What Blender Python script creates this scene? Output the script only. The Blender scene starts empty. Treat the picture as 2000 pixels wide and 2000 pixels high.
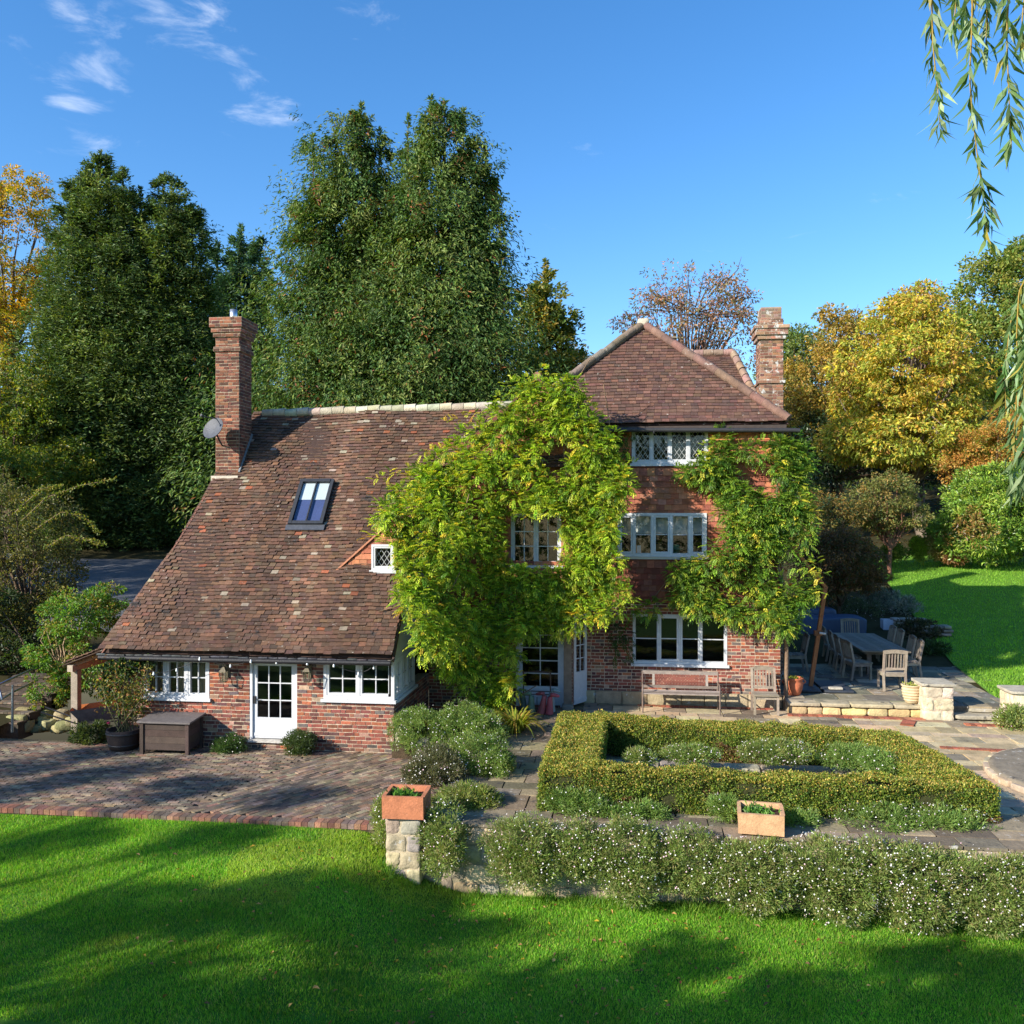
import bpy, math, random
import numpy as np
from mathutils import Vector, Matrix

# ------------------------------------------------------------------ camera, sky, sun, exposure
SC = bpy.context.scene
COL = SC.collection
FPX, PSI, HOR, ZC = 1755.0, math.atan(230 / 1755), 1005.0, 5.0
CP, SP = math.cos(PSI), math.sin(PSI)
cam = bpy.data.objects.new("camera", bpy.data.cameras.new("camera"))
COL.objects.link(cam)
cam.location = (0, 0, ZC)
cam.rotation_euler = (math.radians(90), 0, PSI)
cam.data.sensor_width = 36
cam.data.lens = 36 * FPX / 2000
cam.data.shift_y = 0.0025
cam.data.clip_start = 0.1
cam.data.clip_end = 2000
SC.camera = cam

SUN_AZ, SUN_EL = math.radians(50), math.radians(25.5)     # light travels to +X sin, +Y cos
to_sun = Vector((-math.sin(SUN_AZ) * math.cos(SUN_EL), -math.cos(SUN_AZ) * math.cos(SUN_EL), math.sin(SUN_EL)))
sun = bpy.data.objects.new("sun", bpy.data.lights.new("sun", "SUN"))
COL.objects.link(sun)
sun.data.energy = 4.9
sun.data.angle = math.radians(0.5)
sun.data.color = (1.0, 0.93, 0.82)
sun.rotation_euler = to_sun.to_track_quat('Z', 'Y').to_euler()
sun.location = to_sun * 60

W = bpy.data.worlds.new("World")
SC.world = W
W.use_nodes = True
nt = W.node_tree
nt.nodes.clear()
def _n(t, **k):
    n = nt.nodes.new(t)
    for a, b in k.items():
        setattr(n, a, b)
    return n
out = _n('ShaderNodeOutputWorld')
bg = _n('ShaderNodeBackground')
sky = _n('ShaderNodeTexSky', sky_type='NISHITA')
sky.sun_disc = False
sky.sun_elevation = SUN_EL
sky.sun_rotation = math.radians(180 + 50)
sky.air_density = 1.0
sky.dust_density = 0.35
sky.ozone_density = 3.0
bg.inputs[1].default_value = 0.13
hs = _n('ShaderNodeHueSaturation')
hs.inputs['Saturation'].default_value = 1.24
hs.inputs['Value'].default_value = 1.0
tint = _n('ShaderNodeVectorMath', operation='MULTIPLY')
tint.inputs[1].default_value = (0.98, 0.985, 1.03)
nt.links.new(sky.outputs[0], tint.inputs[0])
nt.links.new(tint.outputs[0], hs.inputs['Color'])
# thin clouds: noise in sky directions, kept to a few places of the sky
tc = _n('ShaderNodeTexCoord')
nz = _n('ShaderNodeTexNoise')
nz.inputs['Scale'].default_value = 13.0
nz.inputs['Detail'].default_value = 8.0
nz.inputs['Roughness'].default_value = 0.62
nz.inputs['Distortion'].default_value = 0.4
mp = _n('ShaderNodeMapping')
mp.inputs['Scale'].default_value = (0.8, 0.8, 2.2)
mp.inputs['Rotation'].default_value = (0.0, 0.25, 0.0)
nt.links.new(tc.outputs['Generated'], mp.inputs['Vector'])
nt.links.new(mp.outputs['Vector'], nz.inputs['Vector'])
def ray_dir(u, v):
    l, h = (u - 1000) / FPX, (HOR - v) / FPX
    return Vector((l * CP - SP, l * SP + CP, h)).normalized()
mask = None
CLOUDS = [((205, 35), 0.125, 0.68), ((290, 45), 0.106, 0.68), ((360, 75), 0.075, 0.61), ((240, 95), 0.094, 0.55), ((150, 150), 0.094, 0.61), ((135, 195), 0.062, 0.55),
          ((425, 132), 0.094, 0.68), ((395, 138), 0.062, 0.44), ((505, 222), 0.081, 0.66), ((465, 230), 0.062, 0.50), ((160, 262), 0.069, 0.72), ((195, 290), 0.056, 0.55), ((280, 278), 0.044, 0.44), ((690, 12), 0.075, 0.50), ((60, 90), 0.062, 0.39), ((395, 20), 0.088, 0.39)]
for (uv, rad, amp) in CLOUDS:
    d = _n('ShaderNodeVectorMath', operation='SUBTRACT')
    nt.links.new(tc.outputs['Generated'], d.inputs[0])
    d.inputs[1].default_value = ray_dir(*uv)
    sc_ = _n('ShaderNodeVectorMath', operation='MULTIPLY')
    nt.links.new(d.outputs[0], sc_.inputs[0])
    sc_.inputs[1].default_value = (1.0, 1.0, 1.9)
    ln = _n('ShaderNodeVectorMath', operation='LENGTH')
    nt.links.new(sc_.outputs[0], ln.inputs[0])
    mr = _n('ShaderNodeMapRange', interpolation_type='SMOOTHSTEP')
    nt.links.new(ln.outputs['Value'], mr.inputs['Value'])
    mr.inputs['From Min'].default_value = rad
    mr.inputs['From Max'].default_value = 0.0
    mr.inputs['To Max'].default_value = amp
    if mask is None:
        mask = mr.outputs[0]
    else:
        mx = _n('ShaderNodeMath', operation='MAXIMUM')
        nt.links.new(mask, mx.inputs[0]); nt.links.new(mr.outputs[0], mx.inputs[1])
        mask = mx.outputs[0]
add = _n('ShaderNodeMath', operation='ADD')
nmap = _n('ShaderNodeMapRange')
nt.links.new(nz.outputs['Fac'], nmap.inputs['Value'])
nmap.inputs['From Min'].default_value = 0.34
nmap.inputs['From Max'].default_value = 0.70
nt.links.new(mask, add.inputs[0]); nt.links.new(nmap.outputs[0], add.inputs[1])
rm = _n('ShaderNodeMapRange', interpolation_type='SMOOTHSTEP')
nt.links.new(add.outputs[0], rm.inputs['Value'])
rm.inputs['From Min'].default_value = 0.84
rm.inputs['From Max'].default_value = 1.65
rm.inputs['To Max'].default_value = 0.52
mixc = _n('ShaderNodeMix', data_type='RGBA')
nt.links.new(rm.outputs[0], mixc.inputs['Factor'])
nt.links.new(hs.outputs[0], mixc.inputs['A'])
mixc.inputs['B'].default_value = (4.6, 5.0, 5.7, 1)
nt.links.new(mixc.outputs['Result'], bg.inputs[0])
nt.links.new(bg.outputs[0], out.inputs[0])

SC.view_settings.view_transform = 'Standard'
SC.view_settings.look = 'None'
SC.view_settings.exposure = 0.95
SC.view_settings.gamma = 1
SC.render.engine = 'CYCLES'
SC.cycles.max_bounces = 6
SC.cycles.transparent_max_bounces = 12
SC.cycles.diffuse_bounces = 3
SC.cycles.glossy_bounces = 3
SC.cycles.transmission_bounces = 4
SC.cycles.caustics_reflective = False
SC.cycles.caustics_refractive = False
SC.cycles.use_denoising = True

# ------------------------------------------------------------------ helpers
R = np.random.default_rng(7)
random.seed(7)
A = np.array
def lin(r, g, b):
    c = A([r, g, b], float) / 255
    return np.where(c <= .04045, c / 12.92, ((c + .055) / 1.055) ** 2.4)

def at(u, v, X=None, Y=None, Z=None, D=None):
    """a point of the photograph (2000 px) on the plane X, Y or Z, or at the depth D"""
    l, h = (u - 1000) / FPX, (HOR - v) / FPX
    dx, dy = l * CP - SP, l * SP + CP
    if D is not None: t = D
    elif Y is not None: t = Y / dy
    elif X is not None: t = X / dx
    else: t = (Z - ZC) / h
    return A([dx * t, dy * t, ZC + h * t])
def atv(u, v, D):
    l, h = (u - 1000) / FPX, (HOR - v) / FPX
    return np.stack([(l * CP - SP) * D, (l * SP + CP) * D, ZC + h * D], 1)

def ss(a, b, x):
    t = np.clip((x - a) / (b - a), 0, 1)
    return t * t * (3 - 2 * t)

def snoise(P, scale=1.0, seed=0):
    r = np.random.default_rng(seed)
    o = np.zeros(len(P))
    amp = 1.0
    for k in range(4):
        for j in range(3):
            d = r.normal(size=3)
            o += amp * np.sin(P @ d * scale * (1.7 ** k) + r.uniform(0, 6.28)) / 3
        amp *= .6
    return o

def unit(v):
    return v / np.maximum(np.linalg.norm(v, axis=-1, keepdims=True), 1e-9)
def rand_unit(n):
    return unit(R.normal(size=(n, 3)))
def pick(pal, n, w=None):
    pal = A(pal)
    w = None if w is None else A(w, float) / np.sum(w)
    return pal[R.choice(len(pal), n, p=w)]
def vary(c, amp):
    c = np.atleast_2d(c)
    return np.clip(c * (1 + amp * R.normal(size=(len(c), 1))) * (1 + .35 * amp * R.normal(size=c.shape)), .002, .95)

class MB:
    """collects geometry with one colour per face and links it as ONE mesh object"""
    def __init__(s): s.v, s.l, s.s, s.c, s.m, s.n, s.sm = [], [], [], [], [], 0, []
    def add(s, V, F, col=(.5, .5, .5), mi=0, smooth=False):
        V = np.asarray(V, float).reshape(-1, 3); F = np.asarray(F, int)
        if len(F) == 0: return
        k, n = F.shape
        s.v.append(V); s.l.append((F + s.n).ravel()); s.s.append(np.full(k, n)); s.n += len(V)
        col = np.asarray(col, float)
        s.c.append(np.broadcast_to(col if col.ndim == 2 else col[None], (k, 3)))
        s.m.append(np.full(k, mi)); s.sm.append(np.full(k, smooth))
    def build(s, name, mats, parent=None, origin=None):
        me = bpy.data.meshes.new(name)
        V = np.concatenate(s.v)
        o = bpy.data.objects.new(name, me)
        COL.objects.link(o)
        if parent is not None:
            o.parent = parent
            pp, q = A(parent.location, float), parent
            while q.parent is not None:
                q = q.parent; pp = pp + A(q.location)
            V = V - pp
        elif origin is not None:
            V = V - A(origin); o.location = origin
        L, S = np.concatenate(s.l), np.concatenate(s.s)
        me.vertices.add(len(V)); me.vertices.foreach_set("co", V.astype(np.float32).ravel())
        me.loops.add(len(L)); me.loops.foreach_set("vertex_index", L.astype(np.int32))
        me.polygons.add(len(S))
        st = np.zeros(len(S), np.int32); st[1:] = np.cumsum(S)[:-1]
        me.polygons.foreach_set("loop_start", st)
        me.polygons.foreach_set("material_index", np.concatenate(s.m).astype(np.int32))
        me.polygons.foreach_set("use_smooth", np.concatenate(s.sm))
        c = np.concatenate(s.c)
        at_ = me.attributes.new("Col", 'FLOAT_COLOR', 'FACE')
        at_.data.foreach_set("color", np.concatenate([c, np.ones((len(c), 1))], 1).astype(np.float32).ravel())
        for m in (mats if isinstance(mats, (list, tuple)) else [mats]):
            me.materials.append(m)
        me.update(calc_edges=True)
        return o

BF = A([[0, 3, 2, 1], [4, 5, 6, 7], [0, 1, 5, 4], [1, 2, 6, 5], [2, 3, 7, 6], [3, 0, 4, 7]])
BS = A([[-1, -1, -1], [1, -1, -1], [1, 1, -1], [-1, 1, -1], [-1, -1, 1], [1, -1, 1], [1, 1, 1], [-1, 1, 1]], float)
def boxes(mb, C, a, b, c, col, mi=0, taper=None):
    """n boxes: centres C, half axes a, b, c (n,3)"""
    C = np.atleast_2d(C); n = len(C)
    a, b, c = (np.broadcast_to(np.atleast_2d(q), (n, 3)) for q in (a, b, c))
    S = BS
    V = C[:, None] + S[None, :, 0:1] * a[:, None] + S[None, :, 1:2] * b[:, None] + S[None, :, 2:3] * c[:, None]
    F = BF[None] + 8 * np.arange(n)[:, None, None]
    col = np.broadcast_to(np.atleast_2d(col), (n, 3))
    mb.add(V.reshape(-1, 3), F.reshape(-1, 4), np.repeat(col, 6, 0), mi)
def box(mb, x0, x1, y0, y1, z0, z1, col=(.5, .5, .5), mi=0):
    boxes(mb, [[(x0 + x1) / 2, (y0 + y1) / 2, (z0 + z1) / 2]], [[(x1 - x0) / 2, 0, 0]], [[0, (y1 - y0) / 2, 0]], [[0, 0, (z1 - z0) / 2]], col, mi)
def bar(mb, p, q, w, h, col, up=(0, 0, 1), mi=0):
    """a straight timber from p to q, w wide (sideways), h deep (along up)"""
    p, q = A(p, float), A(q, float); d = q - p; u = unit(d)
    sd = np.cross(u, A(up, float))
    if np.linalg.norm(sd) < 1e-4: sd = np.cross(u, A([0, 1., 0]))
    sd = unit(sd); uu = np.cross(sd, u)
    boxes(mb, [(p + q) / 2], [d / 2], [sd * w / 2], [uu * h / 2], col, mi)
def tube(mb, P, r, col, n=8, mi=0, cap=True):
    P = A(P, float); m = len(P)
    r = np.broadcast_to(np.asarray(r, float), (m,))
    T = unit(np.gradient(P, axis=0))
    ref = A([0, 0, 1.]) if abs(T[0][2]) < .9 else A([1., 0, 0])
    rings = []
    for i in range(m):
        sd = unit(np.cross(T[i], ref)); up = np.cross(sd, T[i])
        a = np.linspace(0, 2 * np.pi, n, endpoint=False)[:, None]
        rings.append(P[i] + r[i] * (np.cos(a) * sd + np.sin(a) * up)); ref = up if m > 2 else ref
    V = np.concatenate(rings)
    i, j = np.meshgrid(np.arange(m - 1), np.arange(n), indexing='ij')
    i, j = i.ravel(), j.ravel(); k = (j + 1) % n
    mb.add(V, np.stack([i * n + j, i * n + k, (i + 1) * n + k, (i + 1) * n + j], 1), col, mi, True)
    if cap:
        mb.add(V[:n], [list(range(n))[::-1]], col if np.ndim(col) == 1 else col[0], mi)
        mb.add(V[-n:], [list(range(n))], col if np.ndim(col) == 1 else col[0], mi)
def lathe(mb, c, prof, col, n=28, mi=0):
    """prof: list of (radius, height)"""
    pr = A(prof, float); m = len(pr)
    a = np.linspace(0, 2 * np.pi, n, endpoint=False)
    V = np.stack([c[0] + pr[:, 0:1] * np.cos(a), c[1] + pr[:, 0:1] * np.sin(a), c[2] + pr[:, 1:2] + 0 * a], 2).reshape(-1, 3)
    i, j = np.meshgrid(np.arange(m - 1), np.arange(n), indexing='ij'); i, j = i.ravel(), j.ravel(); k = (j + 1) % n
    mb.add(V, np.stack([i * n + j, i * n + k, (i + 1) * n + k, (i + 1) * n + j], 1), col, mi, True)
def prism(mb, poly, ext, col, mi=0):
    """polygon (n,3) pushed along ext"""
    P = A(poly, float); n = len(P); V = np.concatenate([P, P + A(ext, float)])
    mb.add(V, [list(range(n))[::-1]], col, mi); mb.add(V, [list(range(n, 2 * n))], col, mi)
    i = np.arange(n); k = (i + 1) % n
    mb.add(V, np.stack([i, k, k + n, i + n], 1), col, mi)
def stone(mb, c, size, seed, col, rough=.12, power=5, n=7, rot=0, mi=0):
    """a rounded, uneven block of stone"""
    seed = abs(int(seed))
    g = np.linspace(-1, 1, n); V, F = [], []
    for ax in range(3):
        for sg in (-1, 1):
            u, w = np.meshgrid(g, g, indexing='ij')
            p = np.zeros((n * n, 3)); p[:, ax] = sg; p[:, (ax + 1) % 3] = u.ravel(); p[:, (ax + 2) % 3] = w.ravel() * sg
            o = len(V) * n * n; V.append(p)
            i, j = np.meshgrid(np.arange(n - 1), np.arange(n - 1), indexing='ij'); i, j = i.ravel(), j.ravel()
            F.append(np.stack([i * n + j, (i + 1) * n + j, (i + 1) * n + j + 1, i * n + j + 1], 1) + o)
    V = np.concatenate(V)
    V = V / (np.sum(np.abs(V) ** power, 1, keepdims=True) ** (1 / power))
    s = A(size, float) / 2
    W_ = V * s
    W_ = W_ + unit(V) * (snoise(W_ / max(s), 2.6, seed)[:, None] * rough * min(s))
    cr, sr = math.cos(rot), math.sin(rot)
    W_ = W_ @ A([[cr, sr, 0], [-sr, cr, 0], [0, 0, 1]])
    F = np.concatenate(F)
    mb.add(W_ + A(c, float), F, np.broadcast_to(A(col), (len(F), 3)), mi, True)
def grid(mb, xs, ys, zf, col, mi=0, smooth=True):
    X, Y = np.meshgrid(xs, ys, indexing='ij'); Z = zf(X, Y)
    m, n = X.shape
    i, j = np.meshgrid(np.arange(m - 1), np.arange(n - 1), indexing='ij'); i, j = i.ravel(), j.ravel()
    mb.add(np.stack([X.ravel(), Y.ravel(), Z.ravel()], 1), np.stack([i * n + j, (i + 1) * n + j, (i + 1) * n + j + 1, i * n + j + 1], 1), col, mi, smooth)

def leaves(mb, P, D, N, L, Wd, col, fold=.18, droop=.12, mi=0):
    """n kite shaped leaves: base P, direction D, rough normal N"""
    n = len(P)
    if n == 0: return
    D = unit(D); S = unit(np.cross(D, N)); U = np.cross(S, D)
    L = np.broadcast_to(np.asarray(L, float), (n,))[:, None]; Wd = np.broadcast_to(np.asarray(Wd, float), (n,))[:, None]
    mid = P + D * L * .45
    V = np.stack([P, mid + S * Wd / 2 + U * Wd * fold, P + D * L - U * L * droop, mid - S * Wd / 2 + U * Wd * fold], 1)
    mb.add(V.reshape(-1, 3), np.arange(4 * n).reshape(n, 4), col, mi)
def blades(mb, P, D, L, Wd, col, mi=0):
    n = len(P); D = unit(D); S = unit(np.cross(D, rand_unit(n)))
    L = np.broadcast_to(np.asarray(L, float), (n,))[:, None]; Wd = np.broadcast_to(np.asarray(Wd, float), (n,))[:, None]
    V = np.stack([P - S * Wd / 2, P + S * Wd / 2, P + D * L], 1)
    mb.add(V.reshape(-1, 3), np.arange(3 * n).reshape(n, 3), col, mi)

def tag(o, label, cat, group=None, kind=None):
    o["label"] = label; o["category"] = cat
    if group: o["group"] = group
    if kind: o["kind"] = kind
    return o
def thing(name, loc, label, cat, group=None, rz=0):
    o = bpy.data.objects.new(name, None)
    COL.objects.link(o); o.location = tuple(float(q) for q in loc); o.rotation_euler.z = rz
    o.empty_display_size = .2
    return tag(o, label, cat, group)
def struct(o):
    o["kind"] = 'structure'; return o
def copy_tree(o, parent=None):
    c = o.copy(); COL.objects.link(c)
    if parent is not None: c.parent = parent
    for ch in list(o.children): copy_tree(ch, c)
    return c

# ------------------------------------------------------------------ materials
def mat(name, rough=.8, ns=6.0, na=.25, bump=.0, bs=None, spec=.3, metal=0, lichen=None, lth=.62, ls=3.0, trans=0, second=None, blot=None):
    m = bpy.data.materials.new(name); m.use_nodes = True
    t = m.node_tree; t.nodes.clear()
    N = lambda k, **kw: [setattr(n := t.nodes.new(k), a, b) for a, b in kw.items()] and n or t.nodes[-1]
    def N(k, **kw):
        n = t.nodes.new(k)
        for a, b in kw.items(): setattr(n, a, b)
        return n
    lk = t.links.new
    o = N('ShaderNodeOutputMaterial'); p = N('ShaderNodeBsdfPrincipled')
    p.inputs['Roughness'].default_value = rough
    p.inputs['Metallic'].default_value = metal
    p.inputs['Specular IOR Level'].default_value = spec
    a = N('ShaderNodeAttribute', attribute_name='Col')
    cur = a.outputs['Color']
    geo = N('ShaderNodeTexCoord')
    co = geo.outputs['Object']
    if na > 0:
        z = N('ShaderNodeTexNoise'); z.inputs['Scale'].default_value = ns; z.inputs['Detail'].default_value = 5; z.inputs['Roughness'].default_value = .65
        lk(co, z.inputs['Vector'])
        r = N('ShaderNodeMapRange'); r.inputs['From Min'].default_value = .25; r.inputs['From Max'].default_value = .75
        r.inputs['To Min'].default_value = 1 - na; r.inputs['To Max'].default_value = 1 + na
        lk(z.outputs['Fac'], r.inputs['Value'])
        x = N('ShaderNodeVectorMath', operation='SCALE'); lk(cur, x.inputs[0]); lk(r.outputs[0], x.inputs['Scale'])
        cur = x.outputs[0]
    for lc, th, sc in [(lichen, lth, ls)] + ([second] if second else []):
        if lc is None: continue
        z2 = N('ShaderNodeTexNoise'); z2.inputs['Scale'].default_value = sc; z2.inputs['Detail'].default_value = 6; z2.inputs['Roughness'].default_value = .7
        lk(co, z2.inputs['Vector'])
        r2 = N('ShaderNodeMapRange', interpolation_type='SMOOTHSTEP'); r2.inputs['From Min'].default_value = th; r2.inputs['From Max'].default_value = th + .07
        lk(z2.outputs['Fac'], r2.inputs['Value'])
        x2 = N('ShaderNodeMix', data_type='RGBA'); lk(r2.outputs[0], x2.inputs['Factor']); lk(cur, x2.inputs['A']); x2.inputs['B'].default_value = (*lc, 1)
        cur = x2.outputs['Result']
    lk(cur, p.inputs['Base Color'])
    if bump > 0:
        z3 = N('ShaderNodeTexNoise'); z3.inputs['Scale'].default_value = bs or ns * 4; z3.inputs['Detail'].default_value = 4
        lk(co, z3.inputs['Vector'])
        b = N('ShaderNodeBump'); b.inputs['Strength'].default_value = bump; b.inputs['Distance'].default_value = .02
        lk(z3.outputs['Fac'], b.inputs['Height']); lk(b.outputs[0], p.inputs['Normal'])
    if trans > 0:
        tr = N('ShaderNodeBsdfTranslucent')
        br = N('ShaderNodeVectorMath', operation='MULTIPLY'); lk(cur, br.inputs[0]); br.inputs[1].default_value = (1.5, 1.55, .5)
        lk(br.outputs[0], tr.inputs['Color'])
        mx = N('ShaderNodeMixShader'); mx.inputs[0].default_value = trans
        lk(p.outputs[0], mx.inputs[1]); lk(tr.outputs[0], mx.inputs[2]); lk(mx.outputs[0], o.inputs[0])
    else:
        lk(p.outputs[0], o.inputs[0])
    return m

M = {}
M['brick'] = mat('old_brick', .9, 14, .28, .5, 60, lichen=(.30, .27, .23), lth=.64, ls=5)
M['chimney'] = mat('chimney_brick', .9, 14, .28, .5, 60, lichen=(.5, .49, .45), lth=.56, ls=4.5)
M['tile'] = mat('clay_tile', .85, 9, .3, .5, 45, lichen=(.34, .31, .26), lth=.625, ls=11, second=((.035, .03, .028), .60, 1.6))
M['tile2'] = mat('lichened_tile', .85, 9, .3, .5, 45, lichen=(.46, .43, .37), lth=.63, ls=7)
M['hung'] = mat('hung_tile', .85, 9, .25, .4, 45)
M['white'] = mat('white_paint', .5, 9, .10, .08, 30, spec=.4, lichen=(.36, .35, .32), lth=.70, ls=7)
M['wood'] = mat('weathered_wood', .8, 7, .3, .4, 40)
M['rawwood'] = mat('brown_wood', .7, 7, .3, .3, 40)
M['black'] = mat('black_metal', .5, 8, .3, .1, spec=.4)
M['steel'] = mat('galvanised_steel', .35, 8, .2, .05, metal=.9)
M['stone'] = mat('sandstone', .92, 5, .35, .8, 22, lichen=(.5, .49, .45), lth=.62, ls=4)
M['flag'] = mat('flagstone', .88, 4, .35, .6, 18, lichen=(.42, .40, .36), lth=.60, ls=5, second=((.06, .055, .05), .60, 2.2))
M['paver'] = mat('paving_brick', .9, 7, .4, .6, 40, lichen=(.08, .10, .03), lth=.66, ls=2.2)
M['terra'] = mat('terracotta', .85, 7, .3, .35, 30, lichen=(.5, .38, .28), lth=.66, ls=9)
M['lead'] = mat('lead', .6, 8, .3, .3, spec=.4)
M['soil'] = mat('soil', .95, 9, .5, 1, 30)
M['cloth'] = mat('tarpaulin', .55, 4, .15, .25, 9)
M['leaf'] = mat('leaf', .5, 1.3, .22, 0, spec=.35, trans=.36)
M['leaf_gloss'] = mat('glossy_leaf', .38, 1.3, .22, 0, spec=.5, trans=.22)
M['needle'] = mat('conifer_leaf', .6, .55, .3, 0, spec=.25, trans=.22)
M['grassblade'] = mat('grass_blade', .55, .9, .2, 0, spec=.3, trans=.4)
M['grass'] = mat('lawn_ground', .9, 2.2, .35, .6, 30, spec=.15)
M['earth'] = mat('woodland_floor', .95, 1.1, .4, .8, 8, spec=.1)
M['bark'] = mat('bark', .92, 6, .4, 1, 25)
M['petal'] = mat('petal', .7, 4, .1, 0, trans=.1)
M['asphalt'] = mat('asphalt', .85, 3, .25, .5, 60)
M['rubber'] = mat('rubber', .5, 6, .2, .1, spec=.4)
M['plaster'] = mat('interior_plaster', .9, 2, .1)

def glass(name, dark=0):
    m = bpy.data.materials.new(name); m.use_nodes = True
    t = m.node_tree; t.nodes.clear(); lk = t.links.new
    ge = t.nodes.new('ShaderNodeNewGeometry'); ml = t.nodes.new('ShaderNodeMath'); ml.operation = 'MULTIPLY'; iv = t.nodes.new('ShaderNodeMath'); iv.operation = 'SUBTRACT'; iv.inputs[0].default_value = 1; lk(ge.outputs['Backfacing'], iv.inputs[1])
    o = t.nodes.new('ShaderNodeOutputMaterial'); tr = t.nodes.new('ShaderNodeBsdfTransparent'); g = t.nodes.new('ShaderNodeBsdfGlossy')
    tr.inputs[0].default_value = (.9, .92, .92, 1); g.inputs['Roughness'].default_value = .02
    fr = t.nodes.new('ShaderNodeFresnel'); fr.inputs[0].default_value = 1.75
    mx = t.nodes.new('ShaderNodeMixShader'); lk(fr.outputs[0], ml.inputs[0]); lk(iv.outputs[0], ml.inputs[1]); lk(ml.outputs[0], mx.inputs[0]); lk(tr.outputs[0], mx.inputs[1]); lk(g.outputs[0], mx.inputs[2]); lk(mx.outputs[0], o.inputs[0])
    return m
M['glass'] = glass('window_glass')
def water_mat():
    m = bpy.data.materials.new('dark_water'); m.use_nodes = True
    p = m.node_tree.nodes['Principled BSDF']; p.inputs['Base Color'].default_value = (.01, .012, .012, 1); p.inputs['Roughness'].default_value = .05
    return m
M['water'] = water_mat()

RED, DKRED, ORANGE, PALE, GREYB = lin(136, 78, 62), lin(104, 62, 54), lin(156, 92, 66), lin(170, 138, 116), lin(98, 86, 82)
MORTAR = lin(186, 168, 144)
WHT = A([.52, .53, .545])
# ------------------------------------------------------------------ the ground
def lawn_z(x, y):
    return -.42 - .68 * ss(-4.7, -2.5, x) - .035 * np.clip(15 - y, 0, 40) + .02 * np.sin(x * .8 + y * .5)
def hill_z(x, y):
    z = .28 + .125 * np.maximum(0, y - 29.5) + .0006 * np.maximum(0, y - 29.5) ** 2 * np.clip((70 - y) / 40, .3, 1)
    z = z * ss(19, 30, y)
    z = z - .35 * (1 - ss(19, 26, y)) * (x < 3.5)
    return z + .10 * np.maximum(0, -x - 15.6) * ss(14, 21, y) * (1 - ss(27, 33, y)) + .07 * np.maximum(0, np.abs(x) - 30) * ss(10, 30, y)

mb = MB(); xs = np.concatenate([np.linspace(-90, -17, 20), np.linspace(-16, 16, 90), np.linspace(17, 90, 20)])
ys = np.concatenate([np.linspace(-70, 3, 20), np.linspace(4, 15.02, 40)])
grid(mb, xs, ys, lawn_z, lin(66, 104, 28), 0)
struct(mb.build('lawn', M['grass']))
mb = MB()
for x0, x1, y0 in ((-90, 90, 24.6), (-90, -15.6, 15.02), (9.2, 90, 15.02)):
    xs = np.concatenate([np.linspace(x0, x0 + (x1 - x0) * .35, 24)[:-1], np.linspace(x0 + (x1 - x0) * .35, x1 - (x1 - x0) * .3, 40)[:-1], np.linspace(x1 - (x1 - x0) * .3, x1, 24)])
    ys = np.linspace(y0, 24.6, 12) if y0 < 20 else np.concatenate([np.linspace(24.6, 60, 50), np.linspace(62, 260, 30)])
    grid(mb, xs, ys, hill_z, lin(58, 54, 32), 0)
struct(mb.build('hillside', M['earth']))
# the mown lawn on the slope east of the house
mb = MB()
def east_edge(y): return 9.35 + .115 * np.maximum(0, y - 24)
ys = np.linspace(15.0, 49.0, 60); tt = np.linspace(0, 1, 40)
X = east_edge(ys)[None, :] + tt[:, None] * (46 - east_edge(ys))[None, :]
Y = np.broadcast_to(ys, X.shape)
i, j = np.meshgrid(np.arange(39), np.arange(59), indexing='ij'); i, j = i.ravel(), j.ravel()
mb.add(np.stack([X.ravel(), Y.ravel(), hill_z(X, Y).ravel() + .05], 1), np.stack([i * 60 + j, (i + 1) * 60 + j, (i + 1) * 60 + j + 1, i * 60 + j + 1], 1), lin(92, 130, 40), 0, True)
struct(mb.build('upper_lawn', M['grass']))
# asphalt drive behind the house
mb = MB()
ys = np.linspace(31, 46, 40); tt = np.linspace(0, 1, 30)
xl = -33 - 6 * ss(36, 46, ys); xr = -15.5 - 1.5 * ss(40, 46, ys)
X = xl[None] + tt[:, None] * (xr - xl)[None]; Y = np.broadcast_to(ys, X.shape)
i, j = np.meshgrid(np.arange(29), np.arange(39), indexing='ij'); i, j = i.ravel(), j.ravel()
mb.add(np.stack([X.ravel(), Y.ravel(), hill_z(X, Y).ravel() + .12], 1), np.stack([i * 40 + j, (i + 1) * 40 + j, (i + 1) * 40 + j + 1, i * 40 + j + 1], 1), lin(84, 85, 88), 0, True)
struct(mb.build('drive', M['asphalt']))

# brick terrace in front of the low wing
ZT = -.37
mb = MB()
box(mb, -15.6, -3.4, 15.0, 19.9, -1.4, ZT - .03, lin(84, 76, 56))
struct(mb.build('terrace_bed', M['soil']))
mb = MB()
PAVE = [lin(120, 104, 88), lin(106, 92, 78), lin(132, 112, 90), lin(112, 100, 88), lin(94, 82, 70), lin(140, 124, 102), lin(122, 96, 78)]
Cs = []; As = []; Bs = []
bl, bw = .235, .115
for k in range(44):                                   # rows along the house on the left ...
    y = 15.24 + k * bw
    if y > 19.72: break
    x = -15.5 + (.5 * bl if k % 2 else 0)
    xe = -8.2 + .25 * (y - 15)
    while x < xe:
        Cs.append((x + bl / 2, y, ZT)); As.append((bl / 2 - .006, 0, 0)); Bs.append((0, bw / 2 - .006, 0)); x += bl
    a = math.radians(58)                               # ... and rows running back from the lawn on the right
ca, sa = math.cos(a), math.sin(a)
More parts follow.
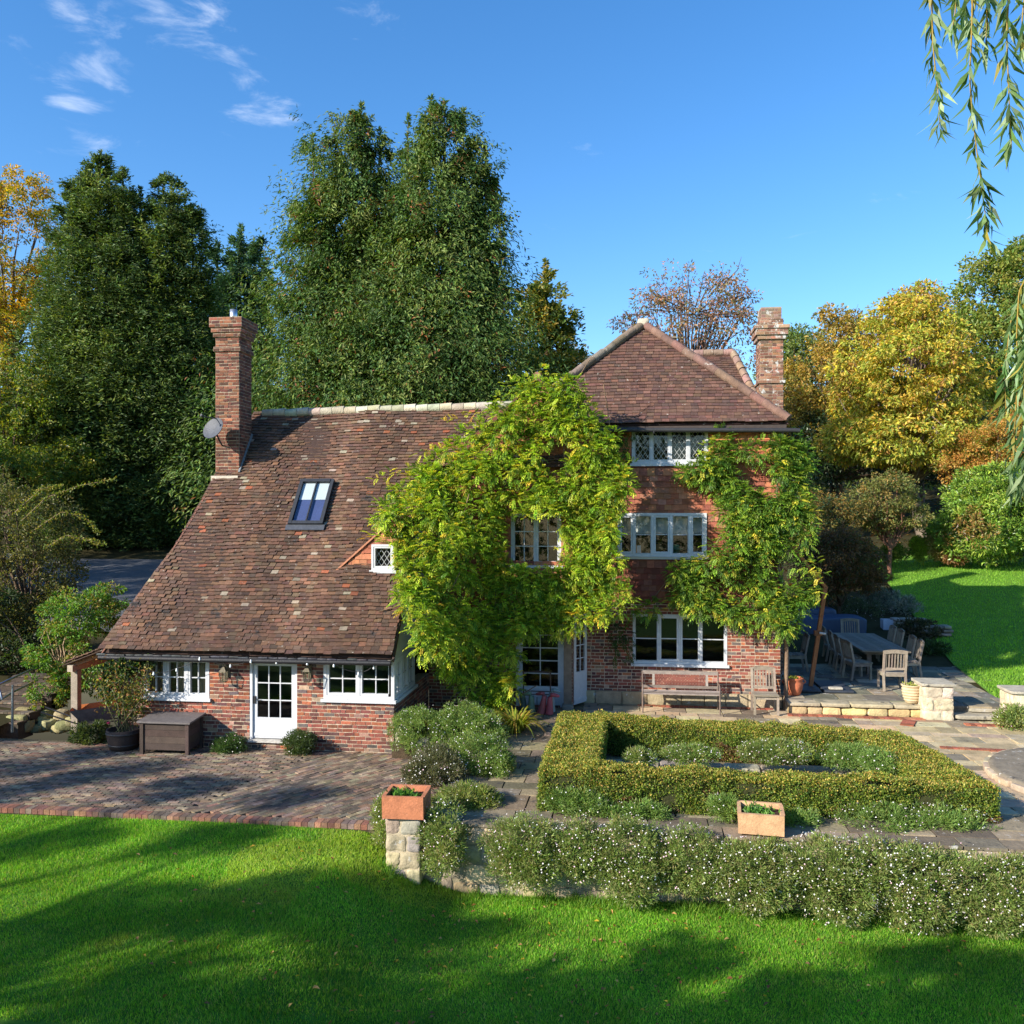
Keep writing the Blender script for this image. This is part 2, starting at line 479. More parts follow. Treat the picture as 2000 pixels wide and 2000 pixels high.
for k in range(-70, 70):
    for q in range(-30, 60):
        lx = k * bw; ly = q * bl + (bl / 2 if k % 2 else 0)
        x = -8.2 + lx * sa + ly * ca; y = 15.24 + ly * sa - lx * ca
        if 15.24 < y < 19.72 and -8.2 + .25 * (y - 15) + .10 < x < -3.6:
            Cs.append((x, y, ZT)); As.append((bw / 2 * sa, -bw / 2 * ca, 0)); Bs.append((bl / 2 * ca, bl / 2 * sa, 0))
Cs, As, Bs = A(Cs), A(As) , A(Bs)
n = len(Cs)
sagz = .012 * snoise(Cs, 1.4, 3)
Cs[:, 2] += sagz + R.normal(size=n) * .003 - .02
tl = R.normal(size=(n, 2)) * .012
As = As * .95; Bs = Bs * .96; As[:, 2] = tl[:, 0] * .1; Bs[:, 2] = tl[:, 1] * .06
boxes(mb, Cs, As, Bs, A([[0, 0, .025]]), vary(pick(PAVE, n), .16))
x = np.arange(-15.5, -3.55, .118)                    # the edging bricks along the lawn
n = len(x)
boxes(mb, np.stack([x, 15.08 + 0 * x, ZT - .005 + .012 * snoise(np.stack([x, x * 0, x * 0], 1), 1.4, 3)], 1), A([[.054, 0, 0]]), A([[0, .11, 0]]), A([[0, 0, .045]]),
      vary(pick([lin(128, 86, 70), lin(112, 80, 68), lin(116, 100, 88), lin(138, 100, 80), lin(98, 82, 72)], n), .14))
struct(mb.build('brick_terrace', M['paver']))

# flagstone terrace on the retaining wall
def flags(mb, x0, x1, y0, y1, z, pal, ok=lambda x, y: True, thick=.05, rmin=.34, rmax=.66):
    y = y0
    while y < y1 - .05:
        h = min(R.uniform(rmin, rmax), y1 - y)
        if y1 - y - h < .15: h = y1 - y
        x = x0 + R.uniform(-.4, 0)
        while x < x1:
            w = R.uniform(.4, 1.0)
            a, b = max(x, x0), min(x + w, x1)
            if b - a > .12 and ok((a + b) / 2, y + h / 2):
                g = .012
                c = vary(pick(pal, 1), .12)
                boxes(mb, [[(a + b) / 2, y + h / 2, z - thick / 2 + R.normal() * .004]], [[(b - a) / 2 - g, 0, R.normal() * .003]], [[R.normal() * .004, h / 2 - g, R.normal() * .003]], [[0, 0, thick / 2]], c)
            x += w
        y += h
GREYF = [lin(120, 106, 88), lin(106, 95, 80), lin(134, 120, 98), lin(98, 88, 74), lin(142, 128, 104)]
BUFF = [lin(176, 156, 120), lin(186, 168, 134), lin(164, 146, 118), lin(150, 134, 110), lin(136, 122, 104), lin(178, 160, 128), lin(166, 146, 114)]
mb = MB()
box(mb, -3.42, 9.6, 14.42, 23.99, -1.5, -.035, lin(120, 110, 84))
struct(mb.build('terrace_ground', M['soil']))
mb = MB()
flags(mb, -3.4, 9.5, 14.3, 15.9, .0, GREYF)
flags(mb, -3.4, -1.2, 15.9, 23.2, .0, GREYF)
flags(mb, -1.2, 5.4, 19.2, 23.98, .0, GREYF + BUFF)
flags(mb, 5.4, 9.5, 15.9, 23.2, .0, BUFF)
flags(mb, -1.0, 5.2, 16.0, 19.0, -.005, GREYF, ok=lambda x, y: 16.5 < y < 18.6 and R.random() < .8)
struct(mb.build('flagstone_terrace', M['flag']))
mb = MB()                                             # lines of red brick let into the paving
for (x0, y0, x1, y1, wd) in ((3.9, 23.12, 7.2, 23.02, .22), (7.9, 22.6, 9.5, 22.5, .22), (6.5, 22.3, 6.75, 22.9, .3), (6.6, 20.3, 8.2, 20.15, .16), (7.6, 18.9, 9.4, 18.7, .2), (0.2, 23.75, 3.7, 23.7, .16)):
    L = math.hypot(x1 - x0, y1 - y0); u = A([(x1 - x0) / L, (y1 - y0) / L, 0]); v = A([-u[1], u[0], 0]); k = int(L / .12)
    s = (np.arange(k) + .5) * .12
    boxes(mb, A([x0, y0, .004]) + s[:, None] * u, [u * .054], [v * wd / 2], [[0, 0, .02]], vary(pick([lin(150, 88, 66), lin(136, 80, 62), lin(158, 102, 76)], k), .16))
struct(mb.build('brick_paving_bands', M['paver']))
# raised dining patio
mb = MB()
box(mb, 3.92, 9.3, 23.42, 36, -.3, .24, lin(110, 104, 92))
struct(mb.build('patio_bed', M['soil']))
mb = MB()
PAT = [lin(130, 121, 102), lin(112, 104, 90), lin(150, 138, 114), lin(138, 126, 102), lin(102, 96, 84)]
flags(mb, 3.92, 9.4, 23.38, 27, .285, PAT, rmin=.45, rmax=.8)
flags(mb, 3.92, 10.2, 27, 30, .285, PAT, rmin=.45, rmax=.8)
flags(mb, 3.92, 9.2, 30, 36, .285, PAT, rmin=.45, rmax=.8)
struct(mb.build('dining_patio', M['flag']))

# ------------------------------------------------------------------ builders for walls, tiles, windows
BRICKS = [RED, RED, DKRED, lin(126, 74, 60), lin(142, 84, 66), ORANGE, lin(114, 68, 60), PALE * .8, GREYB, lin(88, 58, 54), lin(130, 80, 66)]
DARKBR = [lin(112, 72, 58), lin(96, 62, 52), lin(128, 80, 62), lin(84, 58, 50), lin(134, 88, 66), lin(104, 66, 54)]
def wall_cells(mb, O, a, n, wid, z0, z1, ops, th, col, mi=0):
    xs_ = sorted({0, wid, *[max(0, min(wid, q)) for o_ in ops for q in o_[:2]]}); zs = sorted({z0, z1, *[max(z0, min(z1, q)) for o_ in ops for q in o_[2:]]})
    for i in range(len(xs_) - 1):
        for j in range(len(zs) - 1):
            s, z = (xs_[i] + xs_[i + 1]) / 2, (zs[j] + zs[j + 1]) / 2
            if any(o_[0] < s < o_[1] and o_[2] < z < o_[3] for o_ in ops): continue
            boxes(mb, [O + a * s + A([0, 0, z]) - n * th / 2], [a * (xs_[i + 1] - xs_[i]) / 2], [n * th / 2], [[0, 0, (zs[j + 1] - zs[j]) / 2]], col, mi)
def free_segs(s0, s1, holes):
    segs = [(s0, s1)]
    for h0, h1 in holes:
        nn = []
        for p, q in segs:
            if h1 <= p or h0 >= q: nn.append((p, q)); continue
            if h0 > p: nn.append((p, h0))
            if h1 < q: nn.append((h1, q))
        segs = nn
    return [(p, q) for p, q in segs if q - p > .03]
def brick_wall(mb, O, a, n, wid, z0, z1, ops=(), th=.28, pal=BRICKS, ch=.086, core=True, foot_grey=0, wonk=.003, mort=MORTAR):
    O, a, n = A(O, float), A(a, float), A(n, float)
    if core: wall_cells(mb, O, a, n, wid, z0, z1, ops, th, mort)
    C, H, Zh = [], [], []
    k = 0; z = z0
    while z < z1 - .03:
        c = min(ch, z1 - z)
        holes = [(o_[0], o_[1]) for o_ in ops if o_[2] < z + c / 2 < o_[3]]
        for p, q in free_segs(0, wid, holes):
            s = p; hd = k % 2
            if R.random() < .3: s -= R.uniform(0, .1)
            while s < q - .01:
                L = (.115 if hd else .235) + R.normal() * .006
                b0, b1 = max(s, p), min(s + L, q)
                if q - b1 < .06: b1 = q
                C.append(O + a * (b0 + b1) / 2 + A([0, 0, z + c / 2])); H.append((b1 - b0) / 2 - .0075); Zh.append(c / 2 - .0085)
                s = b1; hd = 1 - hd
        k += 1; z += c
    C = A(C); m = len(C); H, Zh = A(H), A(Zh)
    pr = .004 + R.uniform(0, wonk, m)
    C = C + n * (pr / 2 - .005)[:, None]
    C[:, 2] += R.normal(size=m) * .0025
    col = vary(pick(pal, m), .17)
    if foot_grey:                                           # most bricks of the lowest courses blend to grey, fading upward
        f = np.clip(1 - (C[:, 2] - z0) / foot_grey, 0, 1) * (R.random(m) < .75)
        col = col * (1 - .55 * f[:, None]) + lin(70, 66, 60) * .55 * f[:, None]
    ah = a * H[:, None]; ah[:, 2] += R.normal(size=m) * .0025
    boxes(mb, C, ah, n * (pr / 2 + .005)[:, None], A([0, 0, 1]) * Zh[:, None], col)

def tile_field(mb, O, a, b, n, T, segf, w=.2, g=.135, th=.014, lift=.035, pal=None, jit=1, und=None, dk=None):
    O, a, b, n = A(O, float), A(a, float), A(b, float), A(n, float)
    C, H = [], []
    k = 0; t = 0
    while t < T:
        sg = segf(t + g * .4)
        for p, q in sg:
            s = p - (w / 2 if k % 2 else 0) - R.uniform(0, .02)
            while s < q:
                ww = w * R.uniform(.93, 1.07)
                b0, b1 = max(s, p), min(s + ww, q)
                if b1 - b0 > .03:
                    C.append(((b0 + b1) / 2, t)); H.append((b1 - b0) / 2)
                s += ww
        t += g; k += 1
    C = A(C); H = A(H); m = len(C)
    Lh = g * .66
    ang = lift / (2 * Lh)
    t0 = C[:, 1] + R.normal(size=m) * .006 * jit
    P = O + a * C[:, 0:1] + b * (t0 + Lh)[:, None]
    if und is not None: P = P + n * und(C[:, 0], C[:, 1])[:, None]
    tl = ang + R.normal(size=m) * .02 * jit
    ax = b * np.cos(tl)[:, None] - n * np.sin(tl)[:, None]
    nn = n * np.cos(tl)[:, None] + b * np.sin(tl)[:, None]
    P = P + n * (lift * .5 + R.uniform(0, .006, m) * jit)[:, None]
    roll = R.normal(size=m)[:, None] * .018 * jit
    aa = a + n * roll + b * (R.normal(size=m)[:, None] * .014 * jit)
    col = vary(pick(pal, m), .12)
    if dk is not None: col = dk(C, col)
    boxes(mb, P, aa * (H - .003)[:, None], ax * Lh, nn * th / 2, col)
def half_ridge(mb, p, q, r, col, L=.32):
    p, q = A(p, float), A(q, float); d = q - p; D = np.linalg.norm(d); u = d / D; k = max(1, int(D / L))
    for i in range(k):
        a0 = p + u * (i * D / k + .006); a1 = p + u * ((i + 1) * D / k - .006)
        off = A([0, 0, R.normal() * .008])
        tube(mb, [a0 + off, a1 + off + A([0, 0, .012])], [r * 1.0, r * 1.05], vary(col, .14)[0], 10)

def lbox(mb, O, a, n, s0, s1, z0, z1, d0, d1, col=WHT, mi=0):
    boxes(mb, [O + a * (s0 + s1) / 2 + n * (d0 + d1) / 2 + A([0, 0, (z0 + z1) / 2])], [a * (s1 - s0) / 2], [n * (d1 - d0) / 2], [[0, 0, (z1 - z0) / 2]], col, mi)
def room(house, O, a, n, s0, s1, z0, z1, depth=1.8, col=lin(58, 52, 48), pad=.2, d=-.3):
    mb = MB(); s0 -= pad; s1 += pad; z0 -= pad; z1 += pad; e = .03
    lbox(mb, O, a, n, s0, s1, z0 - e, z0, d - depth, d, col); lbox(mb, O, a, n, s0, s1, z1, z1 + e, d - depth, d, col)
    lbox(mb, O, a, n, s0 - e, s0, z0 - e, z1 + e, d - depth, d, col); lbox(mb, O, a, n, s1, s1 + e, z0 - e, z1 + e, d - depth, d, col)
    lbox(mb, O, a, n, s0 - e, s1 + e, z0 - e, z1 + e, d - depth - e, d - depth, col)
    return mb.build('interior_backing', M['plaster'], house)
def lattice(mb, O, a, n, s0, s1, z0, z1, d, pw=.13, ph=.19, col=lin(170, 172, 170)):
    W_, H_ = s1 - s0, z1 - z0
    for sg in (1, -1):
        k = -20
        while k < 40:
            c = k * pw; k += 1                          # line s = c + sg*z*pw/ph
            pts = []
            for z in np.linspace(0, H_, 60):
                s = c + sg * z * pw / ph
                if 0 <= s <= W_: pts.append((s, z))
            if len(pts) > 3:
                p, q = pts[0], pts[-1]
                bar(mb, O + a * (s0 + p[0]) + A([0, 0, z0 + p[1]]) + n * (d + .003 * sg), O + a * (s0 + q[0]) + A([0, 0, z0 + q[1]]) + n * (d + .003 * sg), .009, .006, col, up=n)
def window(house, O, a, n, s0, s1, z0, z1, lights, cols=2, rows=2, lat=False, fw=.055, mw=.05, sw=.045, sill=True, proud=.012, inner=True, sillcol=WHT, sash=None, label=None, proom=None):
    O, a, n = A(O, float), A(a, float), A(n, float)
    f = MB(); g = MB()
    lbox(f, O, a, n, s0, s1, z1 - fw, z1, -.12, proud); lbox(f, O, a, n, s0, s1, z0, z0 + fw, -.12, proud)
    lbox(f, O, a, n, s0, s0 + fw, z0 + fw, z1 - fw, -.12, proud); lbox(f, O, a, n, s1 - fw, s1, z0 + fw, z1 - fw, -.12, proud)
    W_ = s1 - s0 - 2 * fw; nl = len(lights); tot = sum(lights); s = s0 + fw
    free = W_ - mw * (nl - 1)
    for k, q in enumerate(lights):
        e = s + free * q / tot
        if k < nl - 1: lbox(f, O, a, n, e, e + mw, z0 + fw, z1 - fw, -.12, proud - .004)
        swk = sw if sash is None or sash[k] else .012
        p0, p1, q0, q1 = s + .004, e - .004, z0 + fw + .004, z1 - fw - .004
        lbox(f, O, a, n, p0, p1, q1 - swk, q1, -.09, proud - .012); lbox(f, O, a, n, p0, p1, q0, q0 + swk * 1.25, -.09, proud - .012)
        lbox(f, O, a, n, p0, p0 + swk, q0 + swk * 1.25, q1 - swk, -.09, proud - .012); lbox(f, O, a, n, p1 - swk, p1, q0 + swk * 1.25, q1 - swk, -.09, proud - .012)
        i0, i1, j0, j1 = p0 + swk, p1 - swk, q0 + swk * 1.25, q1 - swk
        if lat: lattice(f, O, a, n, i0, i1, j0, j1, -.045)
        else:
            bw_ = .011
            for c in range(1, cols): 
                x = i0 + (i1 - i0) * c / cols; lbox(f, O, a, n, x - bw_, x + bw_, j0, j1, -.075, -.025)
            for r in range(1, rows):
                z = j0 + (j1 - j0) * r / rows
                xs_ = [i0] + [i0 + (i1 - i0) * c / cols for c in range(1, cols)] + [i1]
                for c in range(cols):
                    lbox(f, O, a, n, xs_[c] + (bw_ if c else 0), xs_[c + 1] - (bw_ if c < cols - 1 else 0), z - bw_, z + bw_, -.074, -.026)
        ti = R.normal(size=2) * .006
        boxes(g, [O + a * (i0 + i1) / 2 + n * -.055 + A([0, 0, (j0 + j1) / 2])], [a * (i1 - i0) / 2 + n * ti[0] * .5], [n * .002], [A([0, 0, (j1 - j0) / 2]) + n * ti[1] * .5], WHT)
        s = e + mw
    w = f.build('window', M['white'], house)
    if label: w["label"] = label
    g.build('pane', M['glass'], w)
    if sill:
        k = MB(); lbox(k, O, a, n, s0 - .05, s1 + .05, z0 - .07, z0 - .002, -.1, .075, sillcol); k.build('sill', M['white'], w)
    if inner: room(house, O, a, n, s0, s1, z0, z1, *(proom or ()))
    return w
def wpx(O, a, u0, v0, u1, v1, Y):
    p, q = at(u0, (v0 + v1) / 2, Y=Y), at(u1, (v0 + v1) / 2, Y=Y); um = (u0 + u1) / 2
    return p[0] - O[0], q[0] - O[0], at(um, v1, Y=Y)[2], at(um, v0, Y=Y)[2]

# ------------------------------------------------------------------ the house
HX, HY = A([1., 0, 0]), A([0, 1., 0])
house = thing('country_house', (-3, 24, 0), 'old brick and tile country house with catslide roof and climbers on its walls', 'house')

# low wing -----------------------------------------------------------
YF, XL, XR = 19.7, -11.9, -5.26
O = A([XL, YF, 0.]); NF = -HY
op1 = wpx(O, HX, 281, 1285, 409, 1362, YF); opd = wpx(O, HX, 488, 1288, 580, 1448, YF); op2 = wpx(O, HX, 632, 1288, 771, 1366, YF)
op2 = (op2[0], XR - XL + .01, op2[2], op2[3])
EAVE = 1.9
mb = MB()
brick_wall(mb, O, HX, NF, XR - XL, -.45, EAVE, [op1, opd, op2], foot_grey=.55, wonk=.008)
brick_wall(mb, A([XR, YF, 0]), HY, HX, 3.5, -.45, op2[2], [], core=False, foot_grey=.5)
box(mb, XR - .28, XR, YF + .28, 23.2, -.45, op2[2], MORTAR * .8)
mb.build('front_wall', M['brick'], house)
mb = MB()                                              # end wall, leaning in with the verge
for sgn, x0 in ((1, 0),):
    P = A([[-11.85, 19.72, -.45], [-11.85, 28.7, -.45], [-11.85, 28.7, 1.8], [-10.7, 24.2, 7.6], [-11.6, 19.72, 1.8]])
    prism(mb, P, (.25, 0, 0), lin(130, 76, 60))
box(mb, -11.6, -1.5, 28.5, 28.7, -.45, 1.9, lin(130, 76, 60))
mb.build('rear_wall', M['brick'], house)
# windows and door of the low wing
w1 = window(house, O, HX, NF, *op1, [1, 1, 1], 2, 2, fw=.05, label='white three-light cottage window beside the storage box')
DW0, DW1 = opd[0], opd[1]
f = MB(); g = MB()
zb, zt = opd[2], opd[3]
lbox(f, O, HX, NF, DW0, DW0 + .06, zb + .04, zt, -.14, .0); lbox(f, O, HX, NF, DW1 - .04, DW1, zb + .04, zt, -.14, .0); lbox(f, O, HX, NF, DW0 + .06, DW1 - .04, zt - .05, zt, -.14, .0)
fr = f.build('door_frame', M['white'], house)
def glazed_door(parent, O, a, n, s0, s1, z0, z1, cols, rows, panel, st=.1, name='door', label=None, d=-.06):
    f, g = MB(), MB()
    zp = z0 + (z1 - z0) * panel
    lbox(f, O, a, n, s0, s1, z0, zp, d - .02, d + .02); lbox(f, O, a, n, s0, s1, z1 - st, z1, d - .02, d + .02)
    lbox(f, O, a, n, s0, s0 + st, zp, z1 - st, d - .02, d + .02); lbox(f, O, a, n, s1 - st, s1, zp, z1 - st, d - .02, d + .02)
    lbox(f, O, a, n, s0 + .02, s1 - .02, z0 + .05, z0 + .12, d + .02, d + .032)
    i0, i1, j0, j1 = s0 + st, s1 - st, zp, z1 - st
    for c in range(1, cols):
        x = i0 + (i1 - i0) * c / cols; lbox(f, O, a, n, x - .012, x + .012, j0, j1, d - .016, d + .016)
    xs_ = [i0 + (i1 - i0) * c / cols for c in range(cols + 1)]
    for r in range(1, rows):
        z = j0 + (j1 - j0) * r / rows
        for c in range(cols): lbox(f, O, a, n, xs_[c] + (.012 if c else 0), xs_[c + 1] - (.012 if c < cols - 1 else 0), z - .012, z + .012, d - .015, d + .015)
    lbox(g, O, a, n, i0, i1, j0, j1, d - .003, d + .003)
    o = f.build(name, M['white'], parent)
    if label: o["label"] = label
    g.build('pane', M['glass'], o)
    return o
dr = glazed_door(house, O, HX, NF, DW0 + .064, DW1 - .044, zb + .06, zt - .054, 3, 3, .27, label='white door with nine panes over a plain panel')
f = MB(); lbox(f, O, HX, NF, DW0 + .075, DW0 + .13, zb + .85, zb + 1.02, -.04, -.02, lin(30, 30, 32)); lbox(f, O, HX, NF, DW0 + .09, DW0 + .21, zb + .95, zb + .97, .0, .02, lin(30, 30, 32)); lbox(f, O, HX, NF, DW0 + .09, DW0 + .115, zb + .945, zb + .975, -.02, .0, lin(30, 30, 32))
f.build('handle', M['black'], dr)
f = MB(); lbox(f, O, HX, NF, DW0 - .02, DW1 - .03, zb - .02, zb + .04, -.16, .08, lin(176, 172, 164)); f.build('door_step', M['stone'], house)
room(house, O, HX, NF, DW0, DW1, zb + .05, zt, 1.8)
mb = MB()
for q0, q1 in ((op1[0] + .05, op1[0] + .42), (op1[1] - .36, op1[1] - .05), (op1[0] + .72, op1[0] + .95)):
    xs_ = np.linspace(q0, q1, 26)
    for a0, a1 in zip(xs_[:-1], xs_[1:]):
        d0, d1 = -.22 + .02 * math.sin(a0 * 60), -.22 + .02 * math.sin(a1 * 60)
        V = [O + HX * a0 + NF * d0 + A([0, 0, op1[2]]), O + HX * a1 + NF * d1 + A([0, 0, op1[2]]), O + HX * a1 + NF * d1 + A([0, 0, op1[3]]), O + HX * a0 + NF * d0 + A([0, 0, op1[3]])]
        mb.add(V, [[0, 1, 2, 3]], lin(128, 108, 92))
mb.build('curtain', M['plaster'], house)
# corner window: front and side in one
w2 = window(house, O, HX, NF, op2[0], op2[1] - .0, op2[2], op2[3], [1, 1], 2, 2, fw=.075, inner=False, label='white two-light front half of the corner window')
OS = A([XR, YF, 0.])
window(house, OS, HY, HX, .13, 1.95, op2[2], op2[3], [1, 1, 1], 2, 2, fw=.05, inner=False, label='white side half of the corner window')
f = MB(); lbox(f, OS, HY, HX, -.0, .13, op2[2], op2[3], -.13, .006); f.build('corner_post', M['white'], house)
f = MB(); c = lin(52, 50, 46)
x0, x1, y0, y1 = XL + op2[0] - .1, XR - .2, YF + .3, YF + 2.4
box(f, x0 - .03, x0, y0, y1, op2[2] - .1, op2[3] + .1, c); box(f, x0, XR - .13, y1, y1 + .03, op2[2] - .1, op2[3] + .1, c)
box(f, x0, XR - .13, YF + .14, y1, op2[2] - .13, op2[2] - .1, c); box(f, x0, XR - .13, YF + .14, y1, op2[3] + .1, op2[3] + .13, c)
f.build('interior_backing', M['plaster'], house)
# weatherboards on the side above the window
SL = 1.26
mb = MB()
z = op2[3] + .012
while z < 6.3:
    y0 = max(YF + .02, 19.4 + (z + .16 - 1.82) / SL + .06)
    if y0 < 23.0: boxes(mb, [[XR + .005, (y0 + 23.15) / 2, z + .08]], [[.012, 0, -.0]], [[0, (23.15 - y0) / 2, 0]], [[-.012, 0, .084]], vary(WHT * .8, .03))
    z += .155
box(mb, XR - .2, XR - .02, YF + .4, 23.2, op2[3] + .02, op2[3] + .5, WHT * .5)
mb.build('weatherboard', M['white'], house)

# catslide roof
TILE = [lin(95, 70, 56), lin(89, 66, 54), lin(101, 74, 58), lin(92, 70, 57), lin(84, 64, 54), lin(104, 76, 59), lin(90, 66, 53), lin(80, 62, 53), lin(112, 82, 63), lin(98, 78, 63)]
RO = A([0, 19.4, 1.82]); RB = unit(A([0, 1, SL])); RN = unit(A([0, -SL, 1])); RT = (24.2 - 19.4) * math.sqrt(1 + SL * SL)
def verge(t):
    z = 1.82 + t * RB[2]
    return np.interp(z, [1.82, 3.0, 4.21, 6.0, 7.86], [-12.16, -11.78, -11.36, -10.99, -10.53])
def roof_hit(u, v):
    l, h = (u - 1000) / FPX, (HOR - v) / FPX
    d = A([l * CP - SP, l * SP + CP, h]); t = np.dot(RO - A([0, 0, ZC]), RN) / np.dot(d, RN)
    return A([0, 0, ZC]) + d * t
und = lambda s, t: .05 * np.sin(s * .9 + t * .5) * np.sin(t * .7) + .025 * np.sin(s * 2.1 + 1 + .4 * t) + .012 * np.sin(s * 4.7) * np.sin(t * 3.1) + .10 * np.exp(-t / .55)
def wingseg(t): return [(verge(t), -5.2 + .012 * math.sin(t * 9) if 1.82 + t * RB[2] < 6.2 else -1.6)]
def tile_tone(C, col):  # streaks, darker towards the eaves, with some pale lichened and some orange tiles
    f = np.clip((np.sin(C[:, 0] * 3.1) + np.sin(C[:, 0] * 1.7 + 2) + .5 * np.sin(C[:, 0] * 6.3)) * .16, -.2, .28)
    lo = np.exp(-C[:, 1] / .9)
    m_ = R.random(len(C)) < .012 + .16 * np.exp(-(RT - C[:, 1]) / .45) + .10 * np.exp(-((C[:, 0] + 10.6) / .5) ** 2 - ((C[:, 1] - 4.9) / .5) ** 2)
    col = np.where(m_[:, None], vary(np.broadcast_to(lin(142, 130, 112), col.shape), .12), col)
    r_ = R.random(len(C)) < .012; col = np.where(r_[:, None], vary(np.broadcast_to(lin(140, 84, 58), col.shape), .1), col)
    return np.clip(col * (1 + f)[:, None] * (1 - .25 * lo[:, None]), .005, 1)
mb = MB()
ts = np.linspace(0, RT, 20)
for i in range(19):                                    # the boarding under the tiles
    for (xa, xb) in [(verge(ts[i]) + .04, -5.25 if 1.82 + ts[i] * RB[2] < 6.2 else -1.6)]:
        boxes(mb, [RO + HX * (xa + xb) / 2 + RB * (ts[i] + ts[i + 1]) / 2 - RN * .06], [HX * (xb - xa) / 2], [RB * RT / 38], [RN * .03], lin(60, 44, 38))
tile_field(mb, RO, HX, RB, RN, RT - .05, wingseg, w=.18, g=.106, pal=TILE, und=und, dk=tile_tone, jit=1.6, lift=.04)
rb2 = unit(A([0, -1, SL])); rn2 = unit(A([0, SL, 1]))
prism(mb, [[-12.1, 29.0, 1.82], [-1.6, 29.0, 1.82], [-1.6, 24.2, 7.86], [-10.53, 24.2, 7.86]], (0, -.03, -.06), lin(96, 60, 54))
roof = mb.build('catslide_roof', M['tile'], house)
mb = MB(); half_ridge(mb, [-10.25, 24.2, 7.84], [-6.5, 24.2, 7.90], .12, lin(168, 160, 140)); half_ridge(mb, [-6.5, 24.2, 7.90], [-1.8, 24.2, 7.98], .12, lin(168, 160, 140))
mb.build('ridge', M['stone'], roof)
mb = MB()                                              # eaves board and gutter
tube(mb, [[XL - .25, 19.33, 1.70], [-9, 19.33, 1.70], [-7, 19.33, 1.705], [XR + .03, 19.33, 1.715]], .055, lin(26, 26, 30), 10)
for x in np.arange(-12.1, -5.4, .23):
    stone(mb, (x, 19.36 + R.normal() * .01, 1.765 + R.normal() * .006), (.25, .07, .05), int(x * 100) % 997, vary(lin(40, 41, 46), .25)[0], .3, 4, 5)
box(mb, -12.05, XR, 19.45, 19.69, 1.70, 1.76, lin(120, 116, 110))
tube(mb, [[XL + .08, 19.35, 1.68], [XL + .08, 19.6, 1.5], [XL + .08, 19.62, -.3]], .04, lin(34, 34, 36), 8)
mb.build('gutter', M['lead'], house)
mb = MB()                                              # verge boards
pv = [A([-5.19, 19.36, 1.76]), A([-5.19, 23.0, 1.76 + 3.64 * SL])]
bar(mb, pv[0], pv[1], .03, .10, lin(74, 56, 48)); mb.build('verge_board', M['rawwood'], house); mb = MB()
vs = [A([verge(t) + .05, 0, 0]) + A([0, 1, 0]) * (19.4 + t * RB[1]) + A([0, 0, 1.74 + t * RB[2]]) for t in np.linspace(0, RT, 7)]
for p, q in zip(vs[:-1], vs[1:]): bar(mb, p, q, .05, .10, lin(108, 70, 56))
mb.build('verge_board', M['rawwood'], house)
# skylight
c = [roof_hit(u, v) for u, v in ((592, 942), (657, 943), (631, 1029), (563, 1029))]
sx0, sx1 = (c[0][0] + c[3][0]) / 2, (c[1][0] + c[2][0]) / 2; st0, st1 = ((c[3][1] + c[2][1]) / 2 - 19.4) / RB[1], ((c[0][1] + c[1][1]) / 2 - 19.4) / RB[1]
mb = MB(); K = lin(40, 43, 48)
def rbox(mb, s0, s1, t0, t1, d0, d1, col, mi=0): boxes(mb, [RO + HX * (s0 + s1) / 2 + RB * (t0 + t1) / 2 + RN * (d0 + d1) / 2], [HX * (s1 - s0) / 2], [RB * (t1 - t0) / 2], [RN * (d1 - d0) / 2], col, mi)
rbox(mb, sx0 - .05, sx1 + .05, st0 - .16, st0, .03, .09, lin(62, 66, 74))
rbox(mb, sx0, sx0 + .09, st0, st1, .0, .15, K); rbox(mb, sx1 - .09, sx1, st0, st1, .0, .15, K); rbox(mb, sx0 + .09, sx1 - .09, st0, st0 + .09, .0, .145, K); rbox(mb, sx0 + .09, sx1 - .09, st1 - .10, st1, .0, .165, K)
xm = (sx0 + sx1) / 2; rbox(mb, xm - .015, xm + .015, st0 + .09, st1 - .10, .09, .14, K)
sk = mb.build('skylight', M['black'], house)
mb = MB(); rbox(mb, sx0 + .09, sx1 - .09, st0 + .09, st1 - .10, .105, .111, WHT); mb.build('pane', M['glass'], sk)
tm = st0 + .56 * (st1 - st0)
mb = MB(); rbox(mb, sx0 + .09, sx1 - .09, tm, st1 - .1, .07, .08, lin(206, 212, 216)); mb.build('blind', M['plaster'], sk)
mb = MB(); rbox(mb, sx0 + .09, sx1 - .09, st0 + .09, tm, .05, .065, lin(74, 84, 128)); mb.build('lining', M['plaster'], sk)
# the chimney on the verge
def chimney(mb, x0, x1, y0, y1, z0, z1, pal, corbels):
    for (O_, a_, n_, w_) in (((x0, y0), HX, -HY, x1 - x0), ((x1, y0), HY, HX, y1 - y0), ((x1, y1), -HX, HY, x1 - x0), ((x0, y1), -HY, -HX, y1 - y0)):
        brick_wall(mb, A([*O_, 0.]), a_, n_, w_, z0, z1, [], pal=pal, core=False, wonk=.01)
    box(mb, x0, x1, y0, y1, z0, z1 - .01, MORTAR * .75)
    for (e, za, zb_) in corbels:
        box(mb, x0 - e, x1 + e, y0 - e, y1 + e, za, zb_, MORTAR * .7)
        for (O_, a_, n_, w_) in (((x0 - e, y0 - e), HX, -HY, x1 - x0 + 2 * e), ((x1 + e, y0 - e), HY, HX, y1 - y0 + 2 * e), ((x0 - e, y1 + e), -HY, -HX, y1 - y0 + 2 * e)):
            brick_wall(mb, A([*O_, 0.]), a_, n_, w_, za, zb_, [], pal=pal, core=False)
mb = MB()
CHX0, CHX1, CHY0, CHY1 = -10.98, -10.32, 22.8, 23.58
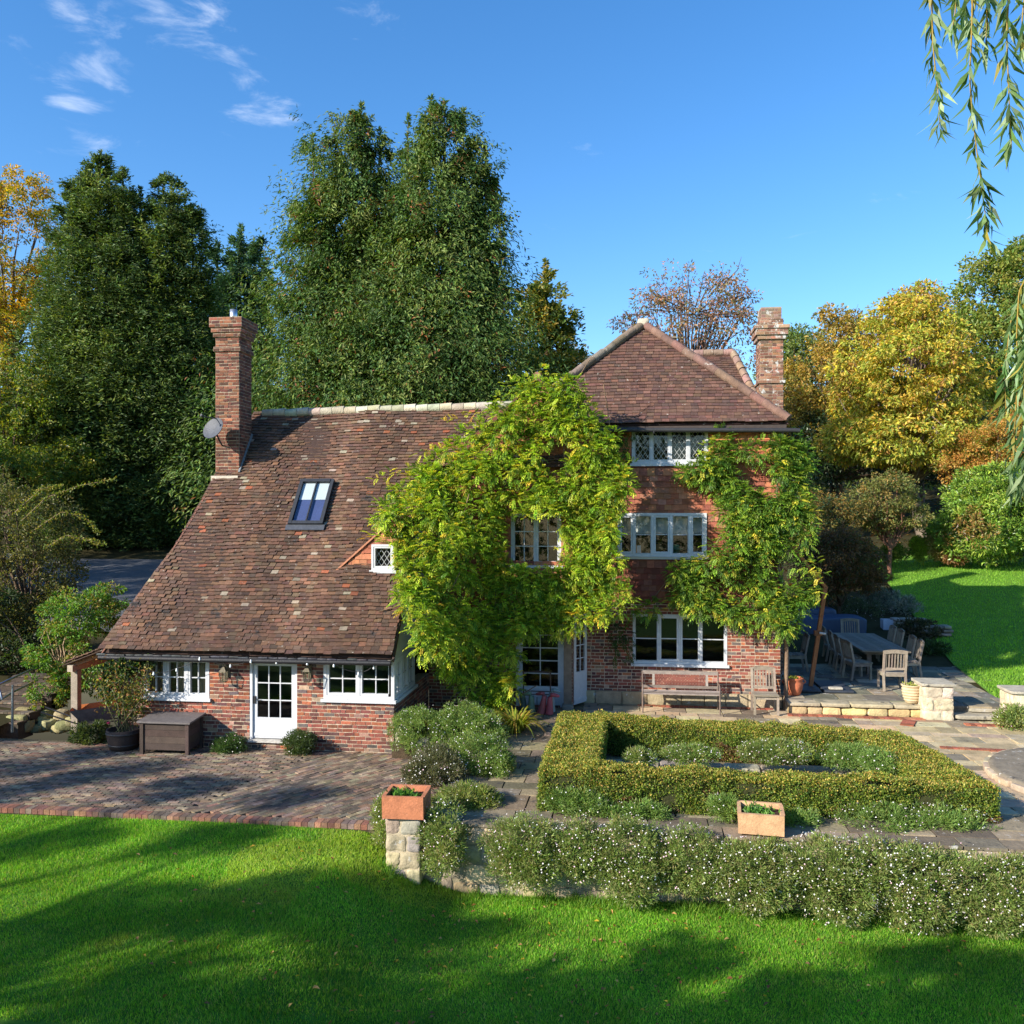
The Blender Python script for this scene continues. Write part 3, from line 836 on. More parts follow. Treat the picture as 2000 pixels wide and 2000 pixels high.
chimney(mb, CHX0, CHX1, CHY0, CHY1, 5.6, 10.28, DARKBR, [(.045, 9.36, 9.48), (.05, 9.74, 9.86), (.09, 9.86, 9.99), (.125, 9.99, 10.25)])
ch = mb.build('chimney', M['brick'], house); ch["label"] = 'tall dark brick chimney on the end of the low wing'
mb = MB(); lathe(mb, (-10.66, 23.2, 10.2), [(.0, .02), (.10, .02), (.10, .36), (.085, .36), (.085, .1), (0, .1)], lin(190, 194, 198), 20); mb.build('flue_pipe', M['steel'], ch)
mb = MB(); box(mb, CHX0 - .06, CHX1 + .03, CHY0 - .16, CHY0 - .01, 5.9, 6.03, lin(176, 166, 150)); bar(mb, [CHX1 + .02, CHY0 - .05, 6.12], [CHX1 + .02, CHY1, 7.2], .05, .06, lin(120, 124, 126)); mb.build('flashing', M['lead'], ch)

# little tile-hung gablet in the catslide
YG = 20.87
gl, ga = at(662, 1115, Y=YG), at(775, 1014, Y=YG); gr = A([ga[0] + .35, YG, gl[2]])
mb = MB()
prism(mb, [gl, gr, ga], (0, .2, 0), lin(120, 70, 54))
HUNG = [lin(160, 98, 72), lin(146, 88, 66), lin(172, 112, 80), lin(138, 82, 64), lin(156, 104, 82)]
sl = (ga[2] - gl[2]) / (ga[0] - gl[0])
GO = A([gl[0], YG, 0.]); gw = wpx(gl, HX, 729, 1063, 773, 1113, YG)
def gseg(t):
    w_ = t / sl
    s = [(w_ + .02, (ga[0] - gl[0]) + .35 * (1 - t / (ga[2] - gl[2])) - .02)]
    return free_segs(*s[0], [(gw[0], gw[1])] if gw[2] < gl[2] + t + .05 < gw[3] else [])
tile_field(mb, gl, HX, A([0, 0, 1.]), -HY, ga[2] - gl[2] - .1, gseg, w=.19, g=.14, lift=.03, pal=HUNG)
gab = mb.build('gablet', M['hung'], house)
mb = MB()
ridge_back = A([ga[0], 19.4 + (ga[2] - 1.82) / SL + .2, ga[2]])
for foot in (gl,):
    fb = A([foot[0], 19.4 + (foot[2] - 1.82) / SL, foot[2]])
    e = unit(foot - ga) * .1
    prism(mb, [ga + A([0, -.07, .03]), foot + e + A([0, -.07, .03]), fb + e + A([0, .1, .03]), ridge_back + A([0, 0, .03])], (0, 0, .05), lin(176, 120, 92))
mb.build('gablet_roof', M['tile'], house)
window(house, GO - HY * .10, HX, NF, gw[0], gw[1], gw[2], gw[3], [1], lat=True, fw=.05, sw=.035, proud=.06, sill=True, inner=False, label='tiny white lattice window in the roof gablet')
mb = MB(); lbox(mb, GO, HX, NF, gw[0], gw[1], gw[2], gw[3], .003, .012, lin(22, 22, 22)); mb.build('interior_backing', M['plaster'], house)  # near-black sheet behind the pane, painted in place of an unlit interior
mb = MB(); box(mb, gl[0], gr[0], YG - .08, YG - .035, gl[2] - .05, gl[2] + .01, lin(150, 152, 154)); mb.build('flashing', M['lead'], house)

# middle block behind the wisteria --------------------------------------------------
YM, XM0, XM1 = 23.2, -5.25, -1.45
OM = A([XM0, YM, 0.])
opm = wpx(OM, HX, 998, 1002, 1096, 1104, YM); opk = wpx(OM, HX, 1008, 1205, 1102, 1384, YM); opk = (opk[0], opk[1], 0.02, opk[3])
mb = MB(); brick_wall(mb, OM, HX, NF, XM1 - XM0, -.2, 2.7, [opk])
brick_wall(mb, A([XM1, YM, 0]), HY, HX, .8, 0, 2.7, [], core=False)
box(mb, XM1 - .28, XM1, YM + .28, 24.0, 0, 2.7, MORTAR * .8)
mb.build('middle_wall', M['brick'], house)
AP = at(1050, 742, Y=YM)
mb = MB(); wall_cells(mb, OM, HX, A([0, -1., 0]), XM1 - XM0, 2.7, 6.9, [opm], .2, lin(110, 62, 50))
prism(mb, [[XM0, YM + .2, 6.9], [XM1, YM + .2, 6.9], [XM1, YM + .2, 7.3], [AP[0], YM + .2, AP[2]], [AP[0] - 1.9, YM + .2, 6.9]], (0, -.2, 0), lin(110, 62, 50))
def mseg(t):
    z = 2.7 + t; a_ = 0; b_ = XM1 - XM0
    if z > 6.2: a_ = max(0, AP[0] - XM0 - (AP[2] - z) / 1.0); b_ = min(b_, AP[0] - XM0 + (AP[2] - z) / 1.15)
    return free_segs(a_, b_, [(opm[0], opm[1])] if opm[2] < z < opm[3] else []) if b_ > a_ else []
tile_field(mb, OM + A([0, 0, 2.7]), HX, A([0, 0, 1.]), -HY, AP[2] - 2.8, mseg, w=.2, g=.15, lift=.03, pal=HUNG)
box(mb, XM1 - .2, XM1, YM + .01, 24.0, 2.7, 7.3, lin(110, 62, 50))
tile_field(mb, A([XM1, YM, 2.7]), HY, A([0, 0, 1.]), HX, 4.6, lambda t: [(0, .8)], w=.2, g=.15, lift=.03, pal=HUNG)
mb.build('tile_hung_gable', M['hung'], house)
mb = MB()
prism(mb, [[AP[0], YM - .2, AP[2]], [AP[0] - 3.0, YM - .2, AP[2] - 3.0], [AP[0] - 3.0, 24.1, AP[2] - 3.0], [AP[0], 26.5, AP[2]]], (0, 0, .07), lin(100, 62, 54))
prism(mb, [[AP[0], YM - .2, AP[2]], [XM1 + .25, YM - .2, 7.25], [XM1 + .25, 25, 7.25], [AP[0], 26.5, AP[2]]], (0, 0, .07), lin(100, 62, 54))
half_ridge(mb, [AP[0], YM - .2, AP[2] + .06], [AP[0], 26.4, AP[2] + .06], .11, lin(130, 92, 76))
mb.build('gable_roof', M['tile'], house)
window(house, OM, HX, NF, *opm, [1, 1], 2, 3, fw=.05, mw=.03, label='white two-light window among the wisteria leaves')
OMd = OM
f = MB(); lbox(f, OM, HX, NF, opk[0], opk[0] + .10, .02, opk[3], -.12, .02); lbox(f, OM, HX, NF, opk[1] - .10, opk[1], .02, opk[3], -.12, .02); lbox(f, OM, HX, NF, opk[0] + .1, opk[1] - .1, opk[3] - .08, opk[3], -.12, .02)
f.build('door_frame', M['white'], house)
glazed_door(house, OM, HX, NF, opk[0] + .104, opk[1] - .104, .06, opk[3] - .084, 2, 5, .22, st=.06, label='white garden door with ten panes under the wisteria', d=-.05)
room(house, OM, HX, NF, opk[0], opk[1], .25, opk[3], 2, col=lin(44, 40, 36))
f = MB(); pp = at(1109, 1375, Y=23.05); bar(f, [pp[0], 23.05, .12], [pp[0], 23.05, 2.55], .2, .16, lin(122, 104, 88), up=(0, 1, 0)); stone(f, (pp[0], 23.02, .06), (.3, .28, .18), 5, lin(120, 112, 100)); bar(f, [pp[0] - 1.5, 23.05, 2.62], [pp[0] + .3, 23.05, 2.62], .16, .14, lin(100, 84, 70)); f.build('porch_post', M['wood'], house)
# open glazed leaf at the end of the tall wing's wall
pA, pB = at(1120, 1379, Z=.02), at(1145, 1371, Z=.02)
aD = unit(pB - pA); nD = unit(np.cross(aD, A([0, 0, 1.])))
glazed_door(house, pA, aD, nD, 0, np.linalg.norm(pB - pA), .03, 2.35, 2, 4, .36, st=.11, name='open_door', label='white glazed door leaf standing open', d=0)

# tall wing --------------------------------------------------------------------------
YT, XT0, XT1 = 24.0, -1.72, 3.87
OT = A([XT0, YT, 0.])
ops3 = [wpx(OT, HX, 1236, 1200, 1420, 1297, YT), wpx(OT, HX, 1206, 1002, 1380, 1087, YT), wpx(OT, HX, 1234, 836, 1383, 905, YT)]
mb = MB(); box(mb, XT0, XT1 + .04, YT - .05, YT, -.2, .33, lin(150, 138, 112))
x = XM1 + .02
while x < XT1:
    w_ = min(R.uniform(.5, .9), XT1 + .03 - x); stone(mb, (x + w_ / 2, YT - .02, .16), (w_ - .01, .16, .34), int(x * 77) % 991, vary(lin(158, 142, 112), .1)[0], .05, 14, 6); x += w_
mb.build('plinth', M['stone'], house)
mb = MB(); ZB = 2.68
brick_wall(mb, OT, HX, NF, XT1 - XT0, .3, ZB, [ops3[0]])
brick_wall(mb, A([XT1, YT, 0]), HY, HX, 7, .3, ZB, [], core=False); box(mb, XT1 - .28, XT1, YT + .28, 31, -.2, ZB, MORTAR * .8)
mb.build('tall_wing_wall', M['brick'], house)
mb = MB(); wall_cells(mb, OT, HX, A([0, -1., 0]), XT1 - XT0, ZB, 7.4, ops3[1:], .22, lin(110, 62, 50))
def tseg(t):
    z = ZB + t + .05
    return free_segs(0, XT1 - XT0, [(o_[0] - .01, o_[1] + .01) for o_ in ops3[1:] if o_[2] - .09 < z < o_[3]])
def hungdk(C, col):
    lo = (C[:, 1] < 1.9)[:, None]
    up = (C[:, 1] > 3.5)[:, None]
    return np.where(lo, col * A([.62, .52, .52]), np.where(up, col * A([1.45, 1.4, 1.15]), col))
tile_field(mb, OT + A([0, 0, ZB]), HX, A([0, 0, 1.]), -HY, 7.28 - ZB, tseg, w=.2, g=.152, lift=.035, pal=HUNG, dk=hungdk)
tile_field(mb, A([XT1, YT, ZB]), HY, A([0, 0, 1.]), HX, 7.28 - ZB, lambda t: [(0, 6.5)], w=.2, g=.152, lift=.035, pal=HUNG)
box(mb, XT1 - .22, XT1, YT + .22, 31, ZB, 7.4, lin(110, 62, 50))
mb.build('tile_hanging', M['hung'], house)
window(house, OT, HX, NF, *ops3[0], [1.05, .9, .9, 1.05], 1, 2, fw=.06, sash=[0, 1, 1, 0], label='wide white ground-floor window above the slatted bench')
window(house, OT, HX, NF, *ops3[1], [.8, 1, 1, 1, .8], 1, 2, fw=.07, mw=.07, sash=[1, 0, 1, 0, 1], proud=.06, sillcol=lin(176, 168, 150), label='white five-light first-floor window with a half drawn blind')
window(house, OT, HX, NF, *ops3[2], [1, 1, 1, 1], lat=True, fw=.06, mw=.04, sw=.03, proud=.03, label='white four-light lattice window under the eaves')
q = ops3[1]
mb = MB(); lbox(mb, OT, HX, NF, q[0] + .1, q[1] - .1, q[2] + (q[3] - q[2]) * .52, q[3] - .08, -.27, -.25, lin(206, 206, 200)); mb.build('blind', M['plaster'], house)
mb = MB(); box(mb, XT0, -1.0, 30.8, 31, 0, 7.4, lin(110, 62, 50)); box(mb, -3.2, -3.0, 25.7, 31, 0, 7.4, lin(110, 62, 50)); box(mb, -3.0, -1.5, 25.7, 25.9, 4, 7.4, lin(110, 62, 50)); box(mb, -3.0, -1.0, 30.8, 31, 0, 7.4, lin(110, 62, 50)); box(mb, -1, XT1, 30.8, 31, 0, 7.4, lin(110, 62, 50)); mb.build('rear_wall', M['brick'], house)
# tall roof: hip to the front
EL, ER, APX = A([-3.25, 23.65, 7.34]), A([4.03, 23.65, 7.34]), A([.39, 26.2, 10.4])
TIL2 = [lin(95, 69, 58), lin(90, 65, 56), lin(100, 73, 61), lin(87, 65, 57), lin(105, 77, 64), lin(81, 61, 54)]
def hip_face(mb, p0, p1, top0, top1, pal=TIL2, w=.19, g=.125):
    a_ = unit(p1 - p0); L = np.linalg.norm(p1 - p0)
    m0 = top0 - p0; b_ = m0 - a_ * np.dot(m0, a_); T = np.linalg.norm(b_); b_ = b_ / T; n_ = np.cross(a_, b_)
    s0, s1 = np.dot(top0 - p0, a_), np.dot(top1 - p0, a_)
    seg = lambda t: [(s0 * t / T, L + (s1 - L) * t / T)] if L + (s1 - L) * t / T > s0 * t / T + .05 else []
    poly = [p0, p1, top1, top0] if np.linalg.norm(top1 - top0) > .01 else [p0, p1, top0]
    prism(mb, [q_ - n_ * .05 for q_ in poly], n_ * .03, lin(60, 42, 38))
    tile_field(mb, p0, a_, b_, n_, T, seg, w=w, g=g, pal=pal, lift=.032, und=lambda s, t: .015 * np.sin(s * 1.7 + t) + .06 * np.exp(-t / .5), jit=.8)
mb = MB()
hip_face(mb, EL, ER, APX, APX)
BR = A([4.03, 31.0, 7.34]); AB = A([.39, 31.0, 10.4]); BL_ = A([-3.25, 31.0, 7.34])
hip_face(mb, ER, BR, APX, AB)
prism(mb, [BL_, EL, APX, AB], (0, 0, .05), lin(98, 62, 58))
tr = mb.build('tall_wing_roof', M['tile2'], house)
mb = MB()
for e, c_ in ((EL, lin(112, 98, 84)), (ER, lin(116, 92, 80))): half_ridge(mb, e + A([0, 0, .1]), APX + A([0, 0, .1]), .115, c_, .4)
half_ridge(mb, APX + A([0, 0, .1]), AB + A([0, 0, .1]), .125, lin(150, 110, 92), .4); stone(mb, APX + A([0, 0, .13]), (.34, .3, .24), 4, lin(190, 180, 160))
mb.build('hip_tiles', M['stone'], tr)
mb = MB()
RE, RE2 = A([3.34, 30.0, 10.2]), A([-.5, 30.0, 10.2])
hip_face(mb, A([-.5, 27.3, 7.6]), A([4.1, 27.3, 7.6]), RE2, RE)
hip_face(mb, A([4.1, 27.3, 7.6]), A([4.1, 31.4, 7.6]), RE, A([3.34, 30.6, 10.2]))
rr = mb.build('rear_roof', M['tile2'], house)
mb = MB(); half_ridge(mb, RE2 + A([0, 0, .08]), RE + A([0, 0, .08]), .12, lin(140, 116, 100)); half_ridge(mb, RE + A([0, 0, .08]), A([4.1, 27.3, 7.68]), .12, lin(140, 116, 100)); mb.build('hip_tiles', M['stone'], rr)
mb = MB(); tube(mb, [[-3.2, 23.55, 7.24], [0, 23.55, 7.2], [4.1, 23.55, 7.14], [4.28, 23.55, 7.13]], .06, lin(44, 44, 46), 10); box(mb, XT0, XT1 + .1, 23.66, 23.99, 7.2, 7.3, lin(64, 54, 48)); 
for x in (-1.4, .6, 2.6): box(mb, x, x + .03, 23.5, 23.66, 7.1, 7.22, lin(40, 40, 42))
mb.build('gutter', M['lead'], house)
mb = MB()
chimney(mb, 3.76, 4.42, 26.9, 27.7, 0, 10.7, [lin(132, 90, 72), lin(114, 80, 66), lin(146, 106, 86), lin(104, 78, 66), lin(150, 116, 94)], [(.05, 8.82, 8.9), (.07, 10.1, 10.22), (.12, 10.22, 10.4), (.16, 10.4, 10.5)])
box(mb, 3.8, 4.38, 26.95, 27.65, 10.69, 11.05, lin(150, 132, 112)); brick_wall(mb, A([3.8, 26.95, 0]), HX, -HY, .58, 10.5, 11.04, [], pal=[lin(140, 110, 92), lin(120, 100, 88)], core=False); brick_wall(mb, A([3.8, 27.65, 0]), -HY, -HX, .7, 10.5, 11.04, [], pal=[lin(140, 110, 92), lin(120, 100, 88)], core=False)
ch2 = mb.build('chimney', M['chimney'], house); ch2["label"] = 'brick chimney blotched with white lichen at the tall wing'
p = at(1306, 661, D=31.5)
mb = MB(); box(mb, p[0] - .22, p[0] + .22, p[1], p[1] + .5, 9, p[2], lin(110, 96, 80)); box(mb, p[0] - .27, p[0] + .27, p[1] - .05, p[1] + .55, p[2], p[2] + .07, lin(120, 108, 90)); c3 = mb.build('chimney', M['brick'], house); c3["label"] = 'small chimney behind the tall roof'
# ------------------------------------------------------------------ plants
def clusters(mb, C, rad, nper, L, Wd, pal, w=None, up=.4, drop=.0, flat=.6, out=None, amp=.2, fold=.18, shell=.55, mi=0, tint=None):
    """leaf clumps: nper leaves round every centre C (n,3) of radius rad"""
    n = len(C); rad = np.broadcast_to(np.asarray(rad, float), (n,))
    k = n * nper
    d = rand_unit(k); r = R.random(k) ** .5 * (1 - shell) + shell * R.random(k) ** .33
    cc = np.repeat(C, nper, 0); rr = np.repeat(rad, nper)
    off = d * (r * rr)[:, None]; off[:, 2] *= flat
    P = cc + off
    D = unit(d + rand_unit(k) * .8 + A([0, 0, -drop]))
    if out is not None: D = unit(D + np.repeat(out, nper, 0) * .6)
    N = unit(rand_unit(k) + A([0, 0, 2 * up]) + .5 * d)
    base = np.repeat(pick(pal, n, w), nper, 0)
    oth = pick(pal, k, w); m = (R.random(k) < .45)[:, None]
    col = np.where(m, oth, base)
    if tint is not None: col = tint(P, col)
    leaves(mb, P, D, N, L * R.uniform(.7, 1.25, k), Wd * R.uniform(.75, 1.2, k), vary(col, amp), fold, mi=mi)
def in_lobes(lobes, n, skin=.35):
    """points near the surface of a union of ellipsoids [(c, r)], by their size"""
    vol = A([l[1][0] * l[1][1] + l[1][1] * l[1][2] for l in lobes], float); pr = vol / vol.sum()
    idx = R.choice(len(lobes), n * 3, p=pr)
    c = A([l[0] for l in lobes], float)[idx]; r = A([l[1] for l in lobes], float)[idx]
    d = rand_unit(n * 3); q = 1 - skin * R.random(n * 3) ** 1.5
    q = q * (1 + .10 * snoise(d * 3 + c, 1.3, 5))
    P = c + d * r * q[:, None]
    inside = np.zeros(n * 3, bool)
    for j, l in enumerate(lobes):
        e = np.sum(((P - A(l[0])) / A(l[1])) ** 2, 1) < (1 - skin) ** 2 * .8
        inside |= e & (idx != j)
    P, d = P[~inside][:n], d[~inside][:n]
    return P, d
def limb(mb, p, q, r0, r1, col, sag=.0, n=6, wob=.06):
    p, q = A(p, float), A(q, float); t = np.linspace(0, 1, n)[:, None]; L = np.linalg.norm(q - p)
    P = p + (q - p) * t + A([0, 0, 1.]) * (sag * L * np.sin(np.pi * t))
    P[1:-1] += R.normal(size=(n - 2, 3)) * wob * L / n
    tube(mb, P, np.linspace(r0, r1, n), col, 6)
    return P

TAKE_BARK = lin(92, 76, 60)
def broadleaf(name, label, base, lobes, nclump, crad, nper, L, Wd, pal, w=None, trunk=.3, fork=.35, limbs=14, bark=TAKE_BARK, group=None, up=.4, drop=.3, lean=(0, 0), flat=.7, skin=.4, leafmat='leaf', tint=None, twigs=0, cat='tree'):
    base = A(base, float)
    root = thing(name, base, label, cat, group)
    P, d = in_lobes(lobes, nclump, skin)
    ctr = A([l[0] for l in lobes]).mean(0); top = max(l[0][2] + l[1][2] for l in lobes)
    tb = MB()
    fk = base + A([lean[0], lean[1], (ctr[2] - base[2]) * fork * 2])
    tp = limb(tb, base - A([0, 0, .3]), fk, trunk, trunk * .65, bark, n=7)
    tb.build('trunk', M['bark'], root)
    lb = MB()
    ends = P[R.choice(len(P), min(limbs, len(P)), replace=False)]
    for e in ends:
        m_ = fk + (e - fk) * R.uniform(.25, .45) + A([0, 0, R.uniform(0, .12)]) * np.linalg.norm(e - fk)
        tube(lb, np.stack([fk - A([0, 0, .1]), (fk + m_) / 2 + R.normal(size=3) * .1, m_, (m_ + e) / 2 + R.normal(size=3) * .15, e]), A([.5, .42, .3, .16, .05]) * trunk, bark, 5)
    if twigs:
        sel = P[R.choice(len(P), twigs)]
        for e in sel:
            e2 = e + unit(e - ctr) * R.uniform(.2, .7) * crad * 2 + A([0, 0, R.uniform(.1, .5)])
            tube(lb, np.stack([e - unit(e - ctr) * crad * 2.5, e, e2]), [.035, .022, .008], bark * 1.1, 4)
    lb.build('limbs', M['bark'], root)
    cb = MB()
    clusters(cb, P, crad * R.uniform(.6, 1.3, len(P)), nper, L, Wd, pal, w, up, drop, flat, out=d * .5, tint=tint)
    cb.build('crown', M[leafmat], root)
    return root

def conifer(name, label, base, tops, zbase, Rmax, nbr, nspray, L, Wd, pal, w=None, droop=.55, prof=.75, trunk=.4, group=None, leafmat='needle', brow=None, rise=.25, brk=lin(86, 66, 52)):
    """tops: list of (dx, dy, ztop, share) leaders"""
    base = A(base, float)
    root = thing(name, base, label, 'tree', group)
    tb, cb = MB(), MB()
    for tp_ in tops:
        dx, dy, zt, share, Rm = tp_[:5]; pf = tp_[5] if len(tp_) > 5 else prof
        h0 = zbase if zbase else base[2]
        H = zt - h0
        foot = base + A([dx * .35, dy * .35, 0]); tipp = A([base[0] + dx, base[1] + dy, zt])
        tube(tb, np.stack([foot - A([0, 0, .3]), foot + A([dx * .4, dy * .4, H * .35]), A([base[0] + dx, base[1] + dy, h0 + H * .7]), tipp - A([0, 0, .4])]), [trunk * share, trunk * .75 * share, trunk * .4 * share, .02], brk, 7)
        nb = int(nbr * share)
        h = 1 - R.random(nb) ** .62                                # more low down
        h = np.clip(h, 0, .995); th = R.uniform(0, 2 * np.pi, nb)
        Rh = Rm * (1 - h) ** pf * R.uniform(.5, 1.2, nb) * (1 + .12 * np.sin(th * 3 + h * 9 + dx)) + .15
        Rh *= 1 - .25 * ss(.18, 0, h)
        ax = A([base[0] + dx, base[1] + dy, 0]) * np.ones((nb, 1)); ax[:, :2] -= A([dx, dy]) * .6 * (1 - np.clip(h * 2, 0, 1))[:, None]
        nt_ = max(4, nspray // 17); per = nspray // nt_; nspray_ = nt_ * per; k = nb * nspray_
        ft = 1 - R.random((nb, nt_)) ** 1.4 * .72; lt = R.normal(size=(nb, nt_)) * .20 * (.3 + ft); zt_ = R.normal(size=(nb, nt_)) * .14
        rt = lambda q: np.repeat(q.ravel(), per)
        rep = lambda q: np.repeat(q, nspray_, 0)
        f = rt(ft)
        rad = np.stack([np.cos(rep(th)), np.sin(rep(th)), 0 * f], 1); tan = np.stack([-rad[:, 1], rad[:, 0], 0 * f], 1)
        Rr, hh = rep(Rh), rep(h)
        sp_ = .10 + .028 * Rr
        lat = rt(lt) * Rr + R.normal(size=k) * sp_
        zc = h0 + hh * H + Rr * (rise * f - (droop * .45) * f ** 2 + rt(zt_)) + (R.normal(size=k) * .8 - .6 * (droop > .5) * R.random(k)) * sp_ * 1.5
        P = rep(ax) + rad * (Rr * f + R.normal(size=k) * sp_)[:, None] + tan * lat[:, None]; P[:, 2] = zc
        D = unit(rad * R.uniform(.2, 1.0, k)[:, None] + tan * (R.normal(size=k) * .5)[:, None] + A([0, 0, 1.]) * (rise * .8 - droop * R.uniform(.2, 1.3, k))[:, None] + rand_unit(k) * .45)
        N = unit(A([0, 0, 1.]) + rad * .5 + rand_unit(k) * .7)
        base_c = rep(pick(pal, nb, w)); oth = pick(pal, k, w)
        col = np.where((R.random(k) < .35)[:, None], oth, base_c)
        if brow is not None:
            bb = rt(R.random((nb, nt_)) < .035) & (R.random(k) < .7); col = np.where(bb[:, None], pick(brow, k), col)
        leaves(cb, P, D, N, L * R.uniform(.6, 1.3, k), Wd * R.uniform(.7, 1.3, k), vary(col, .2), .1, .15)
        kk = 120                                                  # the leading shoot
        z = 1 - R.random(kk) ** 1.5 * .12; P = np.stack([tipp[0] + R.normal(size=kk) * .12 * (1.05 - z) * Rm, tipp[1] + R.normal(size=kk) * .12 * (1.05 - z) * Rm, h0 + z * H], 1)
        leaves(cb, P, unit(rand_unit(kk) + A([0, 0, .7])), rand_unit(kk), L, Wd, vary(pick(pal, kk, w), .2))
    tb.build('trunk', M['bark'], root)
    cb.build('crown', M[leafmat], root)
    return root

def P_(u, d, v=None): return at(u, 1005 if v is None else v, D=d)
def ground(u, d):
    p = at(u, 1005, D=d); return A([p[0], p[1], float(hill_z(p[0], p[1]))])
def lob(u, v, d, rpx, rv=None, rd=None, dd=0):
    r = rpx * d / FPX; return (at(u, v, D=d + dd), (r, (rd or r), (rv or rpx) * d / FPX))

CEDAR = [lin(82, 104, 48), lin(100, 120, 54), lin(66, 90, 44), lin(114, 128, 64), lin(74, 104, 52)]
CYPR = [lin(78, 98, 50), lin(94, 114, 56), lin(122, 136, 66), lin(62, 82, 46), lin(84, 106, 58)]
BROWNS = [lin(130, 80, 44), lin(110, 72, 44), lin(142, 98, 60)]
def tops_px(base, d, lst):
    o = []
    for (u, v, sh, rp, *pf) in lst:
        q = at(u, v, D=d); o.append((q[0] - base[0], q[1] - base[1], q[2], sh, rp * d / FPX, *pf))
    return o
b = ground(690, 47)
conifer('cedar_tree', 'tall dark green cedar with a split top behind the long tiled roof', b, tops_px(b, 47, [(690, 225, 1.0, 300, .5), (706, 203, .3, 80, .55), (612, 265, .3, 110, .6), (655, 255, .25, 80, .5), (742, 255, .25, 80, .5)]), 2.5, 6, 760, 170, .27, .085, CEDAR, droop=.75, prof=.62, brow=BROWNS, group='cedars behind the house')
b = ground(880, 45)
conifer('cedar_tree', 'tall dark green cedar with a broad three-pointed top, behind the wisteria', b, tops_px(b, 45, [(868, 200, 1.0, 262, .52), (842, 190, .3, 80, .5), (905, 215, .3, 95, .55), (797, 228, .25, 80, .5), (948, 290, .3, 75, .5)]), 2.5, 6, 720, 170, .27, .085, CEDAR, droop=.75, prof=.62, brow=BROWNS, group='cedars behind the house')
G2 = 'dark conifers beyond the drive'
b = ground(195, 55)
conifer('cypress_tree', 'dark spreading conifer with a ragged top beyond the drive, beside the yellow beech', b, tops_px(b, 55, [(192, 306, 1.0, 175, .55), (197, 298, .3, 90, .5), (240, 330, .4, 120, .6), (140, 352, .4, 120, .6)]), 2.2, 6, 680, 170, .30, .09, CYPR, droop=.25, prof=.6, rise=.45, group=G2)
b = ground(335, 56)
conifer('cypress_tree', 'dark conifer with pale shoots standing just left of the slim brick chimney', b, tops_px(b, 56, [(335, 350, 1.0, 150, .55), (318, 345, .3, 60, .5), (376, 400, .5, 90, .6), (275, 368, .4, 90, .6)]), 2.2, 6, 620, 170, .30, .09, CYPR, droop=.3, prof=.55, rise=.45, group=G2)
b = ground(468, 72)
conifer('cypress_tree', 'smaller bluish conifer far back between the dark conifer and the cedars', b, tops_px(b, 72, [(468, 455, 1.0, 90, .42), (470, 443, .4, 50, .5), (425, 475, .5, 50, .45), (510, 470, .5, 50, .45)]), 4, 5, 330, 130, .45, .14, [lin(70, 100, 72), lin(86, 114, 76), lin(62, 90, 68)], droop=.25, prof=.5, rise=.4, group=G2)
b = ground(60, 47)
GOLD = [lin(196, 150, 28), lin(180, 150, 36), lin(206, 160, 44), lin(150, 140, 36), lin(120, 124, 36)]
def ybeech(P, col):
    f = ss(9, 15, P[:, 2] + R.normal(size=len(P)) * 2.2)[:, None]
    return col * f + pick([lin(86, 106, 34), lin(66, 92, 34), lin(110, 120, 40)], len(P)) * (1 - f)
broadleaf('beech_tree', 'golden yellow beech tree at the edge of the dark conifers', ground(20, 60), [lob(30, 480, 60, 90, 130), lob(-40, 560, 60, 110), lob(60, 650, 60, 75, 90), lob(20, 780, 60, 100, 90), lob(-60, 400, 60, 60, 60), lob(40, 400, 60, 55, 75)], 520, .62, 70, .19, .11, GOLD, trunk=.38, limbs=40, tint=ybeech, twigs=40, drop=.2, flat=.55)
b = ground(1062, 58)
conifer('golden_cypress_tree', 'slender olive and gold tree standing just right of the cedars', b, tops_px(b, 58, [(1068, 540, 1.0, 92, .42), (1066, 510, .3, 40, .6), (1035, 560, .5, 70, .45), (1100, 610, .5, 60, .45)]), 3, 4, 330, 80, .30, .16, [lin(110, 122, 58), lin(134, 132, 62), lin(94, 112, 56), lin(158, 138, 60), lin(104, 116, 56)], droop=.1, prof=.55, rise=.5, leafmat='leaf')
CHERRY = [lin(150, 108, 92), lin(168, 126, 104), lin(130, 116, 84), lin(178, 140, 112), lin(116, 116, 78)]
broadleaf('cherry_tree', 'thin-crowned cherry tree with russet leaves behind the tall roof', ground(1345, 46), [lob(1345, 620, 46, 125, 95), lob(1230, 640, 46, 50, 28), lob(1440, 600, 46, 60, 60), lob(1290, 570, 46, 50, 55), lob(1400, 690, 46, 90, 50), lob(1420, 560, 46, 45, 45)], 320, .42, 24, .18, .08, CHERRY, trunk=.2, fork=.3, limbs=60, bark=lin(84, 70, 64), drop=.5, skin=.75, twigs=40)
CHEST = [lin(196, 168, 66), lin(180, 152, 66), lin(208, 182, 80), lin(168, 164, 66), lin(168, 130, 70), lin(146, 156, 66), lin(198, 176, 60), lin(156, 160, 60)]
def chestt(P, col):
    f = (R.random(len(P)) < .15 + .45 * ss(12.5, 7.5, P[:, 2]) + .2 * (snoise(P, .6, 40) > .5))[:, None]
    return np.where(f, pick([lin(150, 158, 62), lin(128, 142, 58), lin(170, 166, 66)], len(P)), col)
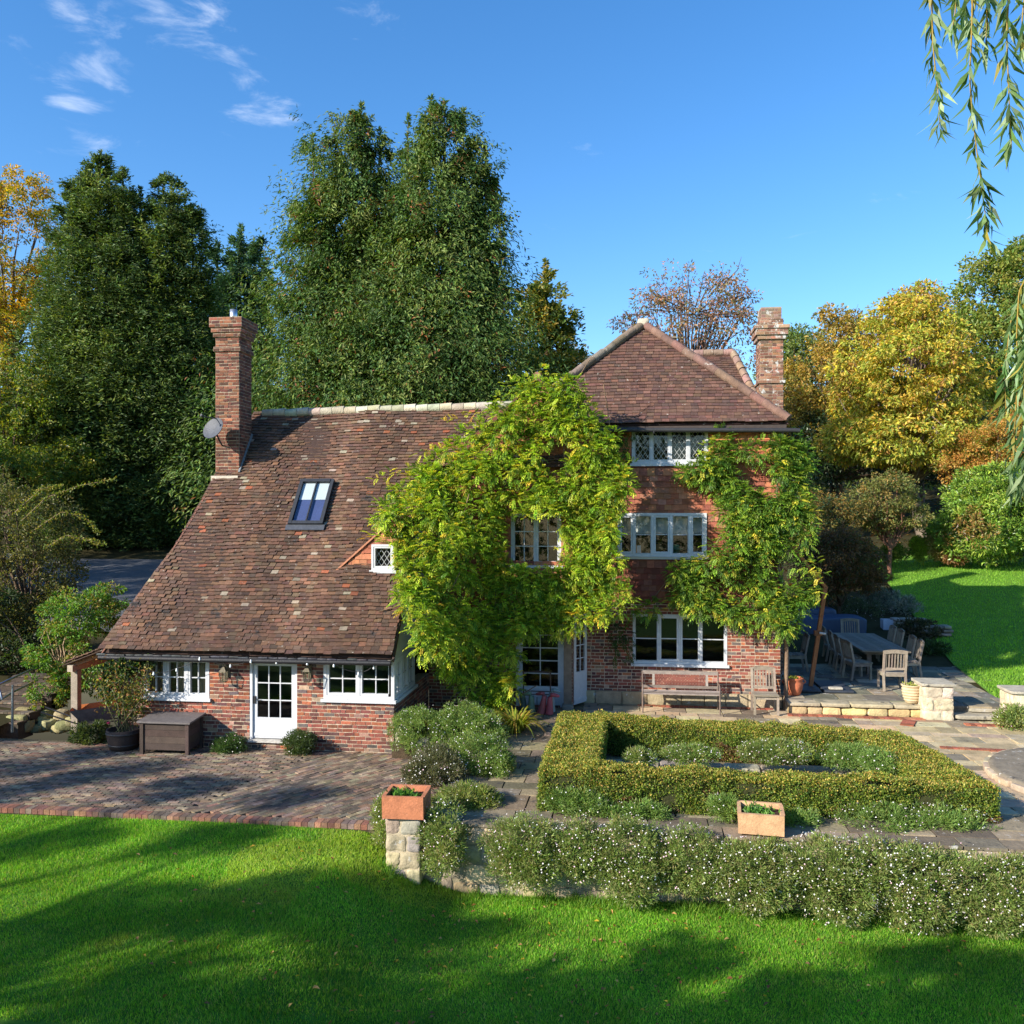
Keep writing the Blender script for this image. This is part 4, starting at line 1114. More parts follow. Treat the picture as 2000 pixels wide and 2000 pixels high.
broadleaf('chestnut_tree', 'golden orange horse chestnut with a leaning pale trunk on the upper lawn', ground(1805, 53), [lob(1770, 690, 53, 120, 120), lob(1700, 770, 53, 85, 80), lob(1840, 770, 52, 95, 80), lob(1760, 860, 51, 130, 55), lob(1860, 860, 51, 75, 40), lob(1660, 860, 52, 60, 45), lob(1790, 600, 54, 50, 45), lob(1775, 730, 50.5, 100, 95)], 760, .58, 62, .26, .13, CHEST, trunk=.4, fork=.2, limbs=70, bark=lin(116, 104, 90), lean=(-.8, 0), drop=.5, skin=.5, flat=.5, twigs=80, tint=chestt)
BG = 'mixed autumn trees along the top of the garden'
OAK = [lin(116, 134, 60), lin(98, 122, 56), lin(136, 142, 66), lin(148, 142, 66)]
def oaky(P, col):
    f = (snoise(P, .55, 12) > 1.15)[:, None]
    return np.where(f, pick([lin(206, 160, 40), lin(188, 150, 50)], len(P)), col)
broadleaf('oak_tree', 'big dark green oak with yellow patches behind the hanging willow', ground(1960, 62), [lob(1930, 580, 62, 70, 85), lob(2010, 540, 62, 70), lob(1900, 690, 61, 75, 90), lob(1990, 700, 61, 110)], 420, .75, 70, .27, .16, OAK, trunk=.5, group=BG, tint=oaky, flat=.6)
broadleaf('maple_tree', 'thin reddish topped tree just left of the dark oak', ground(1800, 66), [lob(1765, 610, 66, 40, 55), lob(1815, 600, 66, 38, 50), lob(1850, 640, 66, 50, 60), lob(1740, 660, 66, 50)], 130, .6, 34, .24, .12, [lin(140, 84, 60), lin(120, 80, 60), lin(160, 116, 60), lin(110, 104, 54)], trunk=.25, limbs=70, group=BG, skin=.7, twigs=150, bark=lin(120, 96, 88))
broadleaf('beech_tree', 'brownish beech close right of the lichened chimney', ground(1630, 60), [lob(1640, 660, 60, 62, 62), lob(1600, 760, 60, 75, 80), lob(1560, 850, 59, 70, 70), lob(1660, 740, 61, 60)], 330, .65, 60, .24, .14, [lin(146, 128, 60), lin(164, 136, 66), lin(122, 122, 56), lin(178, 146, 62)], trunk=.3, limbs=50, group=BG, skin=.55, twigs=60)
broadleaf('ash_tree', 'pale green tree seen past the lichened chimney', ground(1555, 72), [lob(1560, 690, 72, 48, 50), lob(1530, 740, 72, 45, 60), lob(1600, 700, 72, 35, 40), lob(1560, 800, 72, 60, 60)], 220, .8, 55, .3, .15, [lin(110, 128, 66), lin(92, 112, 60), lin(128, 138, 72)], trunk=.3, limbs=30, group=BG, skin=.5)
broadleaf('holly_tree', 'dark evergreen filling the gap under the golden chestnut', ground(1640, 58), [lob(1600, 880, 58, 95, 70), lob(1700, 880, 59, 80, 55), lob(1800, 890, 62, 120, 60), lob(1900, 880, 60, 90, 70), lob(1540, 940, 54, 60, 50)], 420, .7, 55, .24, .13, [lin(46, 66, 34), lin(60, 80, 40), lin(38, 56, 32)], trunk=.25, group=BG, leafmat='leaf_gloss')
broadleaf('hazel_tree', 'low hazy blue-green tree in the dip left of the tall roof', ground(1125, 80), [lob(1130, 720, 80, 55, 40), lob(1180, 740, 80, 40, 30), lob(1090, 740, 80, 40, 40)], 130, .8, 45, .3, .17, [lin(84, 96, 84), lin(110, 104, 70), lin(130, 104, 62)], trunk=.25, group=BG)
broadleaf('azalea_bush', 'orange tinted azalea above the big rhododendron', ground(1935, 48), [lob(1930, 880, 48, 70, 55), lob(1870, 910, 48, 40, 40), lob(1990, 860, 48, 60, 70)], 230, .42, 60, .15, .09, [lin(176, 126, 64), lin(150, 132, 60), lin(124, 130, 54), lin(188, 144, 70)], trunk=.1, fork=.1, cat='shrub')
RHO = [lin(124, 152, 54), lin(104, 136, 48), lin(150, 168, 64), lin(90, 120, 46)]
def rhot(P, col):
    f = (snoise(P, .8, 21) > .9)[:, None]
    return np.where(f, pick([lin(150, 120, 60), lin(136, 104, 58), lin(120, 122, 56)], len(P)), col)
broadleaf('rhododendron_bush', 'big rounded glossy rhododendron at the far edge of the upper lawn', ground(1945, 43.5), [lob(1900, 1040, 43, 78, 58), lob(1980, 1000, 43, 95, 90), lob(1930, 970, 44, 75, 60), lob(2060, 1030, 43, 80, 60)], 620, .36, 60, .19, .075, RHO, trunk=.12, fork=.1, leafmat='leaf_gloss', tint=rhot, cat='shrub', drop=-.1)
broadleaf('apple_tree', 'small round-headed tree with a short forked red trunk on the upper lawn', ground(1735, 42), [lob(1735, 965, 42, 58, 42), lob(1700, 1000, 42, 40, 30), lob(1775, 1005, 42, 38, 28), lob(1720, 1020, 42, 35, 22)], 200, .3, 55, .12, .07, [lin(112, 118, 62), lin(130, 130, 70), lin(90, 100, 54), lin(148, 124, 70)], trunk=.13, fork=.22, limbs=30, bark=lin(128, 88, 70), lean=(.1, 0))
broadleaf('photinia_bush', 'dome of dark red-brown foliage beside the dining patio', ground(1640, 35), [lob(1640, 1090, 35, 68, 62), lob(1610, 1110, 34.5, 58, 58), lob(1680, 1110, 35, 48, 50)], 330, .3, 70, .10, .06, [lin(116, 82, 56), lin(98, 76, 54), lin(84, 88, 50), lin(132, 96, 60)], trunk=.1, fork=.1, cat='shrub')
broadleaf('spindle_bush', 'loose gold and green shrub behind the red-brown dome', ground(1598, 39), [lob(1590, 1050, 39, 40, 35), lob(1575, 1000, 40, 35, 40), lob(1635, 1000, 41, 50, 35)], 130, .35, 60, .12, .07, [lin(140, 112, 56), lin(96, 96, 48), lin(60, 84, 52), lin(120, 104, 50)], trunk=.08, fork=.1, cat='shrub')
def mound(name, label, c, r, n, L, Wd, pal, group=None, cat='plant', flowers=0, fcol=(lin(206, 202, 198), lin(200, 164, 178)), fsize=.0115, mat_='leaf', stems=None, up=.2, root=None, crad=None, nper=26, w=None, lift=.9):
    """low plant: fine leaves over one or more ellipsoids c/r"""
    cs = [(A(c_, float), r_) for c_, r_ in (zip(c, r) if isinstance(c, list) else [(c, r)])]
    b0 = A([cs[0][0][0], cs[0][0][1], min(q[0][2] - .2 * q[1][2] for q in cs)])
    root = thing(name, b0, label, cat, group)
    mb = MB(); P, d = in_lobes(cs, n, .5)
    clusters(mb, P, crad or .12, nper, L, Wd, pal, w, up=up, drop=-.25, flat=.8, out=d * .8 + A([0, 0, .3]), amp=.22)
    mb.build('foliage', M[mat_], root)
    if flowers:
        Pf, df = in_lobes(cs, flowers, .12)
        m = len(Pf); Pf = Pf + df * .05 + A([0, 0, .03]); nrm = unit(df + A([-.5, -.5, .9]) + rand_unit(m) * .5)
        s1 = unit(np.cross(nrm, rand_unit(m))); s2 = np.cross(nrm, s1); sz = (fsize * R.uniform(.6, 1.15, m))[:, None]
        a_ = np.arange(6) * np.pi / 3
        V = Pf[:, None] + (np.cos(a_)[None, :, None] * s1[:, None] + np.sin(a_)[None, :, None] * s2[:, None]) * sz[:, None]
        fb = MB(); fb.add(V.reshape(-1, 3), np.arange(6 * m).reshape(m, 6), vary(pick(list(fcol), m, [.8, .2] if len(fcol) == 2 else None), .05))
        f = fb.build('flowers', M['petal'], root); f["kind"] = 'stuff'
    return root
# border plants at the far edge of the upper lawn
for i, (u, v, d, rx, rz, pal, lb, nm) in enumerate([
        (1690, 1082, 43.5, 26, 12, [lin(96, 116, 60), lin(120, 130, 60)], 'low grassy border plant under the small forked tree', 'border_plant'),
        (1745, 1080, 43.5, 24, 16, [lin(110, 124, 50), lin(84, 104, 48)], 'bushy green border plant left of the bright fern', 'border_plant'),
        (1795, 1072, 43.5, 12, 22, [lin(140, 156, 50), lin(120, 140, 48)], 'bright yellow-green fern in the far border', 'fern'),
        (1830, 1062, 43.5, 26, 32, [lin(150, 130, 76), lin(128, 116, 66), lin(164, 146, 92)], 'pale buff rounded shrub beside the big rhododendron', 'hydrangea_bush'),
        (1865, 1090, 43, 20, 9, [lin(150, 104, 72), lin(124, 100, 60)], 'low pinkish brown plant at the foot of the rhododendron', 'heather_plant')]):
    mound(nm, lb, at(u, v, D=d), (rx * d / FPX, rx * d / FPX, rz * d / FPX), 60, .16, .06, pal, cat='plant' if i != 3 else 'shrub', crad=.2, nper=34)

# the far wood behind everything and an unseen belt behind the camera, one mass
mb = MB()
def woodmass(u0, u1, d, vtop, n, pal):
    u = R.uniform(u0, u1, n); dd = d + R.uniform(-6, 10, n)
    g = at(1000, 1005, D=1)
    x = atv(u, np.full(n, 1005.), dd); gz = hill_z(x[:, 0], x[:, 1])
    vt = np.interp(u, *vtop) + 14 * np.sin(u * .05) + 8 * np.sin(u * .13)
    ztop = ZC + (HOR - vt) / FPX * dd
    z = gz + (ztop - gz) * R.random(n) ** .8
    C = np.stack([x[:, 0], x[:, 1], z], 1)
    clusters(mb, C, R.uniform(.7, 1.6, n), 42, .38, .2, pal, up=.4, drop=.2, flat=.7)
woodmass(-250, 520, 66, ([-250, 60, 520], [700, 760, 740]), 620, CYPR)
woodmass(1480, 2400, 74, ([1480, 1560, 1700, 1900, 2100, 2400], [800, 790, 760, 760, 640, 600]), 620, OAK + CYPR + [lin(130, 112, 52)])
woodmass(480, 1480, 84, ([480, 1480], [860, 860]), 260, CYPR)
n = 420; x = R.uniform(-60, 60, n); C = np.stack([x, R.uniform(-62, -46, n), -1 + R.random(n) * (11 + 3 * np.sin(x * .3))], 1)  # unseen tree belt added behind the camera so the panes reflect dark
clusters(mb, C, R.uniform(1.2, 2.2, n), 40, .8, .5, OAK + CYPR, up=.4, drop=.2, flat=.8)
o = mb.build('distant_wood', M['needle']); o["kind"] = 'stuff'; tag(o, 'mixed wood closing the view behind the garden trees, with an unseen belt behind the camera', 'wood', kind='stuff')
mb = MB()                                               # litter of leaves under the far trees, dry and brown
n = 9000; u = R.uniform(-200, 2300, n); d = R.uniform(36, 70, n); P = atv(u, np.full(n, 1005.), d); P[:, 2] = hill_z(P[:, 0], P[:, 1]) + .06
keep = ~((P[:, 0] > east_edge(P[:, 1]) - .2) & (P[:, 1] < 49)); keep &= ~((P[:, 0] < -15) & (P[:, 1] < 52) & (P[:, 0] > -39))
P = P[keep]; n = len(P)
leaves(mb, P, unit(rand_unit(n) * A([1, 1, .15])), unit(A([0, 0, 1.]) + rand_unit(n) * .3), R.uniform(.15, .3, n), R.uniform(.1, .2, n), vary(pick([lin(110, 76, 44), lin(92, 66, 42), lin(136, 98, 52), lin(70, 84, 40)], n), .2))
o = mb.build('leaf_litter', M['leaf']); tag(o, 'brown fallen leaves under the far trees', 'leaves', kind='stuff')

# ------------------------------------------------------------------ wisteria
def pinnate(mb, P, D, L, pal, w=None, m=11, lw=.042, ll=.095, droop=.28, amp=.2):
    """compound leaves: base P, direction D, length L"""
    n = len(P); D = unit(D); col = vary(pick(pal, n, w), amp)
    S = unit(np.cross(D, A([0, 0, 1.]) + .01)); U = np.cross(S, D)
    k = np.arange(m); pr = (k // 2) / ((m - 1) / 2); sgn = np.where(k % 2, 1, -1).astype(float); sgn[-1] = 0; pr[-1] = 1
    t = .22 + .78 * pr
    Lx = np.broadcast_to(np.asarray(L, float), (n,))
    pos = P[:, None] + D[:, None] * (Lx[:, None] * t)[..., None] - A([0, 0, 1.]) * (droop * Lx[:, None] * t ** 2)[..., None]
    dr = unit(D[:, None] - A([0, 0, 1.]) * (2 * droop * t * .7)[None, :, None])
    dd = dr * np.where(sgn == 0, 1, .55)[None, :, None] + S[:, None] * (sgn * .8)[None, :, None] - A([0, 0, .25])
    q = n * m
    nn = (U[:, None] + rand_unit(q).reshape(n, m, 3) * .35)
    leaves(mb, pos.reshape(q, 3), dd.reshape(q, 3), nn.reshape(q, 3), ll * np.repeat(Lx / .3, m) * R.uniform(.8, 1.2, q), lw * np.repeat(Lx / .3, m) * R.uniform(.8, 1.2, q), vary(np.repeat(col, m, 0), .06), .12, .15)
def in_poly(u, v, poly):
    x, y = A(poly, float).T; c = np.zeros(len(u), bool); j = len(x) - 1
    for i in range(len(x)):
        c ^= ((y[i] > v) != (y[j] > v)) & (u < (x[j] - x[i]) * (v - y[i]) / (y[j] - y[i] + 1e-9) + x[i]); j = i
    return c
K32 = 2000 / 1932
WG = [lin(150, 172, 46), lin(118, 148, 40), lin(168, 184, 54), lin(90, 120, 36), lin(190, 196, 66)]
WY = WG + [lin(196, 184, 56), lin(206, 176, 60), lin(180, 180, 52)]
KEEPOUT = [(985, 1003, 1094, 1101), (1212, 1004, 1376, 1084), (1240, 842, 1335, 905), (722, 1056, 768, 1118), (1242, 1212, 1416, 1296)]
def project(P):
    d = -P[:, 0] * SP + P[:, 1] * CP; l = P[:, 0] * CP + P[:, 1] * SP
    return 1000 + FPX * l / d, HOR - FPX * (P[:, 2] - ZC) / d
def climber(name, label, poly, holes, depth, nclump, seed, pal=WY, w=None, base=None, stems=(), crad=(.16, .34), nleaf=18, fringe=None, thr=-.55):
    root = thing(name, base, label, 'climber')
    poly = A(poly, float) * K32
    lo, hi = poly.min(0), poly.max(0)
    C = []; tries = 0
    while len(C) < nclump and tries < 80:
        u, v = R.uniform(lo[0], hi[0], 400), R.uniform(lo[1], hi[1], 400)
        ok = in_poly(u, v, poly)
        for h in holes: ok &= ~in_poly(u, v, A(h) * K32)
        ok &= snoise(np.stack([u, v, 0 * u], 1) / 30, 1, seed) > thr
        for a, b_ in zip(u[ok], v[ok]):
            C.append(depth(a, b_))
        tries += 1
    C = A(C[:nclump])
    n = len(C); r = R.uniform(*crad, n)
    C[:, 1] -= (R.random(n) ** 1.4) * .3 + .22 * np.clip(snoise(C, 2.4, seed + 1), -.3, 1)
    pal_i = R.integers(0, 3, n)
    P = np.repeat(C, nleaf, 0); rr = np.repeat(r, nleaf); d = rand_unit(len(P)); d[:, 1] = -np.abs(d[:, 1]) * .8
    P = P + d * rr[:, None] * .6
    D = unit(d * 1.1 + A([-.1, -.35, .28]) + rand_unit(len(P)) * .55)
    mb = MB()
    pu, pv_ = project(P + D * .15); kp = np.ones(len(P), bool)
    for (a0, b0, a1, b1) in KEEPOUT: kp &= ~((pu > a0 + R.normal(size=len(P)) * 4) & (pu < a1 + R.normal(size=len(P)) * 4) & (pv_ > b0 + R.normal(size=len(P)) * 4) & (pv_ < b1 + R.normal(size=len(P)) * 4))
    q = np.repeat(R.random(n), nleaf)
    wts = w
    for lo_, hi_, pl in ((0, .45, pal[:4]), (.45, .8, pal[:5]), (.8, 1.01, pal)):
        s = (q >= lo_) & (q < hi_) & kp
        if s.any(): pinnate(mb, P[s], D[s], R.uniform(.14, .26, s.sum()), pl)
    if fringe:
        for (u, v, du, dv, k, Y) in fringe:
            for j in range(k):
                t = j / max(1, k - 1); p = at((u + du * t) * K32, (v + dv * t) * K32, Y=Y)
                pinnate(mb, np.repeat(p[None], 3, 0) + R.normal(size=(3, 3)) * .03, unit(R.normal(size=(3, 3)) + A([-.6, -.3, .4])), R.uniform(.16, .26, 3), pal[-5:])
    mb.build('foliage', M['leaf'], root)
    sb = MB()
    for st in stems:
        p = A(st[0], float)
        tube(sb, p, np.linspace(st[1], st[1] * .5, len(p)), lin(116, 96, 78), 6)
    for j in range(60):                                # thin woody stems through the leaves
        c0 = C[R.integers(n)] + A([0, .25, 0]); c1 = c0 + A([R.normal() * .5, R.normal() * .08, R.normal() * .5])
        tube(sb, np.stack([c0, (c0 + c1) / 2 + R.normal(size=3) * .08, c1]), .012, lin(122, 100, 78), 4)
    sb.build('stem', M['bark'], root)
    return root
def roofY(u, v):
    return roof_hit(u, v)[1]
def wdepth(u, v):
    f = ss(800, 985, u)
    yr = min(roofY(u, min(v, 1270)), 23.0) - .28 if v < 1270 else 20.6
    ym = 22.75
    if v > 1195 and u < 1010: ym = np.interp(v, [1195, 1300, 1400], [22.3, 21.9, 21.6])
    y = yr * (1 - f) + ym * f
    if v < 850: y = y * (1 - ss(850, 770, v)) + 22.85 * ss(850, 770, v)
    if u < 880 and 985 < v < 1125: y = min(y, 20.5)
    return at(u, v, Y=y - .10)
W1 = [(1012, 702), (1050, 712), (1085, 726), (1105, 760), (1132, 800), (1185, 850), (1196, 885), (1178, 930), (1182, 985), (1160, 1010), (1168, 1070), (1188, 1110), (1180, 1160), (1140, 1150), (1110, 1185), (1080, 1175), (1060, 1190), (1010, 1182), (985, 1200), (982, 1250), (968, 1318), (940, 1330), (890, 1322), (872, 1290), (845, 1262), (800, 1220), (788, 1190), (770, 1165), (762, 1120), (772, 1088), (750, 1062), (738, 1030), (722, 1005), (735, 960), (752, 925), (790, 885), (840, 850), (880, 815), (930, 770), (950, 735), (985, 715)]
winm = [(975, 975), (1060, 972), (1062, 1066), (990, 1066), (972, 1040)]
gaph = [(1020, 835), (1068, 830), (1072, 900), (1040, 920), (1015, 870)]
climber('wisteria', 'huge sunlit wisteria swallowing the gable between the two roofs', W1, [winm, gaph], wdepth, 1150, 3, base=(-4.5, 22.0, 0),
        stems=[([[-3.9, 22.5, -.1], [-3.7, 22.6, 1.2], [-3.2, 22.7, 2.5], [-2.2, 22.7, 2.75], [-1.0, 22.9, 2.9]], .07), ([[-3.8, 22.5, -.1], [-4.0, 22.6, 1.6], [-3.6, 22.8, 4], [-3.0, 22.9, 6.4]], .06), ([[-3.0, 22.6, 2.4], [-2.2, 22.5, 2.55], [-1.4, 22.6, 2.5]], .05), ([[-2.0, 22.9, 2.7], [-1.5, 22.9, 5], [-1.7, 22.9, 7]], .04)],
        fringe=[(770, 885, -60, 18, 6, 22.0), (905, 778, -60, 18, 6, 23.2), (745, 955, -40, 30, 5, 21.4), (715, 1005, -25, 12, 3, 21.0), (765, 1175, -60, 20, 7, 20.0), (838, 845, -45, 8, 5, 22.7)])
W2 = [(1330, 828), (1372, 822), (1396, 850), (1420, 838), (1470, 824), (1512, 838), (1522, 880), (1510, 930), (1520, 985), (1518, 1030), (1536, 1060), (1520, 1080), (1532, 1110), (1512, 1150), (1505, 1190), (1478, 1196), (1462, 1165), (1418, 1180), (1365, 1158), (1318, 1150), (1262, 1148), (1235, 1165), (1190, 1162), (1185, 1140), (1250, 1136), (1280, 1110), (1272, 1078), (1300, 1060), (1340, 1052), (1342, 985), (1375, 940), (1330, 925), (1286, 912), (1280, 890), (1318, 880), (1310, 858)]
gap2 = [(1385, 860), (1440, 866), (1430, 920), (1392, 915), (1375, 885)]
gap3 = [(1345, 960), (1378, 975), (1365, 1050), (1345, 1040)]
def w2depth(u, v):
    y = 23.78
    p = at(u, v, Y=y)
    if p[0] > 3.9: p = at(u, v, Y=23.95 + .0 * u)
    return p
climber('wisteria', 'narrower darker wisteria climbing the right corner of the tall wing', W2, [gap2, gap3], w2depth, 440, 9, thr=-.28, pal=[lin(108, 138, 46), lin(90, 122, 42), lin(130, 156, 52), lin(76, 108, 40), lin(156, 172, 58), lin(208, 198, 72), lin(200, 186, 66)], base=(3.95, 23.9, 0),
        stems=[([[3.98, 23.85, 0], [4.0, 23.8, 1.5], [3.9, 23.8, 2.6], [3.2, 23.82, 3.6], [2.6, 23.85, 4.6], [2.4, 23.85, 6.2]], .06), ([[3.95, 23.8, 2.4], [3.7, 23.8, 4.4], [3.8, 23.8, 6.6]], .05), ([[3.8, 23.75, 2.5], [2.4, 23.75, 2.6], [1.2, 23.8, 2.75]], .035)],
        fringe=[(1535, 1062, 18, 22, 5, 23.6), (1540, 1090, 10, 40, 4, 23.6)])
mb = MB(); root = thing('climbing_shoot', at(1205, 1250, Y=23.85), 'dark hanging wisteria shoot left of the wide ground-floor window', 'climber')
u = R.uniform(1150, 1195, 70) * K32; v = R.uniform(1172, 1240, 70) * K32; P = A([at(a, b_, Y=23.85) for a, b_ in zip(u, v)])
pinnate(mb, P, unit(R.normal(size=(70, 3)) + A([0, -.5, -.6])), R.uniform(.16, .28, 70), [lin(48, 74, 30), lin(58, 84, 32)]); mb.build('foliage', M['leaf'], root)
mb = MB(); root = thing('climbing_shoot', at(1165, 870, Y=23.8), 'leafy shoot over the left end of the lattice window', 'climber')
u = R.uniform(1150, 1195, 60) * K32; v = R.uniform(812, 880, 60) * K32; P = A([at(a, b_, Y=23.8) for a, b_ in zip(u, v)])
pinnate(mb, P, unit(R.normal(size=(60, 3)) + A([0, -.6, -.2])), R.uniform(.18, .3, 60), [lin(58, 94, 30), lin(72, 108, 32)]); mb.build('foliage', M['leaf'], root)
# ------------------------------------------------------------------ stone walls, steps, planters
STN = [lin(176, 160, 130), lin(158, 144, 118), lin(190, 172, 138), lin(140, 128, 110), lin(168, 150, 116), lin(150, 142, 128)]
def stone_wall(mb, x0, x1, y, z0f, z1, rows, seed, dep=.3, wmin=.25, wmax=.6, pal=STN, along=HX):
    al = A(along, float); nr = A([al[1], -al[0], 0]); rot = math.atan2(al[1], al[0])
    x = x0
    for r_ in range(rows):
        x = x0
        while x < x1 - .02:
            w_ = min(R.uniform(wmin, wmax), x1 - x); w_ = w_ if x1 - x - w_ > .12 else x1 - x
            xm = x + w_ / 2; zb = z0f(xm); h = (z1 - zb) / rows
            c = A([0, 0, zb + h * (r_ + .5)]) + al * xm + A([0, y, 0]) + nr * R.normal() * .012 if along is HX else None
            stone(mb, c, (w_ - .012, dep, h - .010), seed + int(R.integers(9999)), vary(pick(pal, 1), .1)[0], .10, 7, 7)
            x += w_
rw = thing('retaining_wall', (3, 14.4, -.6), 'low sandstone retaining wall mostly hidden by trailing daisies', 'wall')
mb = MB(); box(mb, -3.34, 9.59, 14.338, 14.6, -1.4, -.06, lin(150, 138, 112)); stone_wall(mb, -3.35, 9.6, 14.47, lambda x: float(lawn_z(x, 14.3)) - .12, -.05, 4, 11)
mb.build('stonework', M['stone'], rw)
pl = at(753, 1690, Y=14.05); pr_ = at(821, 1690, Y=14.05); ptop = at(787, 1598, Y=14.05)[2]
pt = thing('stone_pier', ((pl[0] + pr_[0]) / 2, 14.35, -.75), 'square sandstone pier under the terracotta trough at the lawn edge', 'pier')
mb = MB(); hh = (ptop + .95) / 4
box(mb, pl[0] + .015, pr_[0] - .015, 14.048, 14.63, -1.0, ptop - .012, lin(170, 156, 130))
for r_ in range(4):
    cut = pl[0] + (pr_[0] - pl[0]) * (.42 if r_ % 2 else .6)
    for a_, b_ in ((pl[0], cut), (cut, pr_[0])):
        for yy in (14.18, 14.5):
            stone(mb, ((a_ + b_) / 2, yy, -.95 + hh * (r_ + .5)), (b_ - a_ - .008, .3, hh - .008), int(R.integers(9999)), vary(pick(STN, 1), .12)[0], .14, 8, 10)
mb.build('stonework', M['stone'], pt)
def trough(name, label, x0, x1, y0, y1, z0, h, col, yaw, seed, pansy):
    c = A([(x0 + x1) / 2, (y0 + y1) / 2, z0]); root = thing(name, c, label, 'planter')
    L, Wd = (x1 - x0) / 2, (y1 - y0) / 2; t = .03; ca, sa = math.cos(yaw), math.sin(yaw)
    X_, Y_ = A([ca, sa, 0]), A([-sa, ca, 0]); mb = MB()
    for s in (-1, 1):
        boxes(mb, [c + Y_ * s * (Wd - t) + A([0, 0, h / 2])], [X_ * L], [Y_ * t], [A([0, 0, h / 2]) + Y_ * s * .012], vary(col, .05))
        boxes(mb, [c + X_ * s * (L - t) + A([0, 0, h / 2 - .002])], [X_ * t], [Y_ * (Wd - 2 * t)], [A([0, 0, h / 2]) + X_ * s * .012], vary(col, .05))
    boxes(mb, [c + A([0, 0, .03])], [X_ * (L - .06)], [Y_ * (Wd - .06)], [[0, 0, .028]], col)
    mb.build('trough', M['terra'], root)
    mb = MB(); boxes(mb, [c + A([0, 0, h * .45])], [X_ * (L - .062)], [Y_ * (Wd - .062)], [[0, 0, h * .3]], lin(58, 44, 36)); mb.build('soil', M['soil'], root)
    pr = thing('bedding_plant', c + A([0, 0, h * .75]), pansy, 'plant')
    mb = MB(); n = 150; q = R.normal(size=(n, 3)) * A([L * .32, Wd * .3, .02]) + A([-L * .15, 0, 0]); P = c + X_ * q[:, :1] + Y_ * q[:, 1:2] + A([0, 0, h * .75]) + A([0, 0, 1.]) * np.abs(q[:, 2:3])
    leaves(mb, P, unit(rand_unit(n) + A([0, 0, .9])), rand_unit(n) + A([0, 0, 1.]), R.uniform(.07, .14, n), R.uniform(.03, .05, n), vary(pick([lin(84, 130, 50), lin(104, 146, 60), lin(66, 110, 44)], n), .15)); mb.build('foliage', M['leaf'], pr)
    return root
a_, b_ = at(745, 1590, Y=13.95), at(825, 1590, Y=13.95)
trough('terracotta_trough', 'rectangular orange terracotta trough standing on the square stone pier', a_[0], b_[0], 13.95, 14.6, ptop + .012, .36, lin(172, 110, 78), .03, 1, 'small leafy plant in the trough on the pier')
a_, b_ = at(1447, 1650, Y=14.25), at(1537, 1650, Y=14.25)
trough('terracotta_trough', 'pale terracotta trough sunk among daisies on the wall top', a_[0], b_[0], 14.3, 14.95, .03, .32, lin(190, 150, 112), -.10, 2, 'leafy bedding plant in the trough among the daisies')
kw = thing('patio_kerb_wall', (5.5, 23.4, 0), 'low kerb of honey stone blocks holding up the dining patio', 'wall')
mb = MB(); stone_wall(mb, 3.95, 7.25, 23.42, lambda x: -.02, .19, 1, 31, dep=.26, wmin=.3, wmax=.7, pal=[lin(206, 180, 126), lin(184, 160, 116), lin(214, 192, 146), lin(170, 150, 112)]); mb.build('stonework', M['stone'], kw)
mb = MB(); x = 3.93
while x < 7.2:
    w_ = min(R.uniform(.7, 1.2), 7.28 - x); stone(mb, (x + w_ / 2, 23.45, .245), (w_ - .015, .42, .09), int(x * 91), vary(lin(158, 146, 120), .1)[0], .08, 12, 7); x += w_
mb.build('coping', M['flag'], kw)
def pier2(x0, x1, y0, y1, zt, label, seed, zb=-.05):
    t = thing('stone_pier', ((x0 + x1) / 2, (y0 + y1) / 2, 0), label, 'pier'); mb = MB()
    box(mb, x0 + .015, x1 - .015, y0 + .015, y1 - .015, zb, zt - .06, MORTAR)
    rows = 3; h = (zt - .07 - zb) / rows
    for r_ in range(rows):
        cs = [x0, x0 + (x1 - x0) * (.35 if r_ % 2 else .62), x1]
        for p, q in zip(cs[:-1], cs[1:]):
            for yy in (y0 + .13, y1 - .13): stone(mb, ((p + q) / 2, yy, zb + h * (r_ + .5)), (q - p - .01, .28, h - .01), seed + int(R.integers(999)), vary(lin(186, 174, 148), .12)[0], .18, 7, 9)
            stone(mb, ((p + q) / 2, (y0 + y1) / 2, zb + h * (r_ + .5)), (q - p - .03, y1 - y0 - .4, h - .01), seed, vary(lin(184, 172, 146), .1)[0], .1, 8, 6)
    mb.build('stonework', M['stone'], t); mb = MB(); stone(mb, ((x0 + x1) / 2, (y0 + y1) / 2, zt - .03), (x1 - x0 + .12, y1 - y0 + .1, .07), seed + 3, lin(162, 154, 136), .06, 14, 8); mb.build('coping', M['flag'], t)
    return t
p0, p1 = at(1802, 1395, Y=23.05), at(1862, 1395, Y=23.05)
pier2(p0[0], p1[0], 23.0, 23.8, .88, 'whitish stone pier with a slab top beside the ribbed pot', 50)
p0 = at(1978, 1385, Y=22.7); pier2(p0[0], p0[0] + .9, 22.7, 23.5, .8, 'pale stone pier at the edge of the upper lawn steps', 60)
for (u, v, w_, Z, lb, h) in ((1916, 1398, 1.15, .13, 'lower stone slab step up to the upper lawn path', .1), (1943, 1384, 1.2, .24, 'upper stone slab step beside the slab-topped pier', .1)):
    q = at(u, v, Z=Z); t = thing('stone_step', (q[0], q[1] + .25, 0), lb, 'step'); mb = MB(); stone(mb, (q[0], q[1] + .25, Z - h / 2), (w_, .62, h), int(u), lin(150, 142, 124), .08, 9, 8); box(mb, q[0] - w_ * .45, q[0] + w_ * .45, q[1] + .1, q[1] + .5, -.05, Z - h + .01, lin(110, 110, 70)); mb.build('slab', M['flag'], t)
dc = (9.0, 18.1)
t = thing('round_dais', (dc[0], dc[1], 0), 'round raised stone platform at the end of the paving', 'platform'); mb = MB()
